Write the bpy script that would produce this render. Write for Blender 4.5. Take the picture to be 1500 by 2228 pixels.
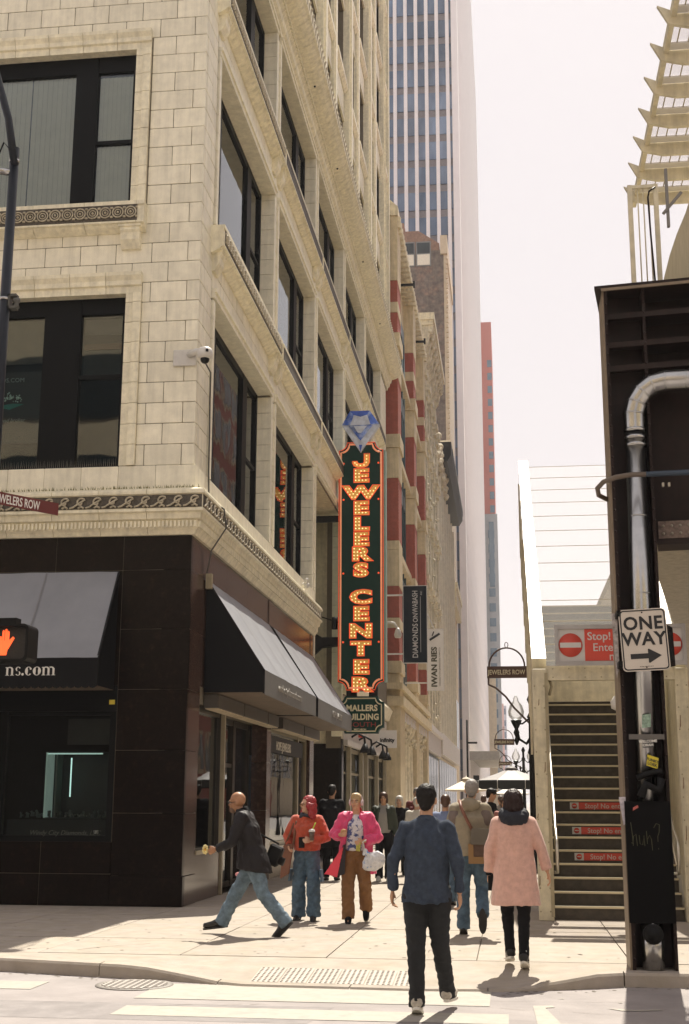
import bpy, bmesh, math, random
from mathutils import Vector, Matrix, noise
for o in list(bpy.data.objects): bpy.data.objects.remove(o)
R = math.radians
PI = math.pi
random.seed(7)
scene = bpy.context.scene
COL = scene.collection

# ---------------------------------------------------------------- camera
cam = bpy.data.cameras.new('camera')
cam.sensor_fit = 'VERTICAL'; cam.sensor_height = 36.0; cam.sensor_width = 24.0
cam.lens = 36.0 * 2780 / 2228
cam.clip_start = 0.1; cam.clip_end = 3000
camo = bpy.data.objects.new('camera', cam); COL.objects.link(camo)
yaw, tilt, roll = R(7.3), R(12.75), R(.22)
f = Vector((-math.sin(yaw)*math.cos(tilt), math.cos(yaw)*math.cos(tilt), math.sin(tilt)))
r = Vector((math.cos(yaw), math.sin(yaw), 0)); u = r.cross(f)
r2 = math.cos(roll)*r + math.sin(roll)*u; u2 = -math.sin(roll)*r + math.cos(roll)*u
mw = Matrix((r2, u2, -f)).transposed().to_4x4(); mw.translation = (0, 0, 1.55)
camo.matrix_world = mw
scene.camera = camo

# ---------------------------------------------------------------- sky, sun, exposure
SUN_EL, SUN_AZ = R(57), R(5.5)           # azimuth measured from the street's direction towards the right
world = bpy.data.worlds.new('World'); scene.world = world; world.use_nodes = True
nt = world.node_tree; nt.nodes.clear()
sky = nt.nodes.new('ShaderNodeTexSky'); sky.sky_type = 'NISHITA'; sky.sun_disc = False
sky.sun_elevation = SUN_EL; sky.sun_rotation = SUN_AZ; sky.dust_density = 4.0; sky.air_density = 1.0
hz = nt.nodes.new('ShaderNodeMixRGB'); hz.inputs[0].default_value = 0.95
hz.inputs[2].default_value = (3.78, 3.54, 3.60, 1)      # thin bright overcast veil
bg = nt.nodes.new('ShaderNodeBackground'); bg.inputs[1].default_value = 0.12
wo = nt.nodes.new('ShaderNodeOutputWorld')
nt.links.new(sky.outputs[0], hz.inputs[1]); nt.links.new(hz.outputs[0], bg.inputs[0]); nt.links.new(bg.outputs[0], wo.inputs[0])
sl = bpy.data.lights.new('sun', 'SUN'); sl.energy = 5.0; sl.angle = R(.55); sl.color = (1.0, .93, .80)
so = bpy.data.objects.new('sun', sl); COL.objects.link(so)
sd = Vector((math.sin(SUN_AZ)*math.cos(SUN_EL), math.cos(SUN_AZ)*math.cos(SUN_EL), math.sin(SUN_EL)))
so.rotation_euler = sd.to_track_quat('Z', 'Y').to_euler(); so.location = (0, 20, 60)
scene.view_settings.view_transform = 'Standard'; scene.view_settings.look = 'None'
scene.view_settings.exposure = 0.82; scene.view_settings.gamma = 1.0
try: scene.view_settings.use_curve_mapping = False
except Exception: pass
scene.cycles.max_bounces = 7; scene.cycles.diffuse_bounces = 4; scene.cycles.glossy_bounces = 4
scene.cycles.transparent_max_bounces = 16; scene.cycles.transmission_bounces = 6
scene.cycles.caustics_reflective = False; scene.cycles.caustics_refractive = False
scene.cycles.use_denoising = True

# ---------------------------------------------------------------- materials
def lk(nt, a, b): nt.links.new(a, b)
def M(name, col, rough=.6, metal=0., var=.12, scale=2.5, bump=0., bscale=40., spec=.5, coat=0., rnd=0., streak=0.,
      emit=None, estr=0., sheen=0., stretch=(1, 1, 1), col2=None, mixlo=.45, mixhi=.6):
    m = bpy.data.materials.new(name); m.use_nodes = True; nt = m.node_tree; N = nt.nodes
    b = N['Principled BSDF']
    b.inputs['Roughness'].default_value = rough; b.inputs['Metallic'].default_value = metal
    b.inputs['Specular IOR Level'].default_value = spec; b.inputs['Coat Weight'].default_value = coat
    if sheen: b.inputs['Sheen Weight'].default_value = sheen
    geo = N.new('ShaderNodeNewGeometry'); mp = N.new('ShaderNodeMapping'); lk(nt, geo.outputs['Position'], mp.inputs[0])
    mp.inputs['Scale'].default_value = stretch
    def noi(sc, det=5, vec=None, ro=.6):
        n = N.new('ShaderNodeTexNoise'); n.inputs['Scale'].default_value = sc; n.inputs['Detail'].default_value = det
        n.inputs['Roughness'].default_value = ro; lk(nt, vec or mp.outputs[0], n.inputs['Vector']); return n.outputs['Fac']
    def mr(fac, a, b_, lo, hi):
        n = N.new('ShaderNodeMapRange'); lk(nt, fac, n.inputs[0]); n.inputs[1].default_value = a; n.inputs[2].default_value = b_
        n.inputs[3].default_value = lo; n.inputs[4].default_value = hi; return n.outputs[0]
    if col2:
        mx = N.new('ShaderNodeMixRGB'); lk(nt, mr(noi(scale, 6), mixlo, mixhi, 0, 1), mx.inputs[0])
        mx.inputs[1].default_value = (*col, 1); mx.inputs[2].default_value = (*col2, 1); cur = mx.outputs[0]
    else:
        rgb = N.new('ShaderNodeRGB'); rgb.outputs[0].default_value = (*col, 1); cur = rgb.outputs[0]
    facs = []
    if var: facs.append(mr(noi(scale*1.7, 6), .3, .7, 1-var, 1+var))
    if rnd:
        oi = N.new('ShaderNodeObjectInfo'); facs.append(mr(oi.outputs['Random'], 0, 1, 1-rnd, 1+rnd))
    if streak:
        m2 = N.new('ShaderNodeMapping'); m2.inputs['Scale'].default_value = (5, 5, .45); lk(nt, geo.outputs['Position'], m2.inputs[0])
        facs.append(mr(noi(1.6, 5, m2.outputs[0]), .42, .72, 1, 1-streak))
    for fc in facs:
        x = N.new('ShaderNodeVectorMath'); x.operation = 'SCALE'; lk(nt, cur, x.inputs[0]); lk(nt, fc, x.inputs['Scale']); cur = x.outputs[0]
    lk(nt, cur, b.inputs['Base Color'])
    if bump:
        bp = N.new('ShaderNodeBump'); bp.inputs['Strength'].default_value = min(1, bump); bp.inputs['Distance'].default_value = .01
        lk(nt, noi(bscale, 4), bp.inputs['Height']); lk(nt, bp.outputs[0], b.inputs['Normal'])
    if emit:
        b.inputs['Emission Color'].default_value = (*emit, 1); b.inputs['Emission Strength'].default_value = estr
    return m
def glass(name, tint=(.8, .85, .85), k=1.4, rough=.02):
    m = bpy.data.materials.new(name); m.use_nodes = True; nt = m.node_tree; N = nt.nodes; N.clear()
    t = N.new('ShaderNodeBsdfTransparent'); t.inputs[0].default_value = (*tint, 1)
    g = N.new('ShaderNodeBsdfGlossy'); g.inputs['Roughness'].default_value = rough; g.inputs[0].default_value = (.9, .93, .95, 1)
    fr = N.new('ShaderNodeFresnel'); fr.inputs[0].default_value = 1.5
    geo = N.new('ShaderNodeNewGeometry'); n = N.new('ShaderNodeTexNoise'); n.inputs['Scale'].default_value = .9; lk(nt, geo.outputs['Position'], n.inputs['Vector'])
    bp = N.new('ShaderNodeBump'); bp.inputs['Strength'].default_value = .015; bp.inputs['Distance'].default_value = .2
    lk(nt, n.outputs[0], bp.inputs['Height']); lk(nt, bp.outputs[0], g.inputs['Normal'])
    mu = N.new('ShaderNodeMath'); mu.operation = 'MULTIPLY'; mu.use_clamp = True; mu.inputs[1].default_value = k; lk(nt, fr.outputs[0], mu.inputs[0])
    mx = N.new('ShaderNodeMixShader'); lk(nt, mu.outputs[0], mx.inputs[0]); lk(nt, t.outputs[0], mx.inputs[1]); lk(nt, g.outputs[0], mx.inputs[2])
    o = N.new('ShaderNodeOutputMaterial'); lk(nt, mx.outputs[0], o.inputs[0]); return m

TERRA = M('terracotta', (.84, .79, .63), .5, var=.09, scale=3, bump=.3, bscale=60, rnd=.07, streak=.16)
TERRA2 = M('terracotta_trim', (.83, .77, .58), .5, var=.14, scale=5, bump=.3, bscale=50, rnd=.05, streak=.22)
ORNA = M('terracotta_ornament', (.50, .44, .32), .6, var=.35, scale=14, bump=.8, bscale=45, streak=.2)
DARK_ORN = M('dark_ornament', (.085, .072, .055), .7, var=.5, scale=18, bump=.8, bscale=55)  # much darker than the terracotta around it
JOINT = M('dark_joint', (.17, .145, .105), .9, var=.1)
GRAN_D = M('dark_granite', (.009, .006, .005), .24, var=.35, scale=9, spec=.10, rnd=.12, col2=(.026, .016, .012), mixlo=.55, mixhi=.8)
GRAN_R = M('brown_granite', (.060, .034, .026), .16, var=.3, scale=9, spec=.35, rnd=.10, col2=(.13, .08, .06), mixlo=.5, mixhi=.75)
FRAME_D = M('black_window_frame', (.0035, .0045, .0055), .5, var=.1, scale=4, spec=.12)
GLS = glass('window_glass', (.86, .9, .9), 1.0); GLS_T = glass('teal_glass', (.45, .62, .62), 1.8)
INNER = M('dark_interior', (.012, .013, .014), .9, var=.2)
BLIND = M('beige_blind', (.80, .74, .60), .8, var=.06, scale=3)
CURT = M('white_curtain', (.75, .74, .68), .8, var=.05)
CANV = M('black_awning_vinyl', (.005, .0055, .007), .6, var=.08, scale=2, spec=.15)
CANV_W = M('pale_awning_vinyl', (.22, .228, .25), .5, var=.09, scale=1.2)  # glare on black vinyl, put in as a pale colour
CANV_L = M('grey_awning_valance', (.13, .128, .125), .55, var=.08, scale=3)  # black valance greyed, grazing sun put into its colour
WHITE = M('white_paint', (.68, .66, .63), .5, var=.04)
BLACKP = M('black_paint', (.004, .004, .0045), .5, var=.1, spec=.2)
CREAMP = M('cream_paint', (.64, .58, .42), .45, var=.14, scale=5, streak=.28, bump=.15, bscale=40)
CREAMD = M('dull_cream_steel', (.36, .31, .20), .5, var=.2, scale=3, streak=.2)
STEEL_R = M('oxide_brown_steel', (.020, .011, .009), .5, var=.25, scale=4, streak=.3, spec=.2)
STEEL_T = M('painted_lit_flange', (.20, .15, .10), .5, var=.2, scale=4)  # bright sheen on the left face put into a lighter brown
GALV = M('galvanised_duct', (.46, .455, .44), .27, metal=1., var=.10, scale=5)
RED_SIGN = M('red_sign_print', (.62, .07, .045), .5, var=.03)
PAPER = M('white_sign_print', (.60, .58, .57), .45, var=.03)
BLACKT = M('black_lettering', (.01, .01, .011), .5, var=0)
WHITET = M('white_lettering', (.75, .73, .68), .5, var=0)
CREAMT = M('cream_lettering', (.72, .66, .45), .5, var=0)
ASPH = M('asphalt', (.285, .258, .25), .9, var=.14, scale=1.3, bump=.5, bscale=90)
PAINT = M('crosswalk_paint', (.355, .33, .285), .8, var=.09, scale=5, col2=(.33, .30, .265), mixlo=.52, mixhi=.66)
CONC = M('sidewalk_concrete', (.345, .300, .255), .85, var=.12, scale=2.6, bump=.3, bscale=70, rnd=.06, col2=(.32, .275, .21), mixlo=.4, mixhi=.75)
CONC_D = M('joint_dirt', (.17, .145, .11), .95, var=.2)
IRON = M('cast_iron', (.075, .07, .065), .6, var=.3, scale=14, metal=.2)
LAMP_B = M('black_lamp_iron', (.006, .006, .006), .5, var=.2, spec=.2)

# ---------------------------------------------------------------- geometry helpers
class G:
    """collects shapes in world coordinates, builds ONE mesh object"""
    def __init__(s): s.v = []; s.f = []; s.sm = []
    def add(s, vs, fs, smooth=False):
        n = len(s.v); s.v += [tuple(p) for p in vs]; s.f += [tuple(n+i for i in q) for q in fs]; s.sm += [smooth]*len(fs); return s
    def box(s, x0, x1, y0, y1, z0, z1):
        if x0 > x1: x0, x1 = x1, x0
        if y0 > y1: y0, y1 = y1, y0
        if z0 > z1: z0, z1 = z1, z0
        vs = [(x, y, z) for z in (z0, z1) for y in (y0, y1) for x in (x0, x1)]
        return s.add(vs, [(0, 2, 3, 1), (4, 5, 7, 6), (0, 1, 5, 4), (2, 6, 7, 3), (0, 4, 6, 2), (1, 3, 7, 5)])
    def prism(s, pts, d):
        """pts: closed polygon of 3d points, d: extrusion vector"""
        n = len(pts); d = Vector(d); p = [Vector(q) for q in pts]
        return s.add(p+[q+d for q in p], [tuple(range(n))[::-1], tuple(range(n, 2*n))]+[(i, (i+1) % n, n+(i+1) % n, n+i) for i in range(n)])
    def bar(s, a, b, w, h=None, up=(0, 0, 1)):
        a = Vector(a); b = Vector(b); t = (b-a).normalized(); h = h or w
        sd_ = t.cross(Vector(up));
        if sd_.length < 1e-4: sd_ = t.cross(Vector((0, 1, 0)))
        sd_.normalize(); uu = sd_.cross(t); sd_ *= w/2; uu *= h/2
        vs = [p+i*sd_+j*uu for p in (a, b) for i, j in ((-1, -1), (1, -1), (1, 1), (-1, 1))]
        return s.add(vs, [(0, 1, 2, 3), (7, 6, 5, 4), (0, 4, 5, 1), (1, 5, 6, 2), (2, 6, 7, 3), (3, 7, 4, 0)])
    def tube(s, pts, rad, n=10, cap=True, closed=False):
        P = [Vector(p) for p in pts]; m = len(P); rr = rad if isinstance(rad, (list, tuple)) else [rad]*m
        vs = []; prev = None
        for i, p in enumerate(P):
            t = (P[(i+1) % m]-P[i-1]) if closed else (P[min(i+1, m-1)]-P[max(i-1, 0)])
            t.normalize()
            if prev is None: a = t.cross(Vector((0, 0, 1)) if abs(t.z) < .9 else Vector((1, 0, 0)))
            else: a = prev-t*prev.dot(t)
            a.normalize(); prev = a; b = t.cross(a)
            for k in range(n):
                an = 2*PI*k/n; vs.append(p+(a*math.cos(an)+b*math.sin(an))*rr[i])
        fs = []
        for i in range(m if closed else m-1):
            j = (i+1) % m
            for k in range(n): fs.append((i*n+k, i*n+(k+1) % n, j*n+(k+1) % n, j*n+k))
        if cap and not closed: fs += [tuple(range(n))[::-1], tuple(range((m-1)*n, m*n))]
        return s.add(vs, fs, True)
    def lathe(s, c, prof, n=20, ax='z'):
        """prof: (radius, offset along axis) from c"""
        c = Vector(c); vs = []
        for rr, z in prof:
            for k in range(n):
                a = 2*PI*k/n; q = {'z': (rr*math.cos(a), rr*math.sin(a), z), 'y': (rr*math.cos(a), z, rr*math.sin(a)), 'x': (z, rr*math.cos(a), rr*math.sin(a))}[ax]
                vs.append(c+Vector(q))
        m = len(prof)
        fs = [(i*n+k, i*n+(k+1) % n, (i+1)*n+(k+1) % n, (i+1)*n+k) for i in range(m-1) for k in range(n)]
        fs += [tuple(range(n))[::-1], tuple(range((m-1)*n, m*n))]
        return s.add(vs, fs, True)
    def sph(s, c, r, n=10, sc=(1, 1, 1)):
        return s.lathe(c, [(max(1e-4, r*math.sin(PI*i/n))*sc[0], -r*math.cos(PI*i/n)*sc[2]) for i in range(n+1)], max(8, n+2))
    def quad(s, a, b, c, d): return s.add([a, b, c, d], [(0, 1, 2, 3)])
    def build(s, name, mat, parent=None, kind=None, bevel=0, mats=None):
        me = bpy.data.meshes.new(name); me.from_pydata(s.v, [], s.f); me.polygons.foreach_set('use_smooth', s.sm)
        me.materials.append(mat)
        bm = bmesh.new(); bm.from_mesh(me); bmesh.ops.recalc_face_normals(bm, faces=bm.faces); bm.to_mesh(me); bm.free()
        return link(name, me, parent, kind, bevel)
def link(name, me, parent=None, kind=None, bevel=0):
    o = bpy.data.objects.new(name, me); COL.objects.link(o)
    if parent is not None: adopt(o, parent)
    if kind: o['kind'] = kind
    if bevel:
        b = o.modifiers.new('edge', 'BEVEL'); b.width = bevel; b.segments = 1; b.limit_method = 'ANGLE'
    return o
def wmat(p):
    m = p.matrix_basis.copy()
    if p.parent: m = wmat(p.parent) @ p.matrix_parent_inverse @ m
    return m
def adopt(o, p):
    o.parent = p; o.matrix_parent_inverse = wmat(p).inverted()
def thing(name, label, cat, loc=(0, 0, 0), group=None):
    o = bpy.data.objects.new(name, None); o.empty_display_size = .2; COL.objects.link(o); o.location = loc
    return tag(o, label, cat, group)
def tag(o, label, cat, group=None):
    o['label'] = label; o['category'] = cat
    if group: o['group'] = group
    return o
def kids(o): return [c for c in bpy.data.objects if c.parent == o]
def copy_tree(o, off, label=None):
    c = o.copy(); COL.objects.link(c); c.location = o.location+Vector(off)
    if label: c['label'] = label
    for a in kids(o):
        d = a.copy(); COL.objects.link(d); d.parent = c
        for b_ in kids(a):
            e = b_.copy(); COL.objects.link(e); e.parent = d
    return c
_unit = {}
def unit(mat, bev=.012):
    k = (mat.name, bev)
    if k not in _unit:
        g = G().box(-.5, .5, -.5, .5, -.5, .5); me = bpy.data.meshes.new('piece'); me.from_pydata(g.v, [], g.f); me.materials.append(mat)
        bm = bmesh.new(); bm.from_mesh(me); bmesh.ops.recalc_face_normals(bm, faces=bm.faces)
        if bev: bmesh.ops.bevel(bm, geom=list(bm.edges), offset=bev, segments=1, affect='EDGES')
        bm.to_mesh(me); bm.free(); _unit[k] = me
    return _unit[k]
def piece(name, mat, x0, x1, y0, y1, z0, z1, parent, bev=.012, jit=0):
    o = bpy.data.objects.new(name, unit(mat, bev)); COL.objects.link(o)
    o.location = ((x0+x1)/2, (y0+y1)/2, (z0+z1)/2); o.scale = (abs(x1-x0), abs(y1-y0), abs(z1-z0))
    adopt(o, parent); return o
def text(name, s, size, mat, loc, right=(1, 0, 0), up=(0, 0, 1), parent=None, bold=0., ext=.004, sx=1., align='LEFT', shear=0., outline=0., spacing=1.):
    cu = bpy.data.curves.new(name, 'FONT'); cu.body = s; cu.size = size; cu.offset = bold; cu.extrude = ext; cu.align_x = align
    cu.shear = shear; cu.space_character = spacing; cu.resolution_u = 3
    if outline: cu.fill_mode = 'NONE'; cu.extrude = 0; cu.bevel_depth = outline; cu.bevel_resolution = 1
    t = bpy.data.objects.new('t', cu); COL.objects.link(t)
    dg = bpy.context.evaluated_depsgraph_get(); me = bpy.data.meshes.new_from_object(t.evaluated_get(dg)); bpy.data.objects.remove(t)
    rt = Vector(right).normalized(); upv = Vector(up).normalized(); nn = rt.cross(upv)
    mm = Matrix((rt*sx, upv, nn)).transposed().to_4x4(); mm.translation = Vector(loc); me.transform(mm)
    me.materials.clear(); me.materials.append(mat); me.name = name
    return link(name, me, parent)
# ================================================================ ground
g = G().quad((-400, -60, -.12), (400, -60, -.12), (400, 1500, -.12), (-400, 1500, -.12)); road = g.build('road', ASPH, kind='structure')
def kerbY(x):
    P = [(-60, 14.2), (-12, 13.7), (-8, 13.4), (-5.05, 12.9), (-3.9, 12.62), (-3.1, 12.42), (-2.5, 12.2), (-.9, 12.13), (-.1, 12.22), (.6, 12.5), (1.0, 12.72), (1.9, 12.75), (80, 12.8)]
    for (a, ya), (b, yb) in zip(P, P[1:]):
        if a <= x <= b: return ya+(yb-ya)*(x-a)/(b-a)
def rampz(x, t):   # t=0 at the kerb, 1 at the back of the ramp
    k = max(0, min(1, (x+3.6)/.9, (.75-x)/.8)); return -.105*k*(1-t)
base = G()
xs = [-60, -30, -12]+[-12+i*.35 for i in range(1, 46)]+[8, 30, 60]
for i in range(len(xs)-1):
    a, b = xs[i], xs[i+1]
    for j in range(4):
        t0, t1 = j/4, (j+1)/4
        P = lambda x, t: (x, kerbY(x)+.19+(13.5-kerbY(x)-.19 if kerbY(x) < 13.2 else .6)*t, rampz(x, t)-.002)
        base.quad(P(a, t0), P(b, t0), P(b, t1), P(a, t1))
ramp = base.build('sidewalk_ramp', CONC, kind='structure')
sw = G().box(-60, -4.7, 13.5, 19.6, -.1, -.02).box(-4.7, 3.4, 13.5, 400, -.1, -.02).box(3.4, 60, 13.5, 15.5, -.1, -.02).build('sidewalk', CONC_D, kind='structure')
# kerb stones
kb = -9.0
while kb < 3.2:
    L = 1.25; g = G(); n = 5; sec = []
    for i in range(n+1):
        x = kb+.006+(L-.012)*i/n; y = kerbY(x); z = rampz(x, .04)
        sec.append([(x, y, -.16), (x, y+.012, z-.018), (x, y+.03, z+.004), (x, y+.186, z+.004), (x, y+.186, -.16)])
    for i in range(n):
        for k in range(4): g.add([sec[i][k], sec[i+1][k], sec[i+1][k+1], sec[i][k+1]], [(0, 1, 2, 3)])
    g.add(sec[0], [(0, 1, 2, 3, 4)]); g.add(sec[-1], [(4, 3, 2, 1, 0)])
    g.build('kerb_stone', CONC, sw); kb += L
# paving slabs (parts of the sidewalk)
def slabs(x0, x1, y0, y1, w, d, off=0):
    y = y0; rr = 0
    while y < y1-.05:
        ye = min(y+d, y1); x = x0; first = True
        while x < x1-.05:
            xe = min(x+(w*(.5+off) if first and rr % 2 and off else w), x1); first = False
            z = random.uniform(-.002, .003)
            piece('paving_slab', CONC, x+.006, xe-.006, y+.006, ye-.006, -.09, z, sw, bev=0)
            x = xe
        y = ye; rr += 1
slabs(-11.2, -4.94, 13.5, 19.36, 1.6, 1.52)
slabs(-4.94, 3.38, 13.5, 45.4, 1.52, 1.52)
G().box(-4.94, 3.38, 45.4, 400, -.05, .001).build('far_paving', CONC, sw)
# crosswalk
cw = G()
for y0, y1, x0, x1 in ((11.42, 12.0, -3.2, -.22), (10.30, 10.96, -3.22, -.04), (9.2, 9.85, -3.3, .1)):
    pass
def stripe(x0, x1, y0, y1, n=14):
    g = G(); pts = []
    for i in range(n+1): pts.append((x0+(x1-x0)*i/n, y0+random.uniform(-.006, .006), -.116))
    for i in range(n, -1, -1): pts.append((x0+(x1-x0)*i/n, y1+random.uniform(-.006, .006), -.116))
    g.add(pts, [tuple(range(len(pts)))]); return g.build('crosswalk_stripe', PAINT, road)
stripe(-3.28, -.22, 11.38, 12.28); stripe(-3.22, -.06, 10.50, 10.98); stripe(-3.3, .1, 9.3, 9.9)
stripe(-9, -4.35, 11.75, 12.25); stripe(-9, -4.5, 10.6, 11.2)
for pts in ([(.14, 11.46), (.30, 11.5), (.32, 11.40), (.24, 11.36), (.34, 10.6), (.62, 10.6), (.62, 10.55), (.16, 10.52)],
            [(.74, 11.42), (.98, 11.36), (1.15, 11.42), (1.2, 11.38), (1.0, 11.30), (.86, 11.30)],
            [(.35, 11.9), (.4, 11.92), (.42, 11.88)], [(.85, 11.75), (.9, 11.76), (.89, 11.72)]):
    G().add([(x, y, -.1155) for x, y in pts], [tuple(range(len(pts)))]).build('paint_mark', PAINT, road)
G().add([(x, y, .006) for x, y in ((-1.3, 15.95), (-.98, 15.97), (-.96, 15.75), (-1.28, 15.72))], [(0, 1, 2, 3)]).build('paint_mark', PAINT, sw)
# tactile plates with studs in the ramp
TACT = M('tactile_plate_grey', (.40, .35, .30), .7, var=.1); STUD = M('tactile_stud_grey', (.17, .15, .13), .7)
for i in range(6):
    x0 = -2.47+i*.27
    tp = G(); yk = kerbY(x0)+.2
    P = lambda x, y: (x, y, rampz(x, (y-kerbY(x)-.19)/(13.5-kerbY(x)-.19))+.006)
    tp.quad(P(x0+.005, yk), P(x0+.265, yk), P(x0+.265, yk+.6), P(x0+.005, yk+.6))
    pl = tp.build('tactile_plate', TACT, sw)
    sg = G()
    for a in range(5):
        for b in range(10):
            c = P(x0+.03+a*.05, yk+.03+b*.06); sg.lathe((c[0], c[1], c[2]-.002), [(.015, 0), (.012, .006), (.006, .008)], 6)
    sg.build('stud', STUD, pl, kind='stuff')
# manhole grate
mh = thing('manhole_grate', 'round iron sewer grate in the road by the corner kerb', 'manhole', (-3.5, 12.16, -.12))
G().lathe((-3.5, 12.16, -.12), [(.36, 0), (.36, .008), (.31, .008)], 28).build('rim', M('worn_iron', (.22, .20, .18), .6), mh)
gg = G()
for i in range(-4, 5):
    h = math.sqrt(max(0, .3**2-(i*.065)**2)); gg.box(-3.5-h, -3.5+h, 12.16+i*.065-.012, 12.16+i*.065+.012, -.112, -.106)
for i in range(-4, 5):
    h = math.sqrt(max(0, .3**2-(i*.065)**2)); gg.box(-3.5+i*.065-.012, -3.5+i*.065+.012, 12.16-h, 12.16+h, -.1115, -.1055)
gg.build('grate', M('grate_light', (.35, .32, .29), .7), mh)

# ---- wear on the ground: gum spots, hairline cracks, gutter dirt
random.seed(31); GUM = M('gum_spot', (.15, .13, .105), .9); g = G()
for i in range(420):
    x = random.uniform(-8, 3.2); y = 13.6+random.random()**1.7*22
    if y > 19.2 and x < -4.8: continue
    rr = random.uniform(.008, .024); g.add([(x+rr*math.cos(a), y+rr*1.0*math.sin(a), .0045) for a in [2*PI*k/7 for k in range(7)]], [tuple(range(7))])
g.build('gum_spot', GUM, sw, kind='stuff')
g = G()
def crack(x, y, z, n, dx, dy, w=.006):
    P = []
    for i in range(n): P.append((x, y)); x += dx+random.uniform(-.05, .05); y += dy+random.uniform(-.05, .05)
    for (a, b), (c, d) in zip(P, P[1:]): g.add([(a-w, b, z), (a+w, b, z), (c+w, d+w, z), (c-w, d+w, z)], [(0, 1, 2, 3)])
crack(-5.6, 13.6, .005, 7, .12, .05); crack(-5.0, 13.2, .003, 6, .10, -.02); crack(-4.6, 13.75, .005, 8, .09, .10); crack(-.9, 14.1, .005, 6, .02, .16); crack(1.9, 14.2, .005, 9, .03, .14)
for k in range(3): crack(random.uniform(-6, 2), random.uniform(10.6, 11.8), -.1165, 12, random.uniform(.1, .2), random.uniform(-.06, .06), .008)
g.build('hairline_crack', GUM, sw, kind='stuff')
g = G()
for i in range(300):
    x = random.uniform(-8, 3); y = kerbY(x)-random.random()**2*.22; rr = random.uniform(.006, .02)
    g.add([(x+rr*random.uniform(.6, 1.6)*math.cos(a), y+rr*math.sin(a), -.1172) for a in [2*PI*k/5 for k in range(5)]], [tuple(range(5))])
g.build('gutter_dirt', GUM, road, kind='stuff')
G().add([(x, y, -.1185) for x, y in ((-9, 10.2), (-1.6, 10.32), (-1.5, 11.15), (-9, 11.05))], [(0, 1, 2, 3)]).build('asphalt_patch', M('asphalt_patch', (.235, .215, .21), .9, var=.16, scale=3, bump=.5, bscale=90), road)
# ================================================================ facade helpers
class Face:
    """u runs along the face, d out of it"""
    def __init__(s, kind, plane, sgn=1): s.k = kind; s.p = plane
    def bx(s, u0, u1, d0, d1, z0, z1):
        if s.k == 'f': return (u0, u1, s.p-d0, s.p-d1, z0, z1)
        return (s.p+d0, s.p+d1, u0, u1, z0, z1)
    def box(s, g, *a): g.box(*s.bx(*a)); return g
    def pt(s, u, d, z): return (u, s.p-d, z) if s.k == 'f' else (s.p+d, u, z)
    def piece(s, name, mat, u0, u1, d0, d1, z0, z1, parent, bev=.012):
        b = s.bx(u0, u1, d0, d1, z0, z1); return piece(name, mat, min(b[0], b[1]), max(b[0], b[1]), min(b[2], b[3]), max(b[2], b[3]), z0, z1, parent, bev)
    @property
    def right(s): return (1, 0, 0) if s.k == 'f' else (0, 1, 0)
def holes_wall(F, g, u0, u1, z0, z1, d0, d1, holes):
    us = sorted({u0, u1}|{h[0] for h in holes}|{h[1] for h in holes}); zs = sorted({z0, z1}|{h[2] for h in holes}|{h[3] for h in holes})
    us = [x for x in us if u0 <= x <= u1]; zs = [x for x in zs if z0 <= x <= z1]
    for i in range(len(us)-1):
        run = None
        for j in range(len(zs)-1):
            cu, cz = (us[i]+us[i+1])/2, (zs[j]+zs[j+1])/2
            solid = not any(h[0] < cu < h[1] and h[2] < cz < h[3] for h in holes)
            if solid: run = run or zs[j]
            if run is not None and (not solid or j == len(zs)-2):
                F.box(g, us[i], us[i+1], d0, d1, run, zs[j+1] if solid else zs[j]); run = None
def courses(F, u0, u1, zs, holes, parent, mat, L=.62, d0=-.27, d1=0., ends=(.22, .55), joined=None, gap=.006, start='hi'):
    """masonry blocks in running bond; joined: a G that takes them instead of single objects"""
    for r_ in range(len(zs)-1):
        za, zb = zs[r_]+gap, zs[r_+1]-gap; zc = (za+zb)/2
        cuts = sorted((max(u0, h[0]), min(u1, h[1])) for h in holes if h[2] < zc < h[3] and h[0] < u1 and h[1] > u0)
        iv = []; c = u0
        for a, b in cuts:
            if a-c > .03: iv.append((c, a))
            c = max(c, b)
        if u1-c > .03: iv.append((c, u1))
        for a, b in iv:
            js = []; x = ends[r_ % 2]
            while x < (b-a)-.12: js.append(x); x += L
            es = [a]+sorted((b-j if start == 'hi' else a+j) for j in js)+[b]
            for p, q in zip(es, es[1:]):
                dj = random.uniform(-.003, .003)
                if joined is not None: F.box(joined, p+gap, q-gap, d0, d1+dj, za, zb)
                else: F.piece('stone_block', mat, p+gap, q-gap, d0, d1+dj, za, zb, parent, .02)
def profile(F, name, mat, u0, u1, prof, parent, m0=0, m1=0, gap=.004):
    """prism of a (d, z) outline; m0/m1 = 1 mitres that end by d"""
    sg = -1 if F.k == 's' else 1
    n = len(prof); A = [F.pt(u0+gap-m0*d, d, z) for d, z in prof]; B = [F.pt(u1-gap+m1*d, d, z) for d, z in prof]
    g = G().add(A+B, [tuple(range(n)), tuple(range(n, 2*n))[::-1]]+[(i, n+i, n+(i+1) % n, (i+1) % n) for i in range(n)])
    if isinstance(parent, G): parent.add(g.v, g.f); return
    return g.build(name, mat, parent)
FR = Face('f', 19.38); SD = Face('s', -4.92)

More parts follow.
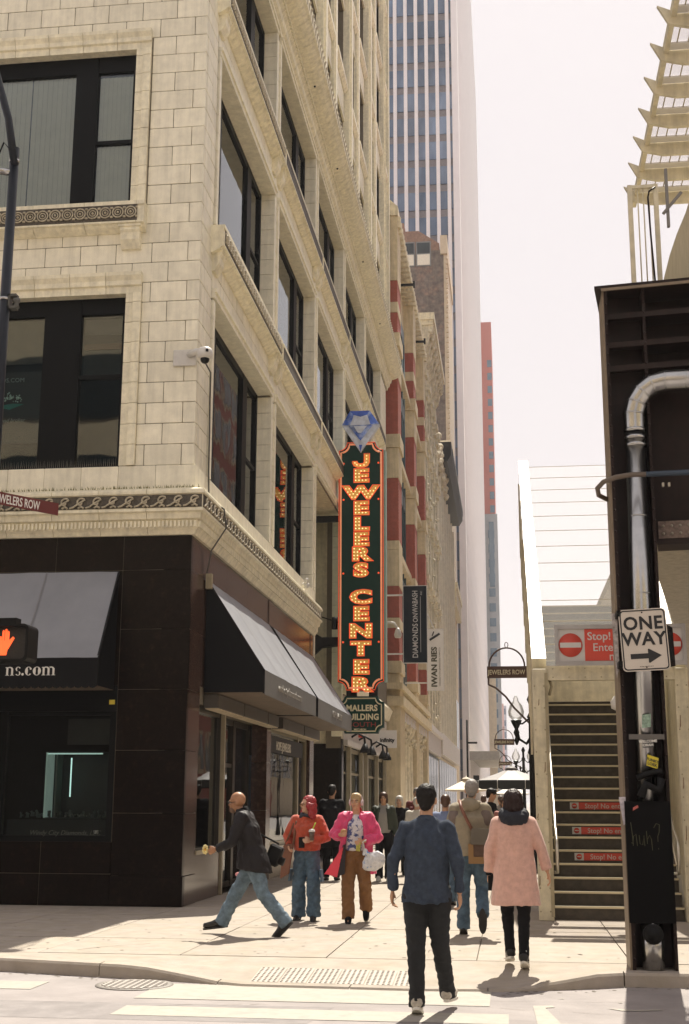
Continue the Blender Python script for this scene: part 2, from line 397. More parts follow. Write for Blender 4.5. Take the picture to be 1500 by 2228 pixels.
# ================================================================ corner building
bA = thing('office_building', 'cream terracotta office building on the corner with dark granite ground floor', 'building', (-8, 30, 0))
Y0, Y1, XL, ZT = 19.38, 52.3, -12.0, 46.0
pitch, bays = 5.95, [(20.4+5.95*i, 25.75+5.95*i) for i in range(5)]
fl = [(6.82, 10.03), (11.4, 14.70), (16.02, 18.75)]
h_side = [(a, b, z0, z1) for a, b in bays for z0, z1 in fl]
h_side.remove((bays[2][0], bays[2][1], *fl[0])); h_side.append((bays[2][0], bays[2][1]+.15, -1, 9.95))
h_side += [(20.2, 26.0, .0, 3.05), (26.45, 31.7, 0, 3.05), (38.9, 51.8, 0, 3.3)]
upz = [(20.55+4.1*k, 23.2+4.1*k) for k in range(6)]
up_bays = [(a+q, a+q+2.35) for a, b in bays for q in (0, 3.0)]+[(49.9, 51.9)]
h_side += [(a, b, z0, z1) for a, b in up_bays for z0, z1 in upz]
h_front = [(-10.6, -6.17, 6.82, 9.8), (-10.6, -6.17, 11.4, 14.35), (-10.6, -6.17, 16.1, 19.0), (-10.6, -6.05, .95, 3.2)]
g = G()
ex_ = lambda hs: [(a-.02, b+.02, c-.02, d+.02) for a, b, c, d in hs]
holes_wall(SD, g, Y0+.07, Y1, 0, ZT, -.45, -.014, ex_(h_side))
holes_wall(FR, g, XL, -5.37, 0, ZT, -.45, -.014, ex_(h_front))
g.build('wall', JOINT, bA)
g = G().box(XL, -6.1, 20.6, Y1-.5, 0, ZT-.2)
g.build('interior', INNER, bA)
# recessed entrance between the second and third piers
g = G(); g.box(-6.1, -4.93, 37.9, 38.3, 3.2, 9.95).box(-6.12, -5.9, 32.2, 37.9, 0, 9.95).box(-5.9, -4.95, 32.1, 37.9, 9.95, 10.2); g.build('recess_wall', CREAMP, bA)
g = G().box(-5.9, -4.9, 37.86, 38.25, 0, 3.2); g.build('recess_wall_granite', GRAN_D, bA)
g = G().box(-4.99, -4.905, 37.84, 38.24, 0, 3.34); g.build('recess_jamb', BLACKP, bA)
# ---- masonry
cz = .352
zs_main = [6.82+cz*i for i in range(36)]
trim_holes_f = [(-10.9, -5.9, 6.82, 10.05), (-10.9, -5.88, 10.95, 14.72), (-10.9, -5.9, 15.5, 19.3)]
courses(FR, -9.3, -4.92, zs_main[:29], trim_holes_f, bA, TERRA, d0=-.10)
trim_side = [(a-.0, b+.0, z0-.0, z1+.16) for a, b in bays[:5] for z0, z1 in fl]+[(a, b, 10.85, 11.45) for a, b in bays]+[(a, b, 15.5, 16.05) for a, b in bays]
courses(SD, Y0+.102, 20.22, zs_main[:35], [], bA, TERRA, L=.5, ends=(.3, .55), d0=-.25)
jn = G(); n_obj = [0]
def pier(u0, u1, obj):
    courses(SD, u0, u1, zs_main[:35], [], bA, TERRA, L=2, ends=(9, 9), d0=-.27, joined=None if obj else jn)
for i, (a, b) in enumerate(bays):
    u1 = bays[i+1][0] if i < 4 else 52.3
    pier(b+.14, u1-.14, i < 1)
for i, (a, b) in enumerate(bays):
    for z0 in (10.2, 14.88):
        courses(SD, a-.14, b+.14, [z0, z0+.34, z0+.66], [], bA, TERRA, d0=-.2, joined=None if i < 1 else jn)
courses(FR, -11.9, -9.3, zs_main[:35], trim_holes_f, bA, TERRA, joined=jn, d0=-.1)
courses(FR, -9.3, -4.92, zs_main[28:35], trim_holes_f, bA, TERRA, joined=jn, d0=-.1)
# mouldings round the side openings (d = proud of the wall)
for i, (a, b) in enumerate(bays):
    for k, (z0, z1) in enumerate(fl):
        if i == 2 and k == 0: z0 = 3.4
        for s_, e_ in ((a-.14, a), (b, b+.14)):
            z = z0
            while z < z1-.05:
                ze = min(z+.352, z1); SD.box(jn, s_, e_, -.27, .035, z+.005, ze-.005); z = ze
        u_ = a-.14
        while u_ < b+.1:
            ue = min(u_+.62, b+.14); SD.box(jn, u_+.004, ue-.004, -.27, .05, z1+.004, z1+.10); SD.box(jn, u_+.004, ue-.004, -.2, .085, z1+.104, z1+.17); u_ = ue
jn.build('stone_block', TERRA, bA, kind='stuff')
# front opening mouldings: stepped architraves stone by stone
for (x1, z0, z1) in ((-6.17, 6.82, 9.8), (-6.17, 11.4, 14.35), (-6.17, 16.1, 19.0)):
    z = z0; i = 0
    while z < z1-.05:
        ze = min(z+.352, z1); FR.piece('architrave_stone', TERRA2, x1, x1+.13, -.16, .02, z+.004, ze-.004, bA)
        FR.piece('architrave_stone', TERRA2, x1+.132, x1+.27, -.10, .055, z+.004, ze-.004, bA); z = ze
    x = x1+.27
    while x > -9.4:
        xe = x-.62
        g = G(); profile(FR, '', TERRA2, xe, x, [(-.16, z1), (.015, z1), (.015, z1+.12), (.05, z1+.14), (.05, z1+.22), (.09, z1+.30), (.09, z1+.36), (-.1, z1+.36)], g)
        g.build('architrave_stone', TERRA2, bA); x = xe
# sill course under the first row of windows and the slope with moss above the cornice
x = -4.92
for i in range(7):
    FR.piece('sill_stone', TERRA, x-.62, x-.006, -.1, .03, 6.42, 6.81, bA); x -= .62
y = Y0-.03
while y < 32.2: SD.piece('sill_stone', TERRA, y+.004, min(y+1.2, 32.2), -.27, .03, 6.42, 6.81, bA); y += 1.2
# ---- shop cornice with scroll frieze
cp = [(-.2, 6.40), (.06, 6.42), (.235, 6.36), (.245, 6.33), (.245, 6.29), (.215, 6.28), (.215, 6.06), (.235, 6.05), (.235, 6.01), (.19, 5.99), (.17, 5.90), (.125, 5.88), (.12, 5.76), (.085, 5.72), (.05, 5.66), (-.2, 5.66)]
x = -4.92
xs_ = [-4.92, -5.62, -6.4, -7.18, -7.96, -8.74, -9.5, -12]
for i in range(len(xs_)-1): profile(FR, 'cornice_stone', TERRA2, xs_[i+1], xs_[i], cp, bA, m1=1 if i == 0 else 0)
y = Y0; i = 0
while y < 32.2:
    profile(SD, 'cornice_stone', TERRA2, y, min(y+.78, 32.2), cp, bA, m0=1 if i == 0 else 0); y += .78; i += 1
for y in range(38, 52, 2): profile(SD, 'cornice_stone', TERRA2, y+.1, min(y+2.1, 52.3), [(-.2, 5.3), (.1, 5.3), (.25, 5.1), (.1, 4.7), (-.2, 4.7)], bA)
def scroll_mesh(F):
    g = G(); pts = []
    for i in range(26):
        a = i/25*3.6*PI/2+PI*.2; rr = .085*(1-i/25*.86)
        pts.append((rr*math.cos(a)+.02, .018, rr*math.sin(a)))
    tail = [(-.16, .016, -.085), (-.10, .018, -.07), (-.03, .018, -.02)]
    q = tail+pts; g.tube([(p[0], -p[1], p[2]) if F.k == 'f' else (p[1], p[0], p[2]) for p in q], .016, 5)
    q = [(-.02, .015, -.09), (.03, .02, -.06), (.07, .015, -.09)]
    g.tube([(p[0], -p[1], p[2]) if F.k == 'f' else (p[1], p[0], p[2]) for p in q], .018, 5)
    me = bpy.data.meshes.new('scroll'); me.from_pydata(g.v, [], g.f); me.materials.append(ORNA); me.polygons.foreach_set('use_smooth', [True]*len(g.f)); return me
smF, smS = scroll_mesh(FR), scroll_mesh(SD)
def place(name, me, loc, parent):
    o = bpy.data.objects.new(name, me); COL.objects.link(o); o.location = loc; adopt(o, parent); return o
for i in range(17): place('scroll_ornament', smF, (-4.86-i*.265, Y0-.215, 6.17), bA)
for i in range(48): place('scroll_ornament', smS, (-4.92+.215, Y0-.02+i*.265, 6.17), bA)
FR.piece('frieze_ground', DARK_ORN, -9.5, -4.92+.20, .19, .2165, 6.065, 6.275, bA, 0)
SD.piece('frieze_ground', DARK_ORN, Y0-.2, 32.2, .19, .2165, 6.065, 6.275, bA, 0)
dn = G()
for i in range(75): FR.box(dn, -4.82-i*.065, -4.855-i*.065, .10, .155, 5.77, 5.87)
for i in range(190): SD.box(dn, Y0-.1+i*.065, Y0-.065+i*.065, .10, .155, 5.77, 5.87)
dn.build('dentil', TERRA2, bA, kind='stuff')
# moss and dirt tufts on the cornice edge
mo = G()
for i in range(260):
    x = random.uniform(-8.6, -4.8); z = 6.41; h = random.uniform(.02, .07); dx = random.uniform(-.02, .02)
    mo.add([(x, Y0-.12, z), (x+.012, Y0-.12, z), (x+dx, Y0-.13, z+h)], [(0, 1, 2)])
mo.build('moss', M('moss', (.16, .15, .05), .9), bA, kind='stuff')
# ---- window ledges with ring ornament and brackets
def ring_mesh(F):
    g = G()
    for rr, t in ((.092, .014), (.052, .010)):
        P = [(rr*math.cos(a), .012, rr*math.sin(a)) for a in [2*PI*k/16 for k in range(16)]]
        g.tube([(p[0], -p[1], p[2]) if F.k == 'f' else (p[1], p[0], p[2]) for p in P], t, 5, closed=True)
    g.sph((0, -.01, 0) if F.k == 'f' else (.01, 0, 0), .022, 6)
    for sx in (-1, 1):
        for sz in (-1, 1): g.sph((sx*.1, -.008, sz*.08) if F.k == 'f' else (.008, sx*.1, sz*.08), .02, 5)
    me = bpy.data.meshes.new('ring'); me.from_pydata(g.v, [], g.f); me.materials.append(ORNA); me.polygons.foreach_set('use_smooth', [True]*len(g.f)); return me
rgF = ring_mesh(FR); rgS = ring_mesh(SD)
def ledge(F, u0, u1, zt, p, detail):
    pr = [(-.1, zt), (p, zt), (p, zt-.07), (p-.02, zt-.055), (p-.02, zt-.355), (p-.004, zt-.36), (p-.004, zt-.39), (p-.06, zt-.40), (p-.09, zt-.44), (.03, zt-.50), (-.1, zt-.50)]
    u = u0
    while u < u1-.05:
        ue = min(u+.9, u1); profile(F, 'ledge_stone', TERRA2, u, ue, pr, bA); u = ue
    F.piece('ornament_strip', DARK_ORN, u0+.12, u1-.12, p-.03, p-.008, zt-.35, zt-.06, bA, 0)
    if detail:
        n = int((u1-u0-.24)/.215)
        for i in range(n): place('ring_ornament', rgF if F.k == 'f' else rgS, F.pt(u0+.12+(i+.5)*(u1-u0-.24)/n, p-.008, zt-.205), bA)
    for ub in ((u1-.42,) if F.k == 'f' else (u0+.1, u1-.42)):
        g = G(); profile(F, '', TERRA2, ub, ub+.34, [(-.1, zt-.44), (.17, zt-.44), (.17, zt-.50), (.14, zt-.54), (.13, zt-.66), (.05, zt-.80), (-.1, zt-.80)], g)
        profile(F, '', TERRA2, ub-.03, ub+.37, [(-.1, zt-.40), (.19, zt-.40), (.19, zt-.445), (-.1, zt-.445)], g)
        g.build('ledge_bracket', TERRA2, bA)
ledge(FR, -9.6, -5.86, 11.38, .22, True)
for i, (a, b) in enumerate(bays):
    ledge(SD, a-.32, b+.18, 11.30, .24, i == 0); ledge(SD, a-.32, b+.18, 15.95, .24, i == 0)
# ---- great cornice over the fourth storey
gc = [(-.3, 19.95), (.66, 20.0), (.68, 19.9), (.66, 19.62), (.60, 19.58), (.52, 19.50), (.42, 19.44), (.22, 19.38), (.20, 19.26), (.14, 19.20), (.12, 19.08), (.05, 19.02), (.04, 18.92), (-.3, 18.92)]
y = Y0-.66; profile(SD, 'great_cornice_stone', TERRA2, Y0, Y0+.9, gc, bA, m0=1)
y = Y0+.9
while y < Y1+.4: profile(SD, 'great_cornice_stone', TERRA2, y, min(y+.9, Y1+.4), gc, bA); y += .9
profile(FR, 'great_cornice_stone', TERRA2, XL, -4.92, gc, bA, m1=1)
lf = G()
for i in range(130):      # leaf row below the cornice lip
    y = Y0+.1+i*.25; lf.add([(-4.92+.61, y, 19.70), (-4.92+.72, y+.05, 19.86), (-4.92+.72, y+.14, 19.86), (-4.92+.61, y+.19, 19.70), (-4.92+.67, y+.095, 19.62)], [(0, 1, 2, 3, 4)])
lf.build('leaf_row', ORNA, bA, kind='stuff')
dn = G()
for i in range(250): SD.box(dn, Y0+i*.13, Y0+.07+i*.13, .1, .25, 19.27, 19.37)
dn.build('cornice_dentil', TERRA2, bA, kind='stuff')
for y in (24.5, 29.2, 33.6, 40.2, 46): G().sph((-4.55, y, 19.42), .03, 6).build('lamp_knob', BLACKP, bA)
# ---- upper storeys: piers, mullion piers, sloping sills
g = G()
pe = [Y0]+[a for a, b in up_bays[1:]]+[51.95]
for a, b in up_bays:
    w = .55 if True else 0
for i, (a, b) in enumerate(up_bays):
    prev = up_bays[i-1][1] if i else 19.6
    wide = (a-prev) > .62 or i % 2 == 0
    SD.box(g, prev+.04, a-.04, -.02, .20 if i % 2 == 0 else .10, 20.0, ZT)
    SD.box(g, prev+.16, a-.16, .10, .27 if i % 2 == 0 else .15, 20.0, ZT)
    for z0, z1 in upz:
        s2 = G(); s2.prism([SD.pt(a, -.25, z0-.02), SD.pt(a, .16, z0-.12), SD.pt(a, .16, z0-.26), SD.pt(a, .05, z0-.40), SD.pt(a, -.05, z0-.40), SD.pt(a, -.25, z0-.3)], (0, b-a, 0))
        s2.build('sill', TERRA2, bA); SD.piece('lintel_band', TERRA2, a, b, -.02, .045, z1+.04, z1+.18, bA); SD.piece('spandrel', TERRA2, a+.1, b-.1, -.02, .03, z1+.28, z0+3.65, bA)
SD.box(g, 51.95, 52.3, -.02, .2, 20, ZT)
g.build('pier', TERRA2, bA)
# ---- windows
def window(F, u0, u1, z0, z1, d, muls, rails, blind=None, head=.22, parent=None, gl=None, blindz=(0, 1), mat=None):
    """muls: dark upright bands (ua, ub); rails: (ua, ub, z) ; blind: {pane index: material}"""
    g = G(); F.box(g, u0, u1, d-.10, d, z1-head, z1); F.box(g, u0, u1, d-.10, d, z0, z0+.09)
    ed = [(u0, u0+.09)]+muls+[(u1-.09, u1)]
    for a, b in ed: F.box(g, a, b, d-.12, d+.012, z0+.01, z1-.01)
    for a, b, z in rails: F.box(g, a, b, d-.11, d-.01, z-.035, z+.035)
    w = g.build('window', mat or FRAME_D, parent)
    for i in range(len(ed)-1):
        a, b = ed[i][1], ed[i+1][0]
        F.piece('pane', gl or GLS, a, b, d-.06, d-.045, z0+.09, z1-head, w, 0)
        if blind and i in blind:
            za = z0+.09+(z1-head-z0-.09)*blindz[0]; zb = z0+.09+(z1-head-z0-.09)*blindz[1]
            slats(F, a, b, d-.17, za, zb, max(4, int((b-a)/.13)), blind[i], w)
    return w
def slats(F, u0, u1, d, z0, z1, n, mat, w, name='blind'):
    g = G()
    for i in range(n):
        a = u0+(u1-u0)*i/n; b = u0+(u1-u0)*(i+1)/n
        P = [F.pt(a-.002, d-.008, z0), F.pt(b+.002, d+.008, z0), F.pt(b+.002, d+.008, z1), F.pt(a-.002, d-.008, z1)]; g.quad(*P)
    return g.build(name, mat, w)
# front, third storey: blinds of vertical slats
w = window(FR, -10.6, -6.17, 11.4, 14.35, -.17, [(-7.3, -6.9)], [(-6.9, -6.26, 12.70)], head=.30, parent=bA)
slats(FR, -8.12, -7.31, -.265, 11.49, 14.05, 9, BLIND, w); slats(FR, -10.4, -8.14, -.265, 11.49, 14.05, 24, BLIND, w); slats(FR, -6.89, -6.27, -.265, 11.5, 14.0, 8, BLIND, w)
# front, second storey: poster window
w = window(FR, -10.6, -6.17, 6.82, 9.8, -.17, [(-7.62, -6.98)], [(-6.98, -6.26, 8.42)], head=.28, parent=bA)
DIM = M('dim_shade', (.085, .08, .068), .9); DIM2 = M('dim_brown_shade', (.10, .045, .02), .9)
FR.piece('roller_shade', DIM, -9.8, -7.63, -.35, -.33, 8.75, 9.52, w, 0)
FR.piece('poster', M('poster_black', (.010, .014, .016), .5, var=.1), -9.8, -7.63, -.32, -.30, 7.35, 8.6, w, 0)
FR.piece('roller_shade', DIM, -6.97, -6.28, -.36, -.34, 9.22, 9.50, w, 0); FR.piece('roller_shade', DIM2, -6.97, -6.28, -.36, -.34, 8.96, 9.06, w, 0)
FR.piece('roller_shade', M('dim_shade_low', (.04, .04, .036), .9), -6.97, -6.28, -.36, -.34, 8.45, 8.94, w, 0)
POST = M('poster_lettering', (.30, .36, .34), .6, var=0)
text('poster_lettering', 'WINDYCITYDIAMONDS.COM', .105, POST, (-9.42, FR.p+.285, 8.42), parent=w, spacing=1.05)
text('poster_lettering', 'personal diamond broker', .09, POST, (-8.85, FR.p+.285, 7.72), parent=w, shear=.3)
g = G(); random.seed(3)
for cx, cz_, rr in ((-8.34, 8.12, .07), (-8.2, 8.16, .10), (-8.06, 8.13, .07), (-8.46, 8.10, .05)):
    for i in range(22):
        a = random.uniform(0, 2*PI); q = random.uniform(0, rr); c = (cx+q*math.cos(a), FR.p+.29, cz_+q*math.sin(a)); s_ = random.uniform(.008, .02)
        g.add([(c[0]-s_, c[1], c[2]), (c[0], c[1]-.006, c[2]-s_), (c[0]+s_, c[1], c[2]), (c[0], c[1]-.006, c[2]+s_)], [(0, 1, 2, 3)])
g.build('poster_gems', M('gem_print', (.45, .62, .55), .4, var=.6, scale=30), w, kind='stuff')
G().add([(-8.5, FR.p+.292, 8.0), (-8.2, FR.p+.292, 7.94), (-7.95, FR.p+.292, 8.03), (-8.15, FR.p+.292, 8.045)], [(0, 1, 2, 3)]).build('poster_glow', M('teal_print', (.02, .22, .18), .5), w)
window(FR, -10.6, -6.17, 16.1, 19.0, -.17, [(-7.3, -6.9)], [], parent=bA)
sp = G()
for i in range(70):
    x = -8.6+i*.035; sp.add([(x, Y0-.0, 6.83), (x+.006, Y0-.0, 6.83), (x+.003+random.uniform(-.012, .012), Y0-random.uniform(-.02, .06), 6.96)], [(0, 1, 2)])
sp.build('bird_spikes', M('spike_wire', (.25, .24, .2), .4, .3), bA, kind='stuff')
CURT_G = M('grey_curtain', (.30, .31, .27), .9, var=.08)
for i, (a, b) in enumerate(bays):
    for k, (z0, z1) in enumerate(fl):
        if i == 2 and k == 0: continue
        mu = [(a+1.0, a+1.38), (b-1.5, b-1.1)]
        bl = {}; bz = (0, 1)
        if k == 1 and i < 2: bl = {0: CURT_G, 1: CURT, 2: CURT_G}; bz = (0, .78 if i == 0 else .6)
        elif k == 2: bl = {0: CURT_G, 1: BLIND, 2: CURT_G}; bz = (random.uniform(.15, .7), 1)
        elif (i+k) % 2: bl = {1: CURT_G, 2: CURT_G}; bz = (random.uniform(.2, .6), 1)
        zr = (z0+z1)/2-.05
        w = window(SD, a, b, z0, z1, -.28, mu, [(a+.09, a+1.0, zr), (b-1.1, b-.09, zr)], bl, head=.12, parent=bA, blindz=bz)
wp = None
for i, (a, b) in enumerate(up_bays):
    for k, (z0, z1) in enumerate(upz):
        bl = [None, {0: CURT}, {0: CURT_G}, {0: BLIND}][(i*5+k*3) % 4]
        window(SD, a, b, z0, z1, -.25, [], [(a+.05, b-.05, (z0+z1)/2)], bl, head=.08, parent=bA, blindz=(random.uniform(.2, .7), 1))
# ---- ground floor, front: granite slabs
zg = [0, .44, 1.36, 2.30, 3.23, 4.17, 5.11, 5.66]
for i in range(len(zg)-1):
    pr = .02 if i == 0 else 0
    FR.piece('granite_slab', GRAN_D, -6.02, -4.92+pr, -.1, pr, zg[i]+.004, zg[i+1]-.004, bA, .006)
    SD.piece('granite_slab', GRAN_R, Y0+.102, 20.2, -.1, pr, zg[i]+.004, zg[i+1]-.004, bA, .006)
for a, b in ((-7.13, -6.03), (-8.3, -7.14), (-9.5, -8.31), (-12, -9.51)):
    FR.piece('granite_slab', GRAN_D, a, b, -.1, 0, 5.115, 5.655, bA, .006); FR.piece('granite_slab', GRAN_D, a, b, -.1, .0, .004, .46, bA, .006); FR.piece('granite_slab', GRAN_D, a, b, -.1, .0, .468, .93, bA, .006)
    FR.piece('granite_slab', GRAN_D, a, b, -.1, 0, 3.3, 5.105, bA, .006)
FR.piece('fascia', FRAME_D, -12, -6.03, -.08, .01, 2.9, 3.3, bA, .01)
# display window with lit case
w = window(FR, -12, -6.05, .93, 2.9, -.06, [(-8.0, -7.8)], [], head=.06, parent=bA)
FR.piece('panel', M('dark_panel', (.012, .02, .022), .35), -7.8, -6.1, -.3, -.27, .97, 1.25, w, 0)
FR.piece('panel', M('dark_panel_up', (.035, .035, .03), .6), -6.9, -6.1, -.32, -.3, 2.4, 2.8, w, 0)
case = thing('display_case', 'small lit glass jewellery case inside the dark front shop window', 'display case', (-6.75, 19.9, 1.28))
g = G().box(-7.22, -6.30, 20.0, 20.03, 1.28, 2.28).box(-7.22, -6.3, 19.68, 20.0, 1.26, 1.285).box(-7.22, -6.3, 19.68, 20.0, 2.27, 2.29); g.build('case_back', M('case_back', (.02, .03, .03), .5), case)
G().box(-7.225, -7.205, 19.66, 20.0, 1.28, 2.28).build('case_side', M('pale_case_side', (.30, .42, .36), .5, emit=(.55, .7, .6), estr=.12), case)  # panel glows faintly by emission, as if lit from inside
G().box(-7.08, -7.06, 19.72, 19.98, 1.28, 2.25).build('case_side', M('pale_case_side2', (.16, .2, .18), .5), case)
G().box(-7.22, -6.32, 19.67, 19.70, 2.25, 2.27).build('light_strip', M('light_strip', (.4, .6, .5), .5, emit=(.6, .85, .75), estr=.35), case)
G().box(-6.885, -6.87, 19.85, 19.87, 1.60, 2.20).build('light_tube', M('light_tube', (.5, .8, .7), .5, emit=(.6, .9, .8), estr=.7), case)
g = G()
for i in range(26): g.sph((random.uniform(-7.1, -6.35), random.uniform(19.72, 19.9), 1.30+random.uniform(0, .05)), random.uniform(.008, .02), 5)
g.build('jewels', M('jewels', (.5, .55, .5), .2, metal=.6), case, kind='stuff')
text('window_lettering', 'Windy City Diamonds, LLC', .10, M('faint_lettering', (.09, .10, .09), .7, var=0), (-7.35, Y0+.055, 1.03), parent=w, shear=.3)
G().box(-6.15, -6.06, Y0-.015, Y0-.011, 3.0, 3.07).build('yellow_sticker', M('yellow_sticker', (.7, .55, .05), .5), bA)
# ---- ground floor, street side
FRB = M('bronze_frame', (.05, .042, .032), .3, metal=.4); FRC = M('pale_shop_frame', (.33, .29, .20), .35)
for a, b in ((26.0, 26.45), (31.7, 32.35)):
    for i in range(len(zg)-1): SD.piece('granite_slab', GRAN_R, a, b, -.3, .015, zg[i]+.004, zg[i+1]-.004, bA, .006)
for a, b in ((20.2, 22.0), (22.0, 23.8), (23.8, 26.0), (26.45, 28.2), (28.2, 29.9), (29.9, 31.7)):
    for z0, z1 in ((3.34, 4.17), (4.17, 5.11), (5.11, 5.66)): SD.piece('granite_slab', GRAN_R, a+.004, b-.004, -.2, 0, z0+.004, z1-.004, bA, .006)
w = window(SD, 20.2, 22.05, .72, 3.05, -.05, [], [], head=.1, parent=bA, mat=FRB)
SD.piece('bulkhead_slab', GRAN_R, 20.2, 21.9, -.1, 0, .005, .72, bA, .006); SD.piece('shop_sill', FRC, 20.2, 22.0, -.1, .02, .72, .78, bA, .006)
SD.piece('shop_card', WHITE, 20.6, 21.4, -.35, -.33, 1.9, 2.3, w, 0); SD.piece('shop_card', WHITE, 20.6, 21.4, -.35, -.33, 1.62, 1.76, w, 0)
w = window(SD, 22.05, 25.95, .0, 3.05, -.35, [(22.9, 23.05), (24.4, 24.6)], [(22.1, 22.9, 2.2), (23.05, 24.4, 2.2)], head=.1, parent=bA, mat=FRB)
SD.piece('door_mullion', FRC, 21.98, 22.06, -.3, .03, 0, 3.05, bA, .006)
g = G().box(-5.35, -5.28, 23.2, 23.22, .1, 2.1); g.build('door_edge', M('brass_edge', (.5, .42, .25), .3, metal=.8), w)
w = window(SD, 26.45, 31.7, .62, 3.05, -.08, [(30.4, 30.55)], [], head=.08, parent=bA, mat=FRC)
SD.piece('sign_band', BLACKP, 26.6, 31.0, -.07, -.05, 2.55, 2.9, w, 0)
text('shop_lettering', 'HOPE JEWELERS', .26, WHITET, (-4.965, 27.4, 2.62), right=(0, 1, 0), parent=w, bold=.004)
SD.piece('bulkhead_slab', M('pale_marble_base', (.34, .29, .21), .3), 26.45, 31.7, -.1, 0, .005, .62, bA, .006)
pz = G()      # jewellery busts and shelves behind the glass
for i in range(34):
    y = random.uniform(26.8, 31.2); z = random.uniform(.75, 1.0); h = random.uniform(.06, .22); pz.lathe((-5.3+random.uniform(-.12, .12), y, z), [(.035, 0), (.025, h*.6), (.05, h*.75), (.012, h)], 7)
pz.box(-5.5, -5.1, 26.7, 31.4, .70, .76)
pz.build('jewellery_display', M('white_velvet', (.6, .56, .46), .6), bA, kind='stuff')
SD.piece('blue_poster', M('blue_poster', (.03, .06, .12), .4, var=.6, scale=3), 27.2, 30.2, -.62, -.6, 1.05, 2.5, bA, 0)
# roller shutter boxes under the awnings, their lit undersides painted in pale
LB = M('light_box_metal', (.06, .05, .038), .45); LU = M('lit_underside_tint', (.62, .53, .38), .5)
for a, b in ((20.5, 22.6), (22.65, 24.9), (24.95, 26.1), (26.6, 29.4), (29.5, 31.9)):
    SD.piece('shutter_box', LB, a, b, .0, .24, 3.02, 3.24, bA, .01); SD.piece('box_underside', LU, a+.03, b-.03, .02, .22, 3.0, 3.018, bA, 0)
# ---- further shops (white fascia, green doors)
WF = M('white_shop_fascia', (.55, .51, .47), .4, var=.1, scale=2); GD = M('green_door', (.015, .075, .04), .35)
SD.piece('shop_fascia', WF, 38.3, 51.9, -.3, .02, 3.3, 4.65, bA, .01); SD.piece('shop_cornice', WF, 38.3, 51.9, 0, .14, 3.18, 3.34, bA, .01)
for a, b, m_ in ((38.9, 40.2, FRC), (40.2, 43.6, FRC), (43.6, 45.1, FRC), (45.1, 48.6, FRC), (48.6, 51.8, FRC)):
    w = window(SD, a, b, .05, 3.18, -.12, [], [(a, b, 2.4)], head=.12, parent=bA, mat=m_)
    SD.piece('door_leaf', GD, a+.25, b-.9, -.2, -.17, .1, 2.5, w, 0); SD.piece('shop_pilaster', FRC, b-.35, b-.1, -.1, .03, 0, 3.18, bA, .01)
for y, L_ in ((40.2, 0), (42.2, 0), (46.0, 0), (47.6, 0)):
    g = G().tube([(-4.9, y, 3.5), (-4.7, y, 3.62), (-4.5, y, 3.5), (-4.48, y, 3.3)], .035, 8); g.lathe((-4.48, y, 3.02), [(.16, 0), (.15, .08), (.05, .28)], 12)
    g.build('gooseneck_lamp', BLACKP, bA)
G().box(-4.86, -4.2, 48.4, 48.46, 3.5, 4.15).build('sign_board', WHITE, bA)
text('shop_lettering', 'infinity', .2, BLACKT, (-4.82, 48.39, 3.72), parent=bA, bold=.008)
G().box(-4.84, -4.72, 41.5, 41.6, 3.55, 4.15).build('red_banner', M('red_banner', (.5, .05, .03), .5), bA)
# ---- more goods behind the corner display glass and on the shop fronts
random.seed(21); g = G()
for i in range(40):
    x = random.uniform(-7.7, -6.2); z = random.choice((1.28, 1.30)); h = random.uniform(.03, .12); g.lathe((x, 19.75+random.uniform(-.1, .15), z-.0), [(.02, 0), (.012, h*.6), (.026, h*.8), (.006, h)], 6)
g.build('jewellery_stand', M('dim_velvet', (.10, .13, .12), .6), bA, kind='stuff')
for i in range(5): FR.piece('window_card', M('dim_card_%d' % i, (.05+.03*i, .05+.02*i, .05), .6), -7.7+i*.28, -7.52+i*.28, -.36, -.35, 1.02, 1.16, bA, 0)
G().box(-6.35, -6.28, 19.5, 19.52, 1.05, 1.10).build('wall_socket', WHITE, bA)
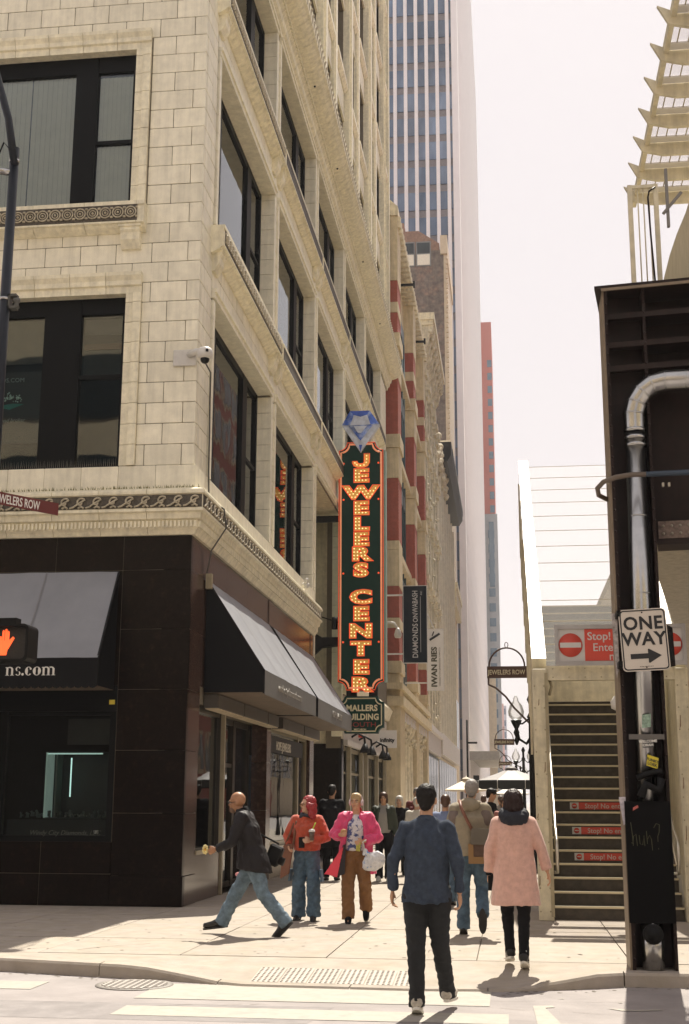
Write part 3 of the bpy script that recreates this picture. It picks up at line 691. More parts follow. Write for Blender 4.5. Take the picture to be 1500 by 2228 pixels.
# ================================================================ awnings
SEAM = M('canvas_seam', (.19, .19, .20), .6)
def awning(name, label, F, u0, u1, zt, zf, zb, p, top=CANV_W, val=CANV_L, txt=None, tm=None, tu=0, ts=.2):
    t = thing('awning', label, 'awning', F.pt((u0+u1)/2, 0.05, zb), 'shop awnings')
    e = .03
    n = 40; g = G(); th = .012
    for i in range(n):          # top sheet, slightly hanging between the ribs
        a, b = u0+(u1-u0)*i/n, u0+(u1-u0)*(i+1)/n
        for j in range(4):
            t0, t1 = j/4, (j+1)/4
            def Q(u_, t_):
                s_ = -.035*math.sin(PI*t_)*(abs(math.sin(PI*4*(u_-u0)/(u1-u0))))+.012*noise.noise(Vector((u_*2.2, t_*1.5, zt))); return F.pt(u_, .02+(p-.02)*t_, zt+(zf-zt)*t_+s_)
            g.add([Q(a, t0), Q(b, t0), Q(b, t1), Q(a, t1)], [(0, 1, 2, 3)], True)
    g.build('canvas_top', top, t)
    m_ = int((u1-u0)/1.15)
    for i in range(1, m_):
        uu = u0+(u1-u0)*i/m_; G().quad(F.pt(uu-.012, .03, zt+.004), F.pt(uu+.012, .03, zt+.004), F.pt(uu+.012, p+.003, zf+.006), F.pt(uu-.012, p+.003, zf+.006)).build('canvas_seam', SEAM, t)
    G().quad(F.pt(u0, p, zb), F.pt(u1, p, zb), F.pt(u1, p, zf), F.pt(u0, p, zf)).build('valance', val, t)
    for u_ in (u0, u1):
        G().add([F.pt(u_, .02, zt), F.pt(u_, p, zf), F.pt(u_, p, zb), F.pt(u_, .02, zb)], [(0, 1, 2, 3)]).build('side_panel', CANV, t)
    g = G(); F.box(g, u0+.01, u1-.01, .03, p-.01, zb-.004, zb+.006); g.build('soffit', M('awning_soffit', (.16, .12, .085), .7, var=.2), t)
    g = G()
    for q in (0, 1):
        uu = u0 if q == 0 else u1; g.bar(F.pt(uu, .03, zt-.02), F.pt(uu, p-.01, zf-.02), .03); g.bar(F.pt(uu, p-.015, zb), F.pt(uu, p-.015, zf), .03)
    g.bar(F.pt(u0, p-.02, zb), F.pt(u1, p-.02, zb), .03); g.build('frame', BLACKP, t)
    k = int((u1-u0)/.11); fr = G()
    for i in range(k):
        a = u0+(u1-u0)*i/k; b = u0+(u1-u0)*(i+1)/k; m_ = (a+b)/2
        fr.add([F.pt(a, p, zb), F.pt(b, p, zb), F.pt(b-.01, p, zb-.03), F.pt(m_, p, zb-.045), F.pt(a+.01, p, zb-.03)], [(0, 1, 2, 3, 4)])
    fr.build('scalloped_edge', val, t)
    return t
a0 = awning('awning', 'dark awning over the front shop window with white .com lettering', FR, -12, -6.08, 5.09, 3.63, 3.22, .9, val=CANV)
# serif lettering built from strokes of uneven weight
def serif(t, s, x, y, z, h, mat):
    g = G()
    def ring(cx, w, a0=0, a1=360, ht=None, thk=.30):
        ht = ht or h; n = 24; A = [R(a0+(a1-a0)*i/n) for i in range(n+1)]
        o = [(cx+w/2*math.cos(a), z+ht/2+ht/2*math.sin(a)) for a in A]
        i_ = [(cx+(w/2-h*thk*abs(math.cos(a))**1-h*.05)*math.cos(a), z+ht/2+(ht/2-h*.07)*math.sin(a)) for a in A]
        for k in range(n): g.add([(o[k][0], y, o[k][1]), (o[k+1][0], y, o[k+1][1]), (i_[k+1][0], y, i_[k+1][1]), (i_[k][0], y, i_[k][1])], [(0, 1, 2, 3)])
    def rc(x0, x1, z0, z1): g.quad((x0, y, z0), (x1, y, z0), (x1, y, z1), (x0, y, z1))
    for ch in s:
        if ch == '.': g.add([(x+h*.15+h*.15*math.cos(a), y, z+h*.14+h*.15*math.sin(a)) for a in [2*PI*k/12 for k in range(12)]], [tuple(range(12))]); x += h*.42
        elif ch == 'c': ring(x+h*.42, h*.84, 45, 320); g.add([(x+h*.66+h*.12*math.cos(a), y-.0005, z+h*.76+h*.12*math.sin(a)) for a in [2*PI*k/10 for k in range(10)]], [tuple(range(10))]); x += h*.92
        elif ch == 'o': ring(x+h*.48, h*.96); x += h*1.06
        elif ch in 'mn':
            k = 3 if ch == 'm' else 2
            for q in range(k):
                x0 = x+h*.1+q*h*.58; rc(x0, x0+h*.24, z, z+h*(.95 if q == 0 else .78)); rc(x0-h*.1, x0+h*.34, z-.0001, z+h*.07)
                if q: 
                    A = [R(180-18*i) for i in range(11)]; cx = x0-h*.17; oo = [(cx+h*.41*math.cos(a)*1.0, z+h*.68+h*.32*math.sin(a)) for a in A]; ii = [(cx+h*.17*math.cos(a), z+h*.68+h*.2*math.sin(a)) for a in A]
                    for k2 in range(3, 10): g.add([(oo[k2][0], y-.0004, oo[k2][1]), (oo[k2+1][0], y-.0004, oo[k2+1][1]), (ii[k2+1][0], y-.0004, ii[k2+1][1]), (ii[k2][0], y-.0004, ii[k2][1])], [(0, 1, 2, 3)])
            rc(x, x+h*.12, z+h*.86, z+h*.95); x += h*(.28+.58*(k-1)+.32)
        elif ch == 's':
            ring(x+h*.32, h*.60, 20, 250, ht=h*.52, thk=.12)
            g.v = g.v; n0 = len(g.v); ring(x+h*.32, h*.60, 200, 430, ht=h*.5, thk=.12)
            for q in range(n0): g.v[q] = (g.v[q][0], g.v[q][1], g.v[q][2]+h*.48) if g.v[q][2] < z+h*.6 and g.v[q][0] > x-.001 and g.v[q][0] < x+h*.7 else g.v[q]
            x += h*.72
    return g.build('valance_lettering', mat, t)
serif(a0, 'ns.com', -7.50, Y0-.904, 3.37, .132, WHITET)
awning('awning', 'glare-painted street awning nearest the building corner', SD, 20.4, 26.0, 5.12, 3.62, 3.26, 1.02)
awning('awning', 'glare-painted street awning farther from the corner, beside the neon sign', SD, 26.3, 32.0, 5.12, 3.62, 3.26, 1.02)
DIMT = M('dim_lettering', (.30, .28, .25), .6, var=0)
aw = [o for o in bpy.data.objects if o.name.startswith('awning') and o.get('category')]
text('valance_lettering', 'windycitydiamonds.com', .2, DIMT, (-3.895, 21.6, 3.38), right=(0, 1, 0), parent=aw[1], sx=1.3)
text('valance_lettering', 'HOPE JEWELERS', .2, DIMT, (-3.895, 28.4, 3.38), right=(0, 1, 0), parent=aw[2], sx=1.2)
# ================================================================ cctv camera and cables on the corner
cc = thing('security_camera', 'white dome security camera on a plate at the building corner', 'camera', (-4.95, 19.3, 8.6))
WP = M('white_plastic', (.62, .60, .56), .4)
G().box(-5.32, -4.93, 19.345, 19.37, 8.48, 8.76).build('mounting_plate', WP, cc, bevel=.01)
g = G().tube([(-5.05, 19.35, 8.66), (-4.92, 19.25, 8.68), (-4.80, 19.2, 8.66)], .055, 10).lathe((-4.74, 19.16, 8.52), [(.09, 0), (.125, .03), (.125, .12), (.10, .17), (.03, .2)], 18); g.build('housing', WP, cc)
G().sph((-4.74, 19.16, 8.51), .075, 10).build('lens_dome', BLACKP, cc)
G().box(-4.70, -4.66, 19.03, 19.06, 8.6, 8.64).build('badge', BLACKP, cc)
cb = thing('wall_cable', 'thin grey conduit running down the corner from the dome camera', 'cable', (-4.85, 19.8, 6))
G().tube([(-4.74, 19.2, 8.46), (-4.72, 19.5, 8.40), (-4.87, 20.12, 8.1), (-4.88, 20.2, 7.6), (-4.88, 20.22, 6.9), (-4.86, 20.2, 6.45), (-4.64, 20.4, 6.3), (-4.62, 20.5, 6.0), (-4.84, 20.4, 5.6), (-4.88, 20.3, 5.2)], .014, 6).build('cable', M('grey_cable', (.08, .075, .065), .6), cb)
G().box(-4.9, -4.8, 20.3, 20.4, 4.95, 5.2).build('junction_box', CREAMD, cb)
pg = thing('pigeon', 'white and grey pigeon perched on the cornice ledge below the second window', 'bird', (-4.75, 29.6, 6.42))
g = G().sph((-4.72, 29.6, 6.54), .10, 10, (1, 1, .8)).sph((-4.68, 29.52, 6.66), .045, 8).tube([(-4.7, 29.54, 6.58), (-4.69, 29.52, 6.66)], [.05, .035], 8).tube([(-4.74, 29.66, 6.53), (-4.78, 29.82, 6.48)], [.05, .02], 8)
g.build('pigeon_body', M('pigeon_white', (.6, .58, .55), .7, var=.3, scale=20), pg)
# ================================================================ neighbours along the street
WBAN = M('white_banner', (.82, .80, .76), .5, var=.03)
BRICK = M('red_brick', (.34, .085, .055), .75, var=.16, scale=4, bump=.4, bscale=60, streak=.12)
BRICK_D = M('dark_red_brick', (.24, .045, .03), .75, var=.16, scale=4)
STONE = M('buff_stone', (.60, .50, .32), .65, var=.14, scale=2, bump=.3, streak=.22)
STONE2 = M('ornate_stone', (.66, .59, .43), .65, var=.22, scale=3, bump=.5, bscale=25, streak=.3)
TEAL = M('teal_iron', (.022, .055, .065), .4, var=.3, scale=6)
GLS_D = M('dark_shop_glass', (.02, .03, .035), .15, var=.4, scale=.6, spec=.3)
# ---- red brick building with stone bands
bB = thing('brick_building', 'red brick building with buff stone bands and dark iron bays', 'building', (-7, 62, 0))
bands = [(5.6, 6.72, 'S'), (6.72, 7.23, 'C'), (7.23, 8.61, 'R'), (8.61, 9.04, 'S'), (9.04, 10.38, 'R'), (10.38, 11.93, 'S'), (11.93, 12.33, 'S'), (12.33, 15.06, 'R'), (15.06, 16.4, 'S'), (16.4, 17.0, 'C'),
         (17.0, 19.6, 'R'), (19.6, 21.0, 'S'), (21.0, 21.63, 'C'), (21.63, 22.6, 'R'), (22.6, 23.09, 'S'), (23.09, 24.11, 'R'), (24.11, 27.3, 'S')]
G().box(-14, -5.3, 52.9, 71.6, 0, 27.6).build('wall', STONE, bB)
for (ya, yb) in ((52.9, 54.6), (62.4, 64.1), (70.4, 71.6)):
    G().box(-5.4, -4.44, ya, yb, 0, 5.6).build('pier_base', STONE, bB)
    for z0, z1, k in bands:
        ex = .10 if k == 'C' else (.02 if k == 'S' else 0)
        piece('pier_brickwork' if k == 'R' else 'stone_band', BRICK if k == 'R' else STONE, -5.4, -4.46+ex, ya-ex, yb+ex*.2, z0+.004, z1-.004, bB, .004)
    g = G()          # brick courses as raised lines on the pier faces
    for z0, z1, k in bands:
        if k != 'R': continue
        z = z0+.04
        while z < z1-.04: g.box(-5.38, -4.452, ya-.006, ya+.1, z, z+.055); z += .14
    g.build('brick', BRICK, bB, kind='stuff')
for (ya, yb) in ((54.6, 62.4), (64.1, 70.4)):
    for s_ in (0, 1):
        y0 = ya if s_ == 0 else yb-1.5
        for z0, z1, k in bands:
            piece('side_brickwork' if k == 'R' else 'stone_band', BRICK_D if k == 'R' else STONE, -5.35, -4.95+(.05 if k == 'C' else 0), y0+.01, y0+1.49, z0, z1, bB, 0)
    g = G()
    for k in range(5):
        y = ya+1.5+(yb-ya-3.0)*k/4; g.box(-5.2, -4.88, y-.07, y+.07, 6.7, 24.0); g.tube([(-4.84, y, 6.9), (-4.84, y, 24)], .06, 8)
    for z in (6.8, 11.0, 15.3, 19.9, 23.9): g.box(-5.2, -4.80, ya+1.5, yb-1.5, z, z+.7)
    g.build('iron_bay', TEAL, bB)
    for z0, z1 in ((7.5, 11.0), (11.7, 15.3), (16.0, 19.9), (20.6, 23.9)):
        piece('pane', GLS_D, -5.25, -5.15, ya+1.5, yb-1.5, z0, z1, bB, 0)
for z in (11.93, 16.4, 21.0):   # sloping stone ledges between the piers
    for ya, yb in ((54.6, 62.4), (64.1, 70.4)): G().prism([(-5.3, ya, z+.75), (-4.62, ya, z+.5), (-4.62, ya, z+.2), (-5.3, ya, z)], (0, yb-ya, 0)).build('stone_ledge', STONE, bB)
g = G().box(-5.3, -4.4, 52.8, 71.6, 27.2, 27.6)
for k in range(30): g.box(-5.3, -4.3, 53+k*.62, 53.25+k*.62, 26.7, 27.2)
g.prism([(-5.4, 52.8, 27.6), (-4.4, 52.8, 27.6), (-4.9, 52.8, 28.1), (-5.4, 52.8, 28.1)], (0, 18.8, 0)); g.build('cornice', STONE2, bB)
g = G().box(-5.6, -5.05, 53.2, 54.2, 27.6, 29.4); g.box(-5.7, -4.98, 53.1, 54.3, 29.4, 29.6); g.build('roof_pinnacle', STONE2, bB)
for y in (58.5, 66.5): G().box(-4.9, -4.1, y, y+.12, 26.2, 26.3).box(-4.16, -4.06, y-.05, y+.17, 26.12, 26.4).build('spot_lamp', BLACKP, bB)
# lower storeys of the brick building: plain stone pilaster and shop front
g = G().box(-5.3, -4.40, 52.5, 54.9, 0, 5.6).box(-5.3, -4.25, 52.4, 71.7, 5.35, 5.75).box(-5.3, -4.3, 52.45, 71.65, 6.05, 6.3)
g.build('lower_pilaster', STONE, bB)
random.seed(11)
for y in [56.4, 58.2, 60, 61.8, 63.6, 65.4, 67.2, 69.0, 70.8]:
    g = G().lathe((-4.8, y, .3), [(.30, 0), (.30, .3), (.22, .35), (.20, 4.2), (.28, 4.3), (.36, 4.6), (.38, 4.9)], 12)
    for k in range(9): g.sph((-4.55+random.uniform(-.1, .1), y+random.uniform(-.25, .25), 4.0+random.uniform(0, .9)), random.uniform(.05, .12), 5)
    g.build('column', STONE2, bB)
for k in range(9): piece('pane', GLS_D, -5.0, -4.95, 56.5+k*1.8, 57.8+k*1.8, .6, 4.4, bB, 0)
g = G().box(-4.9, -4.45, 52.6, 71.6, 4.9, 5.3).build('fascia', WF, bB)
# ---- ornate cream building with a bracketed cornice
bC = thing('ornate_building', 'ornate grey cream building with a deep bracketed cornice, beyond the red brick one', 'building', (-7, 78, 0))
G().box(-14, -4.95, 71.6, 86, 0, 29.6).build('wall', STONE2, bC)
G().box(-6.6, -3.95, 73.5, 86.2, 30.25, 30.7).box(-6.6, -4.05, 73.6, 86.2, 29.95, 30.25).box(-6.6, -4.72, 73.6, 86, 28.2, 29.95).build('cornice', STONE2, bC)
for k in range(9):
    y = 73.7+k*1.5; g = G().prism([(-4.72, y, 29.95), (-4.05, y, 29.95), (-4.05, y, 29.7), (-4.25, y, 29.35), (-4.4, y, 28.7), (-4.6, y, 28.4), (-4.72, y, 28.3)], (0, .42, 0))
    g.lathe((-4.22, y-.02, 29.55), [(.13, 0), (.13, .46)], 10, 'y'); g.build('cornice_bracket', STONE2, bC)
random.seed(5)
for y in (72.0, 74.8, 77.6, 80.4, 83.2, 85.6):
    g = G().box(-5, -4.55, y-.35, y+.35, 5.7, 28.2)
    for z in (9.6, 13.8, 18, 22.2, 26): g.box(-5, -4.3, y-.5, y+.5, z, z+.35).box(-5, -4.42, y-.42, y+.42, z-.4, z)
    for k in range(26): g.sph((-4.55+random.uniform(-.05, .06), y+random.uniform(-.4, .4), random.uniform(6, 28)), random.uniform(.05, .12), 5)
    g.build('pilaster', STONE2, bC)
for k in range(5):
    for z in (6.2, 10.2, 14.4, 18.6, 22.8):
        w = piece('window', FRAME_D, -5.0, -4.92, 72.4+k*2.8+.1, 74.3+k*2.8, z, z+3.0, bC, 0)
        piece('pane', GLS_D, -4.93, -4.90, 72.4+k*2.8+.25, 73.3+k*2.8, z+.15, z+2.85, w, 0); piece('pane', GLS_D, -4.93, -4.90, 73.4+k*2.8, 74.2+k*2.8, z+.15, z+2.85, w, 0)
g = G()
for z in (9.6, 13.8, 18, 22.2): g.box(-5, -4.66, 71.7, 86, z-.5, z+.1)
g.build('spandrel', STONE2, bC)
G().box(-5, -4.5, 71.7, 86, 4.4, 5.6).box(-5, -4.3, 71.7, 86, 5.5, 5.8).build('fascia', WF, bC)
for k in range(5):
    w = piece('window', TEAL, -5.0, -4.7, 72+k*2.8, 74.6+k*2.8, .4, 4.3, bC, 0); piece('pane', GLS_D, -4.72, -4.68, 72.15+k*2.8, 73.2+k*2.8, .6, 4.15, w, 0); piece('pane', GLS_D, -4.72, -4.68, 73.35+k*2.8, 74.4+k*2.8, .6, 4.15, w, 0)
# ---- ribbed cream building with the dark projecting cornice
bD = thing('ribbed_building', 'cream building with slender vertical ribs and a black projecting cornice', 'building', (-7, 100, 0))
G().box(-14, -4.95, 86, 115, 0, 27).build('wall', STONE2, bD)
RIBM = M('pale_rib', (.78, .72, .58), .6, var=.1, scale=2)
for k in range(24):
    y = 86.4+k*1.22; piece('rib', RIBM, -5, -4.62 if k % 3 else -4.5, y-.12, y+.12, 6.0, 25.0, bD, 0)
for k in range(23):
    for z in (6.4, 10.2, 14, 17.8, 21.6): piece('window', GLS_D, -4.97, -4.93, 86.6+k*1.22, 87.45+k*1.22, z, z+2.8, bD, 0)
random.seed(8); g = G()
for k in range(160): g.sph((-4.6+random.uniform(-.1, .15), random.uniform(86.3, 98), 24.4+random.uniform(0, 2.4)), random.uniform(.1, .28), 5)
g.build('leaf_ornament', STONE2, bD, kind='stuff')
g = G().prism([(-4.95, 92, 27.7), (-3.8, 92, 27.7), (-3.8, 92, 26.7), (-4.1, 92, 26.2), (-4.95, 92, 26.2)], (0, 23, 0)); g.build('black_cornice', BLACKP, bD)
for k in range(34): piece('cornice_tooth', M('tooth_metal', (.05, .055, .06), .5) if k == 0 else bpy.data.materials['tooth_metal'], -3.79, -3.73, 93+k*.63, 93.3+k*.63, 26.85, 27.4, bD, 0)
G().box(-4.7, -3.78, 91.9, 115, 27.7, 27.8).build('cornice_cap', RIBM, bD)
G().box(-5, -4.4, 86, 115, 4.6, 6.0).build('fascia', WF, bD)
for k in range(9):
    w = piece('window', RIBM, -5, -4.7, 86.4+k*3.1, 89.2+k*3.1, .4, 4.5, bD, 0)
    for q in range(3): piece('pane', GLS_D, -4.72, -4.66, 86.55+k*3.1+q*.88, 87.3+k*3.1+q*.88, .6, 4.3, w, 0)
# ---- brown brick side wall
BB = M('sooty_brown_brick', (.17, .135, .11), .85, var=.45, scale=1.3, bump=.4, col2=(.28, .17, .12), mixlo=.5, mixhi=.75, streak=.2)
BEI = M('beige_stone', (.60, .49, .34), .7, var=.1, scale=1)
bE = thing('brick_building', 'tall sooty brown brick building with two windows high in its side wall', 'building', (-12, 125, 0))
G().box(-30, -5.2, 115, 128, 0, 53.5).build('wall', BB, bE)
G().prism([(-30, 115.0, 53.5), (-5.6, 115.0, 53.5), (-5.6, 115.0, 54.2), (-7.6, 115, 55.6), (-8.9, 115, 55.6), (-9, 115, 56.5), (-30, 115, 56.5)], (0, 13, 0)).build('parapet', M('brown_brick_new', (.27, .16, .11), .85, var=.3, scale=3), bE)
G().box(-5.5, -4.85, 114.7, 128, 53.0, 54.9).box(-5.2, -4.95, 114.95, 128, 0, 54).build('front_return', BEI, bE)
for k in range(60): piece('quoin', BEI, -5, -4.82, 114.8, 115.15, 24+k*.5, 24.3+k*.5, bE, 0)
for x0 in (-9.4, -7.85):
    w = piece('window', M('grey_frame', (.20, .20, .19), .6) if x0 < -9 else bpy.data.materials['grey_frame'], x0, x0+1.45, 114.93, 115.05, 51.9, 54.45, bE, 0)
    for q in (0, 1): piece('pane', GLS_D if q else BLIND, x0+.12, x0+1.33, 114.90, 114.94, 52.0+1.22*q, 53.1+1.2*q, w, 0)
G().box(-6.4, -4.4, 116, 128, 20.6, 21.2).box(-5.2, -4.5, 116, 128, 19, 20.6).build('lower_cornice', STONE2, bE)
for k in range(4): piece('window', GLS_D, -4.96, -4.9, 116.5+k*2.9, 118.6+k*2.9, 6, 11, bE, 0)
# ---- white ribbed tower
TW = M('tower_white', (.84, .79, .77), .55, var=.05, scale=.3); TS = M('tower_spandrel', (.23, .21, .22), .5, var=.1)
tg = M('tower_blue_glass', (.06, .105, .18), .1, var=.5, scale=.12, spec=.45, stretch=(1, 1, .35), col2=(.19, .26, .37), mixlo=.42, mixhi=.62)
bF = thing('skyscraper', 'white ribbed skyscraper with blue glass that rises beyond the frame', 'skyscraper', (-20, 220, 0))
G().box(-40, -5.0, 150.4, 300, 0, 176).build('core', TS, bF)
g = G()
for k in range(49):
    z = 5+k*3.5; piece('glass_band', tg, -40, -5.15, 150.25, 150.45, z, z+2.45, bF, 0)
for k in range(26): piece('rib', TW, -6.15-k*1.37, -5.7-k*1.37, 149.75, 150.4, 0, 176, bF, 0)
G().box(-5.4, -4.6, 149.9, 152.2, 0, 176).build('corner_pier', TW, bF)
for k in range(75): piece('rib', TW, -5.0, -4.6, 153.0+k*1.95, 153.6+k*1.95, 0, 176, bF, 0)
for k in range(49): piece('spandrel', TW, -5.02, -4.82, 152, 300, 5+k*3.5-1.05, 5+k*3.5, bF, 0)
for k in range(49): piece('glass_band', tg, -5.02, -4.96, 152, 300, 5+k*3.5, 5+k*3.5+2.4, bF, 0)
g = G().box(-5.2, -1.2, 150, 152, 6.2, 7.2).box(-5.2, -1.2, 152, 200, 6.6, 7.2).box(-5.2, -4.8, 150, 152, 0, 6.2); g.build('entrance_canopy', M('canopy_stone', (.42, .40, .36), .6), bF)
# ---- distant towers
RT = M('red_tower_paint', (.50, .14, .11), .6, var=.06); RW = M('red_tower_glass', (.10, .17, .24), .2)
bG = thing('skyscraper', 'distant slim red tower with a column of small blue windows', 'skyscraper', (-3.3, 325, 0))
G().box(-40, -2.25, 320, 350, 0, 125).build('shaft', RT, bG)
for k in range(31): piece('window', RW, -3.5, -2.35, 319.9, 320.1, 112.5-k*3.55, 114.4-k*3.55, bG, 0)
bH = thing('tower_block', 'pale blue grey block in front of the red tower', 'building', (-3, 300, 0))
GB = M('grey_blue_block', (.36, .38, .40), .6, var=.1, scale=.5)
G().box(-30, -1.7, 306, 316, 0, 70).build('shaft', GB, bH)
for k in range(17): piece('window', RW, -4.0, -2.5, 305.9, 306.05, 64-k*3.6, 66-k*3.6, bH, 0)
piece('window', RW, -3.8, -2.6, 305.85, 306.0, 52, 68, bH, 0)
G().box(-5, -2.9, 305.7, 306, 0, 30).build('lower_wing', BEI, bH)
PK = M('pink_block', (.55, .40, .38), .7, var=.1); PB = M('pale_blue_block', (.45, .5, .58), .7)
bI = thing('tower_block', 'small pinkish far building at the end of the street', 'building', (-2, 420, 0)); G().box(-4.2, -1.7, 420, 440, 0, 32.5).build('shaft', PK, bI); G().box(-3.6, -2.2, 421, 430, 32.5, 36.5).build('roof_box', PB, bI)
for k in range(7): piece('window', PB, -3.7, -2.3, 419.9, 420.1, 4+k*4, 6+k*4, bI, 0)
bJ = thing('tower_block', 'pale blue sliver of a far building beside the lamp posts', 'building', (-1, 460, 0)); G().box(-3, -.9, 450, 470, 0, 34).build('shaft', PB, bJ)
for k in range(8): piece('window', RW, -2.3, -1.2, 449.9, 450.1, 3+k*4, 5+k*4, bJ, 0)
# ---- building across the street (seen only as a reflection in the windows)
bK = thing('brick_building', 'red and cream building across the street, seen reflected in the shop windows', 'building', (17, 30, 0))
bL = thing('office_building', 'tall red brick block with pale window surrounds farther along the opposite side', 'building', (17, 150, 0))
G().box(15, 30, 76, 135, 0, 42).build('wall', BRICK, bL); G().box(15, 30, 136, 198, 0, 30).build('far_wall', BEI, bL)
for k in range(30):
    for z in (4, 9, 14, 18)+((23, 28, 33, 37.5) if k < 14 else ()): piece('window_surround', STONE, 14.9, 15.0, 76.7+k*4.2, 79.7+k*4.2, z-.3, z+3.1, bL, 0); piece('window', GLS_D, 14.83, 14.9, 77+k*4.2, 79.4+k*4.2, z, z+2.8, bL, 0)
G().box(15, 26, 14, 75, 0, 18).build('wall', BRICK, bK)
for k in range(14):
    for z in (5, 9.5, 14):
        w = piece('window', TERRA2, 14.85, 15.0, 16+k*4.1, 18.2+k*4.1, z, z+3, bK, 0); piece('pane', GLS_D, 14.82, 14.87, 16.25+k*4.1, 17.95+k*4.1, z+.25, z+2.75, w, 0)
G().box(14.4, 15, 14, 75, 17.4, 18.6).box(14.8, 15, 14, 75, 0, 4).build('cornice', TERRA2, bK)
# ================================================================ banner signs
def banner(label, x0, x1, y, z0, z1, mat, edge):
    t = thing('banner_sign', label, 'sign', ((x0+x1)/2, y, z0))
    G().box(x0, x1, y-.035, y+.035, z0, z1).build('board', mat, t)
    G().box(x0-.02, x0, y-.05, y+.05, z0-.02, z1+.02).box(x1, x1+.02, y-.05, y+.05, z0-.02, z1+.02).box(x0, x1, y-.052, y+.048, z1, z1+.02).box(x0, x1, y-.052, y+.048, z0-.02, z0).build('edge_trim', edge, t)
    g = G()
    for z in (z0+.35, z1-.35): g.box(-4.95, x0-.02, y-.03, y+.03, z-.03, z+.03)
    g.build('bracket', WHITE, t); return t
NAVY = M('navy_sign', (.008, .014, .022), .5, var=.05, spec=.15)
b1 = banner('tall navy vertical sign reading Diamonds on Wabash', -4.04, -3.12, 50, 6.84, 9.87, NAVY, WHITE)
text('lettering', 'DIAMONDS', .30, PAPER, (-3.48, 49.95, 7.02), right=(0, 0, 1), up=(-1, 0, 0), parent=b1, bold=.003, sx=.86)
text('lettering', 'ON', .27, PAPER, (-3.48, 49.95, 8.42), right=(0, 0, 1), up=(-1, 0, 0), parent=b1, bold=.003, sx=.85)
text('lettering', 'WABASH', .30, PAPER, (-3.48, 49.95, 8.80), right=(0, 0, 1), up=(-1, 0, 0), parent=b1, bold=.003, sx=.72)
text('lettering', 'INC', .10, PAPER, (-3.30, 49.95, 9.5), right=(0, 0, 1), up=(-1, 0, 0), parent=b1)
G().box(-3.375, -3.36, 49.955, 49.97, 7.25, 9.45).build('rule', PAPER, b1)
b2 = banner('pale vertical sign reading Iwan Ries, beyond the navy one', -3.74, -2.98, 60, 6.6, 9.47, WBAN, WHITE)
text('lettering', 'IWAN RIES', .36, M('olive_lettering', (.07, .07, .04), .5), (-3.30, 59.95, 6.75), right=(0, 0, 1), up=(-1, 0, 0), parent=b2, bold=.012, sx=1.08)
text('lettering', "CHICAGO'S 5TH GENERATION TOBACCO", .09, M('grey_lettering', (.2, .19, .16), .5), (-3.13, 59.95, 6.8), right=(0, 0, 1), up=(-1, 0, 0), parent=b2, sx=1.05)
g = G().bar((-3.62, 59.94, 8.95), (-3.15, 59.94, 9.25), .10, .02, (0, 1, 0)); g.bar((-3.5, 59.94, 9.15), (-3.42, 59.94, 9.35), .05, .02, (0, 1, 0)); g.build('emblem', BLACKT, b2)
G().bar((-3.9, 59.9, 10.6), (-3.4, 59.9, 9.5), .05).build('stay', WHITE, b2)
c2 = thing('security_camera', 'white wall camera on an arm beside the neon sign, below the brick pier', 'camera', (-4.3, 50.9, 8.2))
G().tube([(-4.9, 51, 8.6), (-4.5, 51, 8.55), (-4.35, 51, 8.3)], .05, 8).lathe((-4.35, 51, 7.95), [(.12, 0), (.16, .12), (.1, .32), (.05, .4)], 12).build('housing', WP, c2)
# ---- air between the camera and the far towers
hzm = bpy.data.materials.new('thin_haze'); hzm.use_nodes = True; n3 = hzm.node_tree; n3.nodes.clear()
pv = n3.nodes.new('ShaderNodeVolumePrincipled'); pv.inputs['Color'].default_value = (.97, .93, .94, 1); pv.inputs['Density'].default_value = .0003; pv.inputs['Anisotropy'].default_value = .3
ho = n3.nodes.new('ShaderNodeOutputMaterial'); n3.links.new(pv.outputs[0], ho.inputs['Volume'])
hb = G().box(-410, 410, -65, 1510, -1.12, 190).build('haze', hzm, None, kind='stuff'); tag(hb, 'thin pale haze along the street', 'haze')

# ---- sunlit blocks across the crossing, behind the camera: they light and show in the shaded front
bM = thing('office_building', 'cream office block on the near side of the crossing, mirrored in the front windows', 'building', (-30, -30, 0))
G().box(-70, -6, -45, -16, -.12, 26).build('wall', BEI, bM)
for k in range(14):
    for z in (9, 14, 19): piece('window', GLS_D, -68+k*4.4, -65.4+k*4.4, -16.0, -15.9, z, z+3, bM, 0)
bN = thing('office_building', 'buff stone block on the near right corner behind the viewer', 'building', (30, -30, 0))
G().box(14, 60, -45, -16, -.12, 22).build('wall', STONE, bN)
for k in range(10):
    for z in (1, 6, 11, 16): piece('window', GLS_D, 16+k*4.4, 18.6+k*4.4, -16.0, -15.9, z, z+3, bN, 0)

G().box(-70.2, -5.9, -16.35, -15.7, -.12, 7.5).build('reflection_dark_band', GRAN_D, bM)  # unseen dark band added to darken the shop window's reflection
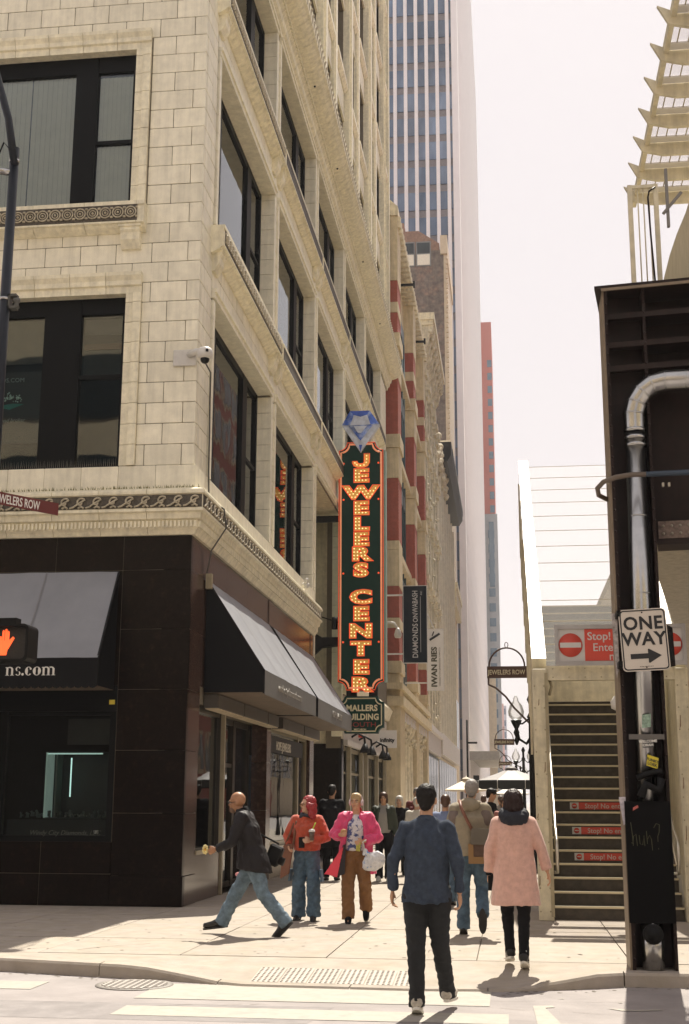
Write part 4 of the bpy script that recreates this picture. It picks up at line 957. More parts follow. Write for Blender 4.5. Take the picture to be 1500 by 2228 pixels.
# ================================================================ neon sign
GREEN = M('sign_green', (.005, .040, .030), .45, var=.08, spec=.15)
NEO = M('orange_neon_tube', (.8, .10, .02), .4, emit=(1, .10, .03), estr=.42)
NEB = M('salmon_border_tube', (.85, .30, .14), .45, emit=(1, .42, .22), estr=.16)
YEL = M('gold_letter_face', (.72, .40, .08), .5, var=.22, scale=9, emit=(1, .52, .10), estr=.10)  # face given a slight glow of its own to read brighter
BUL = M('lit_bulb', (.9, .7, .35), .4, emit=(1, .75, .36), estr=1.0)
SY = 36.5
js = thing('neon_sign', 'tall green neon sign reading Jewelers Center down its length', 'sign', (-4.1, SY, 4.5))
k = SY/36.0
X0, X1, Z0, Z1 = -4.83, -3.50, 4.62, 11.95
def notch(x0, x1, z0, z1, c, y, n=6):
    P = []
    for cx, cz, a0 in ((x0, z0, 90), (x1, z0, 180), (x1, z1, 270), (x0, z1, 360)):
        for i in range(n+1):
            a = R(a0-90*i/n); P.append((cx+c*math.cos(a), y, cz+c*math.sin(a)))
    return P
g = G(); P = notch(X0, X1, Z0, Z1, .24, SY-.16); g.prism(P, (0, .32, 0)); g.build('cabinet', GREEN, js)
def inset(P, d, y):
    cx = (X0+X1)/2; return P
g = G(); g.tube(notch(X0+.07, X1-.07, Z0+.07, Z1-.07, .25, SY-.20), .030, 6, closed=True); g.build('border_tube', NEB, js)
g = G(); g.tube(notch(X0+.015, X1-.015, Z0+.015, Z1-.015, .24, SY-.19), .008, 6, closed=True); g.build('outer_tube', NEO, js)
G().box(X1, X1+.06, SY-.13, SY+.2, Z0+.25, Z1-.25).build('side_rail', M('pale_green_edge', (.25, .38, .32), .4), js)
for zz in (6.0, 8.0, 10.2, 11.3):
    for xx in (X0+.1, X1-.1): G().sph((xx+(.05 if xx < -4.2 else -.05), SY-.19, zz), .03, 6).build('tube_end', NEO, js)
BM = {'J': ['..##', '...#', '...#', '...#', '#..#', '.##.'], 'E': ['####', '#...', '###.', '#...', '#...', '####'], 'W': ['#..#', '#..#', '#.##', '####', '#.#.', '.#.#'][:6],
      'L': ['#...', '#...', '#...', '#...', '#...', '####'], 'R': ['###.', '#..#', '#..#', '###.', '#.#.', '#..#'], 'S': ['.###', '#...', '.##.', '...#', '#..#', '.##.'],
      'C': ['.##.', '#..#', '#...', '#...', '#..#', '.##.'], 'N': ['#..#', '##.#', '####', '#.##', '#..#', '#..#'], 'T': ['####', '.#..', '.#..', '.#..', '.#..', '.#..']}
def letter(ch, zc, xo=0):
    """slab letter: gold face with bulbs inside an orange tube outline"""
    wd = {'W': 1.75, 'C': 1.65}.get(ch, 1.62); h = .385; sz = h/.73
    cx = -4.165+xo
    if ch == 'J':
        J_ = [(.0, .22), (.0, .20), (.055, .215), (.11, .215), (.11, .0), (.0, .0)]
        P = [(.09, .20), (.25, .20), (.25, -.06), (.20, -.155), (.10, -.20), (-.10, -.20), (-.20, -.155), (-.25, -.06), (-.25, -.02), (-.10, -.02), (-.10, -.06), (-.05, -.09), (.05, -.09), (.09, -.05)]
        P = [(cx+a, SY-.19, zc+b) for a, b in P]; f_ = G().prism(P, (0, .02, 0)).build('letter', YEL, js)
        n_ = G().tube([(p[0]*1.04-cx*.04, SY-.215, (p[2]-zc)*1.06+zc) for p in P], .009, 5, closed=True).build('neon_outline', NEO, f_)
        g = G()
        for a, b in ((.17, .14), (.17, .04), (.16, -.06), (.09, -.14), (-.02, -.15), (-.12, -.13), (-.18, -.07)): g.sph((cx+a, SY-.215, zc+b), .017, 5)
        g.build('bulb', BUL, f_, kind='stuff'); return
    f_ = text('letter', ch, sz, YEL, (cx, SY-.19, zc-h/2), parent=js, bold=.022, ext=.02, sx=wd, align='CENTER')
    n_ = text('neon_outline', ch, sz, NEO, (cx, SY-.215, zc-h/2), parent=f_, bold=.034, sx=wd, align='CENTER', outline=.008)
    # bulbs spread over the face
    me = f_.data; tri = [];
    me.calc_loop_triangles()
    for t in me.loop_triangles:
        if abs(t.normal.y) > .9: tri.append([me.vertices[i].co for i in t.vertices])
    xs_ = [v.co.x for v in me.vertices]; zs_ = [v.co.z for v in me.vertices]; w_ = max(xs_)-min(xs_)
    def inside(x, z, m):
        for dx, dz in ((0, 0), (m, 0), (-m, 0), (0, m), (0, -m)):
            ok = False
            for a, b, c in tri:
                d = (b.z-c.z)*(a.x-c.x)+(c.x-b.x)*(a.z-c.z)
                if abs(d) < 1e-9: continue
                l1 = ((b.z-c.z)*(x+dx-c.x)+(c.x-b.x)*(z+dz-c.z))/d; l2 = ((c.z-a.z)*(x+dx-c.x)+(a.x-c.x)*(z+dz-c.z))/d
                if l1 >= -.01 and l2 >= -.01 and l1+l2 <= 1.01: ok = True; break
            if not ok: return False
        return True
    g = G(); used = []
    zz = zc-h/2+.035
    while zz < zc+h/2-.02:
        xx = min(xs_)+.03
        while xx < max(xs_)-.02:
            if inside(xx, zz, .018) and all((xx-a)**2+(zz-b)**2 > .098**2 for a, b in used): used.append((xx, zz))
            xx += .02
        zz += .02
    for a, b in used: g.sph((a, SY-.215, b), .017, 5)
    if used: g.build('bulb', BUL, f_, kind='stuff')
zt = 11.37
pz_ = [on_ for on_ in range(14)]
ZL = {}
ypix = [1005, 1038, 1076, 1111, 1146, 1180, 1213, 1248, 1307, 1343, 1380, 1418, 1457, 1494]
def z_at(y): return 11.95-(y-962)/(1507-962)*(11.95-4.62)
for ch, y in zip('JEWELERSCENTER', ypix): letter(ch, z_at(y+ -2)-.02)
# arms and diamond
g = G().box(-5.95, X0, SY+.3, SY+.42, 9.66, 9.84).box(-5.95, -5.6, SY+.28, SY+.44, 9.4, 10.1); g.build('support_arm', BLACKP, js)
g = G().add([], []); g.prism([(-5.95, SY+.2, 6.55), (-5.35, SY+.2, 6.2), (X0, SY+.2, 6.2), (X0, SY+.2, 5.95), (-5.35, SY+.2, 5.9), (-5.95, SY+.2, 5.35)], (0, .2, 0)); g.build('support_arm', BLACKP, js)
G().tube([(-5.9, SY+.5, 7.0), (X0, SY, 6.6)], .02, 6).tube([(-4.95, SY, 6.4), (-4.95, SY, 6.75)], .09, 8).build('cable_stay', BLACKP, js)
dd = thing('diamond_sign', 'blue painted diamond emblem on top of the neon sign', 'sign', (-4.17, SY, 11.8))
DB = M('diamond_blue', (.06, .15, .60), .35, var=.4, scale=2.4, col2=(.50, .60, .80), mixlo=.45, mixhi=.65); DL = M('diamond_pale', (.66, .71, .82), .35, var=.25, scale=3); DK = M('diamond_deep_blue', (.05, .12, .52), .35, var=.3, scale=3)
cx, zt_, zm, zb_ = -4.17, 12.90, 12.47, 11.62
def dp(x, z, d=0): return (cx+x, SY-.25-d, z)
top = [dp(-.32, zt_), dp(-.05, zt_-.02), dp(.27, zt_)]
o1, o2 = dp(-.56, zm), dp(.56, zm); bt = dp(0, zb_)
i1, i2 = dp(-.30, zm-.02, .05), dp(.30, zm-.02, .05); im = dp(0, zm-.03, .06); u1_, u2_ = dp(-.2, zt_-.14, .05), dp(.2, zt_-.14, .05)
g = G().add([top[0], top[2], o2, bt, o1], [(0, 1, 2, 3, 4)]); G_ = G().prism([dp(-.32, zt_), dp(.27, zt_), dp(.56, zm), dp(0, zb_), dp(-.56, zm)], (0, .22, 0)); G_.build('diamond_body', DL, dd)
e = lambda p, q=.004: (p[0], p[1]-q, p[2])
G().add([e(o1), e(top[0]), e(u1_), e(i1)], [(0, 1, 2, 3)]).add([e(o2), e(top[2]), e(u2_), e(i2)], [(0, 1, 2, 3)]).build('facet', DB, dd)
G().add([e(top[0]), e(top[2]), e(u2_), e(dp(0, zt_-.2, .05)), e(u1_)], [(0, 1, 2, 3, 4)]).build('facet', DK, dd)
G().add([e(i1), e(u1_), e(dp(0, zt_-.2, .05)), e(u2_), e(i2), e(im)], [(0, 1, 2, 3, 4, 5)]).build('facet', DL, dd)
G().add([e(dp(-.36, zm-.04, .02)), e(i1, .01), e(im, .01), e(dp(0, zb_+.35, .03))], [(0, 1, 2, 3)]).add([e(dp(.36, zm-.04, .02)), e(i2, .01), e(im, .01), e(dp(0, zb_+.35, .03))], [(0, 1, 2, 3)]).build('facet', DB, dd)
G().add([e(dp(-.20, zm-.06, .07)), e(dp(.20, zm-.06, .07)), e(dp(0.02, zm-.28, .07)), e(dp(-.08, zm-.26, .07))], [(0, 1, 2, 3)]).build('facet', DL, dd)
G().add([e(dp(-.05, zb_+.22, .03)), e(dp(.05, zb_+.22, .03)), e(bt, .01)], [(0, 1, 2)]).build('facet', DK, dd)
# small plaque below
mp_ = thing('plaque_sign', 'small green sign reading Mallers Building South under the neon sign', 'sign', (-4.1, SY, 3.5))
X0b, X1b, Z0b, Z1b = -4.80, -3.52, 3.42, 4.46
G().prism(notch(X0b, X1b, Z0b, Z1b, .16, SY-.14), (0, .28, 0)).build('board', GREEN, mp_)
G().tube(notch(X0b+.06, X1b-.06, Z0b+.06, Z1b-.06, .17, SY-.15), .018, 5, closed=True).build('cream_border', CREAMT, mp_)
text('lettering', 'MALLERS', .235, CREAMT, ((X0b+X1b)/2+.02, SY-.15, 4.05), parent=mp_, bold=.009, sx=.92, align='CENTER', spacing=1.05)
text('lettering', 'BUILDING', .235, CREAMT, ((X0b+X1b)/2+.02, SY-.15, 3.80), parent=mp_, bold=.009, sx=.88, align='CENTER', spacing=1.05)
text('lettering', 'SOUTH', .19, M('dim_red_neon', (.30, .03, .02), .5), ((X0b+X1b)/2+.04, SY-.15, 3.60), parent=mp_, sx=1.25, align='CENTER')
text('lettering', 'BEST NEON', .06, CREAMT, ((X0b+X1b)/2-.03, SY-.15, 3.51), parent=mp_, bold=.002, sx=1.1, align='CENTER')
G().box(-4.6, -4.3, SY-.05, SY+.1, 4.44, 4.8).box(-3.95, -3.7, SY-.05, SY+.1, 4.44, 4.8).build('hanger', BLACKP, mp_)
# ================================================================ left kerb pole with signal
px, py = -6.11, 14.3
po = thing('signal_pole', 'slim dark street pole with a curved arm at the left edge of the view', 'pole', (px, py, 0))
POLE = M('dark_blue_pole', (.008, .011, .018), .4, var=.2, scale=5, spec=.3)
G().tube([(px, py, 0), (px, py, 6.4), (px, py, 9.7)], [.10, .066, .058], 16).build('shaft', POLE, po)
G().tube([(px+.02, py-.03, 9.45), (px-.10, py-.03, 10.1), (px-.35, py-.03, 10.9), (px-.8, py-.03, 11.7), (px-1.6, py-.03, 12.4)], .05, 10).build('mast_arm', POLE, po)
G().lathe((px, py, 9.5), [(.066, 0), (.066, .04)], 14).lathe((px, py, 7.62), [(.075, 0), (.075, .03)], 14).build('steel_band', GALV, po)
G().tube([(px-.3, py, 9.42), (px, py, 9.36)], .05, 8).build('clamp_arm', GALV, po)
g = G().tube([(px, py-.06, 9.6), (px-.12, py-.08, 9.75), (px-.22, py-.06, 9.5), (px-.2, py-.05, 9.2), (px-.35, py-.05, 9.0)], .012, 5).tube([(px-.35, py-.05, 8.9), (px-.2, py-.05, 8.75), (px-.16, py-.05, 8.8)], .01, 5); g.build('loose_wire', BLACKP, po)
g = G().box(px+.06, px+.16, py-.05, py+.05, 7.50, 7.53).box(px+.06, px+.16, py-.05, py+.05, 7.66, 7.69).box(px+.06, px+.08, py-.05, py+.05, 7.5, 7.69); g.lathe((px+.15, py, 7.52), [(.045, 0), (.03, .04), (.03, .06), (.05, .08), (.045, .12)], 10); g.build('insulator_bracket', M('bracket_metal', (.10, .10, .09), .5, .3), po)
ps = thing('pedestrian_signal', 'black pedestrian signal box showing an orange raised hand', 'signal', (px+.18, py-.3, 3.25))
sx0, sx1, sz0, sz1 = -5.93, -5.40, 3.08, 3.51
def rrect(x0, x1, z0, z1, y, r_, n=5):
    P = []
    for cx_, cz_, a0 in ((x1-r_, z1-r_, 0), (x0+r_, z1-r_, 90), (x0+r_, z0+r_, 180), (x1-r_, z0+r_, 270)):
        for i in range(n+1): a = R(a0+90*i/n); P.append((cx_+r_*math.cos(a), y, cz_+r_*math.sin(a)))
    return P
G().prism(rrect(sx0, sx1, sz0, sz1, 14.0, .06), (0, .22, 0)).build('housing', BLACKP, ps)
g = G(); outer = rrect(sx0, sx1, sz0, sz1, 13.9, .06); inner = rrect(sx0+.03, sx1-.03, sz0+.03, sz1-.03, 13.9, .05); n = len(outer)
g.add(outer+inner+[(p[0], 14.0, p[2]) for p in outer]+[(p[0], 14.0, p[2]) for p in inner], [(i, (i+1) % n, n+(i+1) % n, n+i) for i in range(n)]+[(i, (i+1) % n, 2*n+(i+1) % n, 2*n+i) for i in range(n)]+[(n+i, n+(i+1) % n, 3*n+(i+1) % n, 3*n+i) for i in range(n)])
g.build('visor', BLACKP, ps)
G().add(rrect(sx0+.03, sx1-.03, sz0+.03, sz1-.03, 13.995, .05), [tuple(range(24))]).build('lens', M('signal_lens', (.022, .018, .015), .5, var=.4, scale=40), ps)
OR = M('lit_hand', (.9, .15, .03), .5, emit=(1, .11, .03), estr=.75)
hx, hz_ = -5.695, 3.14; g = G()
g.add([(hx-.075, 13.985, hz_+.14), (hx-.06, 13.985, hz_+.02), (hx+.015, 13.985, hz_+.02), (hx+.03, 13.985, hz_+.10), (hx+.035, 13.985, hz_+.18), (hx-.075, 13.985, hz_+.2)], [tuple(range(6))])
for i, (dx, hh) in enumerate(((-.062, .24), (-.032, .31), (.0, .325), (.027, .30))): g.add([(hx+dx-.013, 13.984, hz_+.15), (hx+dx+.013, 13.984, hz_+.15), (hx+dx+.013, 13.984, hz_+hh-.01), (hx+dx, 13.984, hz_+hh), (hx+dx-.013, 13.984, hz_+hh-.01)], [tuple(range(5))])
g.add([(hx+.01, 13.983, hz_+.09), (hx+.035, 13.983, hz_+.09), (hx+.105, 13.983, hz_+.215), (hx+.085, 13.983, hz_+.235), (hx+.02, 13.983, hz_+.17)], [tuple(range(5))])
g.build('hand_symbol', OR, ps)
g = G().box(px-.05, px+.5, 14.05, 14.2, 3.50, 3.60).box(px-.1, px+.14, 14.1, 14.3, 3.55, 4.35); g.lathe((px+.08, 14.2, 3.55), [(.09, 0), (.11, .1), (.08, .3)], 10); g.build('mounting_bracket', BLACKP, ps)
ss = thing('street_sign', 'brown street name plate reading Jewelers Row at the left edge', 'sign', (px, py, 5.2))
d = Vector((math.sin(R(35.5)), math.cos(R(35.5)), 0)); p0 = Vector((-6.02, 14.22, 0))
BR = M('brown_sign', (.13, .022, .018), .45, var=.04); nrm = Vector((d.y, -d.x, 0))
g = G(); a = p0-d*.25; b = p0+d*.88
g.prism([(a.x, a.y, 5.0), (b.x, b.y, 5.0), (b.x, b.y, 5.155), (a.x, a.y, 5.155)], nrm*.006); g.build('plate', BR, ss)
q = p0-d*.03+nrm*.008
text('lettering', 'JEWELERS ROW', .152, WHITET, (q.x, q.y, 5.024), right=d, up=(0, 0, 1), parent=ss, bold=.002, sx=.59, ext=.001)
G().box(px-.07, px+.12, py-.12, py+.07, 5.02, 5.1).build('clamp', GALV, ss)
# ================================================================ decorative lamps with arched signs
def lamp(y, xs, xp, zs, label, lab2):
    """xs: left end of the sign, xp: pole"""
    L = thing('street_lamp', label, 'street lamp', (xp, y, 0), 'ornate black street lamps')
    g = G().lathe((xp, y, 0), [(.26, 0), (.26, .12), (.2, .3), (.14, .7), (.085, .9), (.07, 2.6), (.10, 2.65), (.07, 2.75), (.06, 3.4), (.10, 3.45), (.05, 3.55), (.05, 3.75), (.09, 3.85), (.03, 4.0)], 14)
    g.build('post', LAMP_B, L)
    for s_ in (-1, 1):
        c = xp+s_*.34
        g = G().tube([(xp, y, 3.0), (xp+s_*.12, y, 2.85), (xp+s_*.28, y, 2.95), (c, y, 3.2)], [.05, .035, .03, .03], 8)
        g.lathe((c, y, 3.1), [(.02, -.28), (.06, -.18), (.03, -.1), (.07, 0), (.04, .08), (.11, .22), (.13, .28)], 12)
        g.tube([(xp, y, 3.45), (xp+s_*.2, y, 3.3), (c, y, 3.3)], .022, 6); g.build('lamp_arm', LAMP_B, L)
        G().lathe((c, y, 3.38), [(.09, 0), (.17, .10), (.185, .2), (.14, .34), (.06, .44), (.055, .5), (.02, .56)], 16).build('globe', GLOBE, L)
    S = thing('arch_sign', lab2, 'sign', (xs, y, zs-.3), 'arched Jewelers Row signs')
    w = .92; BRN = bpy.data.materials['arch_brown']
    G().box(xs, xs+w, y-.03, y+.03, zs-.27, zs).build('board', BRN, S)
    g = G(); P = [(xs+.05+(w-.1)/2-(w-.1)/2*math.cos(R(180*i/16)), y, zs+(w-.1)/2*1.05*math.sin(R(180*i/16))) for i in range(17)]
    g.tube(P, .022, 6); g.tube([(xs+w/2+.05*math.cos(a)*.8, y, zs+(w-.1)/2*1.05+.07+.06*math.sin(a)) for a in [2*PI*k/10 for k in range(10)]], .01, 5, closed=True)
    g.tube([(xs+.03, y, zs-.25), (xs+.03, y, zs-.42), (xs+.2, y, zs-.5), (xs+.42, y, zs-.7), (xs+.60, y, zs-.95), (xp, y, zs-1.35)], .026, 6); g.build('bracket', BRN, S)
    text('lettering', 'JEWELERS ROW', .155, CREAMT, (xs+.02, y-.035, zs-.19), parent=S, sx=.78, bold=.001)
M('arch_brown', (.075, .035, .02), .5, var=.1)
GLOBE = glass('lamp_globe', (.94, .93, .90), .8, .35)
lamp(30, -.485, .50, 4.62, 'ornate black twin lamp post nearest, half hidden behind the stair column', 'arched brown Jewelers Row sign, nearest and largest')
lamp(60, -.71, .60, 4.36, 'ornate black twin lamp post, second along the street', 'second arched brown Jewelers Row sign, smaller and lower')
lamp(92, -.80, .7, 4.3, 'ornate black twin lamp post, farthest', 'third arched brown Jewelers Row sign, smallest')
tf = thing('signal_pole', 'thin far pole with a hanging traffic signal beside the white tower', 'signal', (-3.4, 105, 0))
G().tube([(-3.4, 105, 0), (-3.4, 105, 8)], .08, 8).box(-3.4, -2.6, 104.95, 105.05, 6.1, 6.25).box(-2.95, -2.5, 104.8, 105.2, 2.6, 3.6).build('post', BLACKP, tf)
# ================================================================ umbrellas
def umbrella(x, y, r_, ze, za, top, val, label, valh=.16, n=8):
    t = thing('umbrella', label, 'umbrella', (x, y, 0), 'cafe umbrellas on the pavement')
    A = [2*PI*(k+.5)/n for k in range(n)]; g = G()
    for k in range(n):
        a, b = A[k], A[(k+1) % n]
        for j in range(4):
            t0, t1 = .1+.9*j/4, .1+.9*(j+1)/4
            Q = lambda an, tt: (x+r_*tt*math.cos(an), y+r_*tt*math.sin(an), za-(za-ze)*tt**.9)
            g.quad(Q(a, t0), Q(a, t1), Q(b, t1), Q(b, t0))
    g.build('canopy', top, t)
    g = G(); g.lathe((x, y, za-.05), [(r_*.2, -.02), (r_*.12, .05), (.03, .1), (.02, .16)], 10); g.build('vent_cap', top, t)
    g = G()
    for k in range(n):
        a, b = A[k], A[(k+1) % n]; m_ = 8
        for j in range(m_):
            f0, f1 = j/m_, (j+1)/m_
            Q = lambda fr, z: (x+r_*(math.cos(a)*(1-fr)+math.cos(b)*fr), y+r_*(math.sin(a)*(1-fr)+math.sin(b)*fr), z)
            e0 = .02 if 0 < f0 < 1 else -.02; e1 = .02 if 0 < f1 < 1 else -.02
            g.quad(Q(f0, ze), Q(f1, ze), Q(f1, ze-valh-e1), Q(f0, ze-valh-e0))
    g.build('valance', val, t)
    if valh > .1:
        g = G()
        for a in A: g.tube([(x+(r_+.006)*math.cos(a), y+(r_+.006)*math.sin(a), ze), (x+(r_+.006)*math.cos(a), y+(r_+.006)*math.sin(a), ze-valh)], .012, 5)
        g.build('valance_piping', WHITE, t)
    G().tube([(x, y, 0), (x, y, za-.05)], .025, 8).lathe((x, y, 0), [(.25, 0), (.25, .06), (.05, .1)], 14).build('pole', BLACKP, t)
UC = M('cream_canvas', (.78, .70, .56), .7, var=.04); UB = M('black_canvas', (.012, .013, .014), .6); UG = M('grey_canvas', (.28, .26, .26), .6, var=.06)  # parasol top paler than its valance
umbrella(.02, 45, 1.2, 2.26, 2.70, UG, UB, 'black parasol with white piping on its valance', .27)
umbrella(-1.95, 58, 1.28, 2.06, 2.56, UC, UC, 'cream parasol left of the black one', .05, 4)
umbrella(.05, 66, 1.2, 1.95, 2.4, M('white_canvas', (.8, .78, .74), .7), WHITE, 'white parasol partly under the black one', .05, 4)
# ================================================================ elevated station: steel column, girder, pipe
col = thing('steel_column', 'dark brown riveted steel column of the elevated railway by the kerb', 'column', (1.31, 13.2, 0))
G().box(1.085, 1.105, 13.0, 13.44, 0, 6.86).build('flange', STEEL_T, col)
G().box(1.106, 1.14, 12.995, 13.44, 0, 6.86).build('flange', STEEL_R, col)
G().box(1.50, 1.53, 13.0, 13.44, 0, 6.86).build('flange', STEEL_R, col)
G().box(1.14, 1.50, 13.22, 13.25, 0, 6.86).build('web', STEEL_R, col)
g = G()
for i in range(60):
    z = .1+i*.112
    for x in (1.123, 1.515): g.sph((x, 12.993, z), .012, 4)
g.build('rivet', STEEL_R, col, kind='stuff')
BK = M('black_panel_paint', (.003, .003, .0035), .6, var=.3, scale=6, spec=.1)
G().box(1.09, 1.525, 12.955, 12.985, .43, 1.56).build('cover_panel', BK, col)
gd_ = Vector((math.cos(R(7.7)), -math.sin(R(7.7)), 0)); gn = Vector((math.sin(R(7.7)), math.cos(R(7.7)), 0))
gr = thing('steel_girder', 'deep dark steel cross girder with horizontal stiffener ribs on top of the column', 'girder', (2.5, 13.1, 4.2))
def gbox(u0, u1, v0, v1, z0, z1):
    o = Vector((1.105, 13.46, 0)); g = G(); A = [o+gd_*u_+gn*v for u_, v in ((u0, v0), (u1, v0), (u1, v1), (u0, v1))]
    return g.prism([(p.x, p.y, z0) for p in A], (0, 0, z1-z0))
gbox(.0, 4.2, 0, .03, 4.20, 6.86).build('web_plate', STEEL_R, gr)
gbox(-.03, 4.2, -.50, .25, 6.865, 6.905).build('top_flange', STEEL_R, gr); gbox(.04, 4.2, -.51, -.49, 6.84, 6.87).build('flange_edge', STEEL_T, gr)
gbox(.48, 4.2, -.18, .2, 4.14, 4.2).build('bottom_flange', STEEL_R, gr)
for z in (6.60, 6.28, 6.02): gbox(.05, 4.2, -.40, 0, z-.012, z+.012).build('stiffener_rib', STEEL_R, gr); gbox(.05, 4.2, -.41, -.39, z-.05, z+.012).build('rib_lip', STEEL_R, gr)
pass
g = G()
for i in range(14):
    for zz in (4.25, 4.33): p = Vector((1.105, 13.46, 0))+gd_*(.55+i*.085)-gn*.19; g.sph((p.x, p.y, zz), .016, 4)
gbox(.5, 4.2, -.19, -.17, 4.2, 4.38).build('angle_iron', M('scuffed_steel', (.14, .10, .08), .6, var=.5, scale=12), gr)
g.build('bolt', M('bolt_light', (.3, .27, .22), .5, .5), gr, kind='stuff')
G().box(1.60, 1.62, 12.9, 12.94, 4.68, 4.72).box(1.66, 1.68, 12.9, 12.94, 4.68, 4.72).build('clip', M('bright_clip', (.5, .45, .35), .4, .5), gr)
pipe = thing('duct_pipe', 'silver galvanised duct pipe running up the column with a bend to the right', 'pipe', (1.34, 13.06, 0))
PX, PY = 1.35, 13.06
g = G().tube([(PX-.03, PY, 1.5), (PX+.02, PY, 5.35)], .102, 20); g.build('pipe_run', GALV, pipe)
G().tube([(PX-.045, PY, .0), (PX-.045, PY, .44)], .105, 18).build('pipe_foot', GALV, pipe)
G().lathe((PX-.045, PY-.125, .33), [(.085, 0), (.095, .01), (.095, .06)], 16, 'y').lathe((PX-.045, PY-.13, .33), [(.06, 0), (.06, .02)], 14, 'y').build('round_cap', BLACKP, pipe)
seg = [(1.37, 13.06, 5.33), (1.37, 13.06, 5.50), (1.40, 13.05, 5.62), (1.47, 13.03, 5.73), (1.57, 13.0, 5.80), (1.70, 12.97, 5.82), (1.9, 12.93, 5.81), (2.6, 12.83, 5.80)]
g = G().tube([(1.37, 13.06, 5.30)]+seg, .112, 24); g.build('elbow', GALV, pipe)
for i in range(1, len(seg)-1):
    a, b, c_ = Vector(seg[i-1]), Vector(seg[i]), Vector(seg[i+1]); d_ = (c_-a).normalized()*.008
    G().tube([b-d_, b+d_], .119, 24).build('seam_band', GALV, pipe)
for z in (5.3, 5.22, 5.14): G().lathe((PX+.02, PY, z), [(.112, 0), (.118, .02), (.112, .04)], 18).build('seam_band', GALV, pipe)
for z in (4.4, 3.6): G().lathe((PX+.01, PY, z), [(.105, 0), (.107, .006), (.105, .012)], 18).build('seam_band', GALV, pipe)
for z in (2.15,): G().box(1.16, 1.50, 12.945, 12.955, z, z+.05).build('strap', M('old_strap', (.12, .11, .10), .5), pipe)
g = G().tube([(1.22, 12.95, 1.78), (1.32, 12.945, 1.82), (1.46, 12.95, 1.85)], .03, 8).tube([(1.25, 12.94, 1.6), (1.3, 12.93, 1.72), (1.42, 12.94, 1.66), (1.45, 12.94, 1.78)], .045, 8); g.build('black_tape', BLACKP, pipe)
def sticker(name, label, pts, mat, txt=None, tm=None, sz=.04, rot=0):
    t = thing(name, label, 'sticker', pts[0]); G().add(pts, [(0, 1, 2, 3)]).build('paper', mat, t)
    if txt:
        c = sum((Vector(p) for p in pts), Vector())/4; rt = (Vector(pts[1])-Vector(pts[0])).normalized(); up = (Vector(pts[3])-Vector(pts[0])).normalized()
        for i, s in enumerate(txt): text('print', s, sz, tm, tuple(c+up*(sz*(len(txt)/2-i-1))+Vector((0, -.004, 0))), right=rt, up=up, parent=t, align='CENTER', bold=.001, ext=.0005)
    return t
py_ = PY-.108
sticker('sticker', 'small green and white sticker high on the silver pipe', [(1.29, py_, 2.26), (1.375, py_-.002, 2.27), (1.38, py_-.002, 2.40), (1.295, py_, 2.385)], M('green_sticker', (.25, .36, .28), .5, var=.5, scale=30))
sticker('sticker', 'black sticker with white lettering on the silver pipe', [(1.29, py_, 2.07), (1.39, py_-.002, 2.075), (1.39, py_-.002, 2.17), (1.29, py_, 2.165)], BLACKT, ['WELCOME', 'ORAH'], WHITET, .036)
sticker('sticker', 'yellow sticker with black lettering on the silver pipe', [(1.315, py_, 1.90), (1.42, py_-.002, 1.865), (1.435, py_-.002, 1.97), (1.33, py_, 2.005)], M('yellow_print', (.62, .50, .03), .5, var=.05), ['FUNKY', 'LOEK'], BLACKT, .038)
sticker('sticker', 'small red sticker on the black cover panel', [(1.165, 12.952, 1.47), (1.22, 12.952, 1.50), (1.215, 12.952, 1.525), (1.17, 12.952, 1.50)], M('red_sticker', (.5, .12, .10), .5, var=.5, scale=60))
sticker('torn_notice', 'torn pale paper strip stuck to the left edge of the column', [(1.04, 12.99, 1.60), (1.105, 12.985, 1.60), (1.10, 12.985, 1.35), (1.075, 12.99, 1.33)], M('torn_paper', (.5, .46, .5), .7, var=.3, scale=12))
sticker('torn_notice', 'long weathered paper strip on the column edge beside the one way sign', [(1.045, 12.995, 3.4), (1.10, 12.985, 3.4), (1.10, 12.985, 2.85), (1.07, 12.99, 2.75)], M('torn_film', (.4, .36, .34), .6, var=.5, scale=14))
gf = thing('graffiti', 'thin yellow scrawl reading huh? on the black column panel', 'graffiti', (1.3, 12.953, 1.2))
def scr(pts): return [(1.14+x, 12.951, 1.14+y) for x, y in pts]
GY = M('graffiti_line', (.07, .068, .03), .7)
g = G()
for s_ in ([(0, .22), (.012, .1), (.015, 0), (.02, .09), (.045, .11), (.055, .0)], [(.075, .10), (.08, .02), (.105, .01), (.12, .10), (.125, .0)], [(.145, .14), (.15, .02), (.15, .06), (.175, .10), (.19, .06), (.195, -.04)],
           [(.215, .17), (.24, .21), (.27, .20), (.265, .13), (.25, .09), (.25, .04)], [(.25, -.02), (.255, -.03)], [(.02, .02), (.0, .03)]):
    g.tube(scr(s_), .0035, 4)
g.build('scrawl', GY, gf)
# hose ring round the column
hr = thing('conduit_loop', 'thick brown conduit looping round the outside of the steel column', 'conduit', (1.0, 13.1, 4.7))
G().tube([(1.47, 12.86, 4.80), (1.30, 12.86, 4.80), (1.14, 12.89, 4.785), (1.02, 12.97, 4.76), (.965, 13.08, 4.72), (.985, 13.22, 4.68), (1.08, 13.34, 4.66), (1.14, 13.36, 4.65)], .026, 10).build('conduit', M('brown_conduit', (.13, .10, .075), .5, var=.2), hr)
G().tube([(1.44, 12.86, 4.80), (1.8, 12.83, 4.80), (2.6, 12.75, 4.80)], .028, 10).build('blue_conduit', M('blue_conduit', (.03, .05, .08), .4), hr)
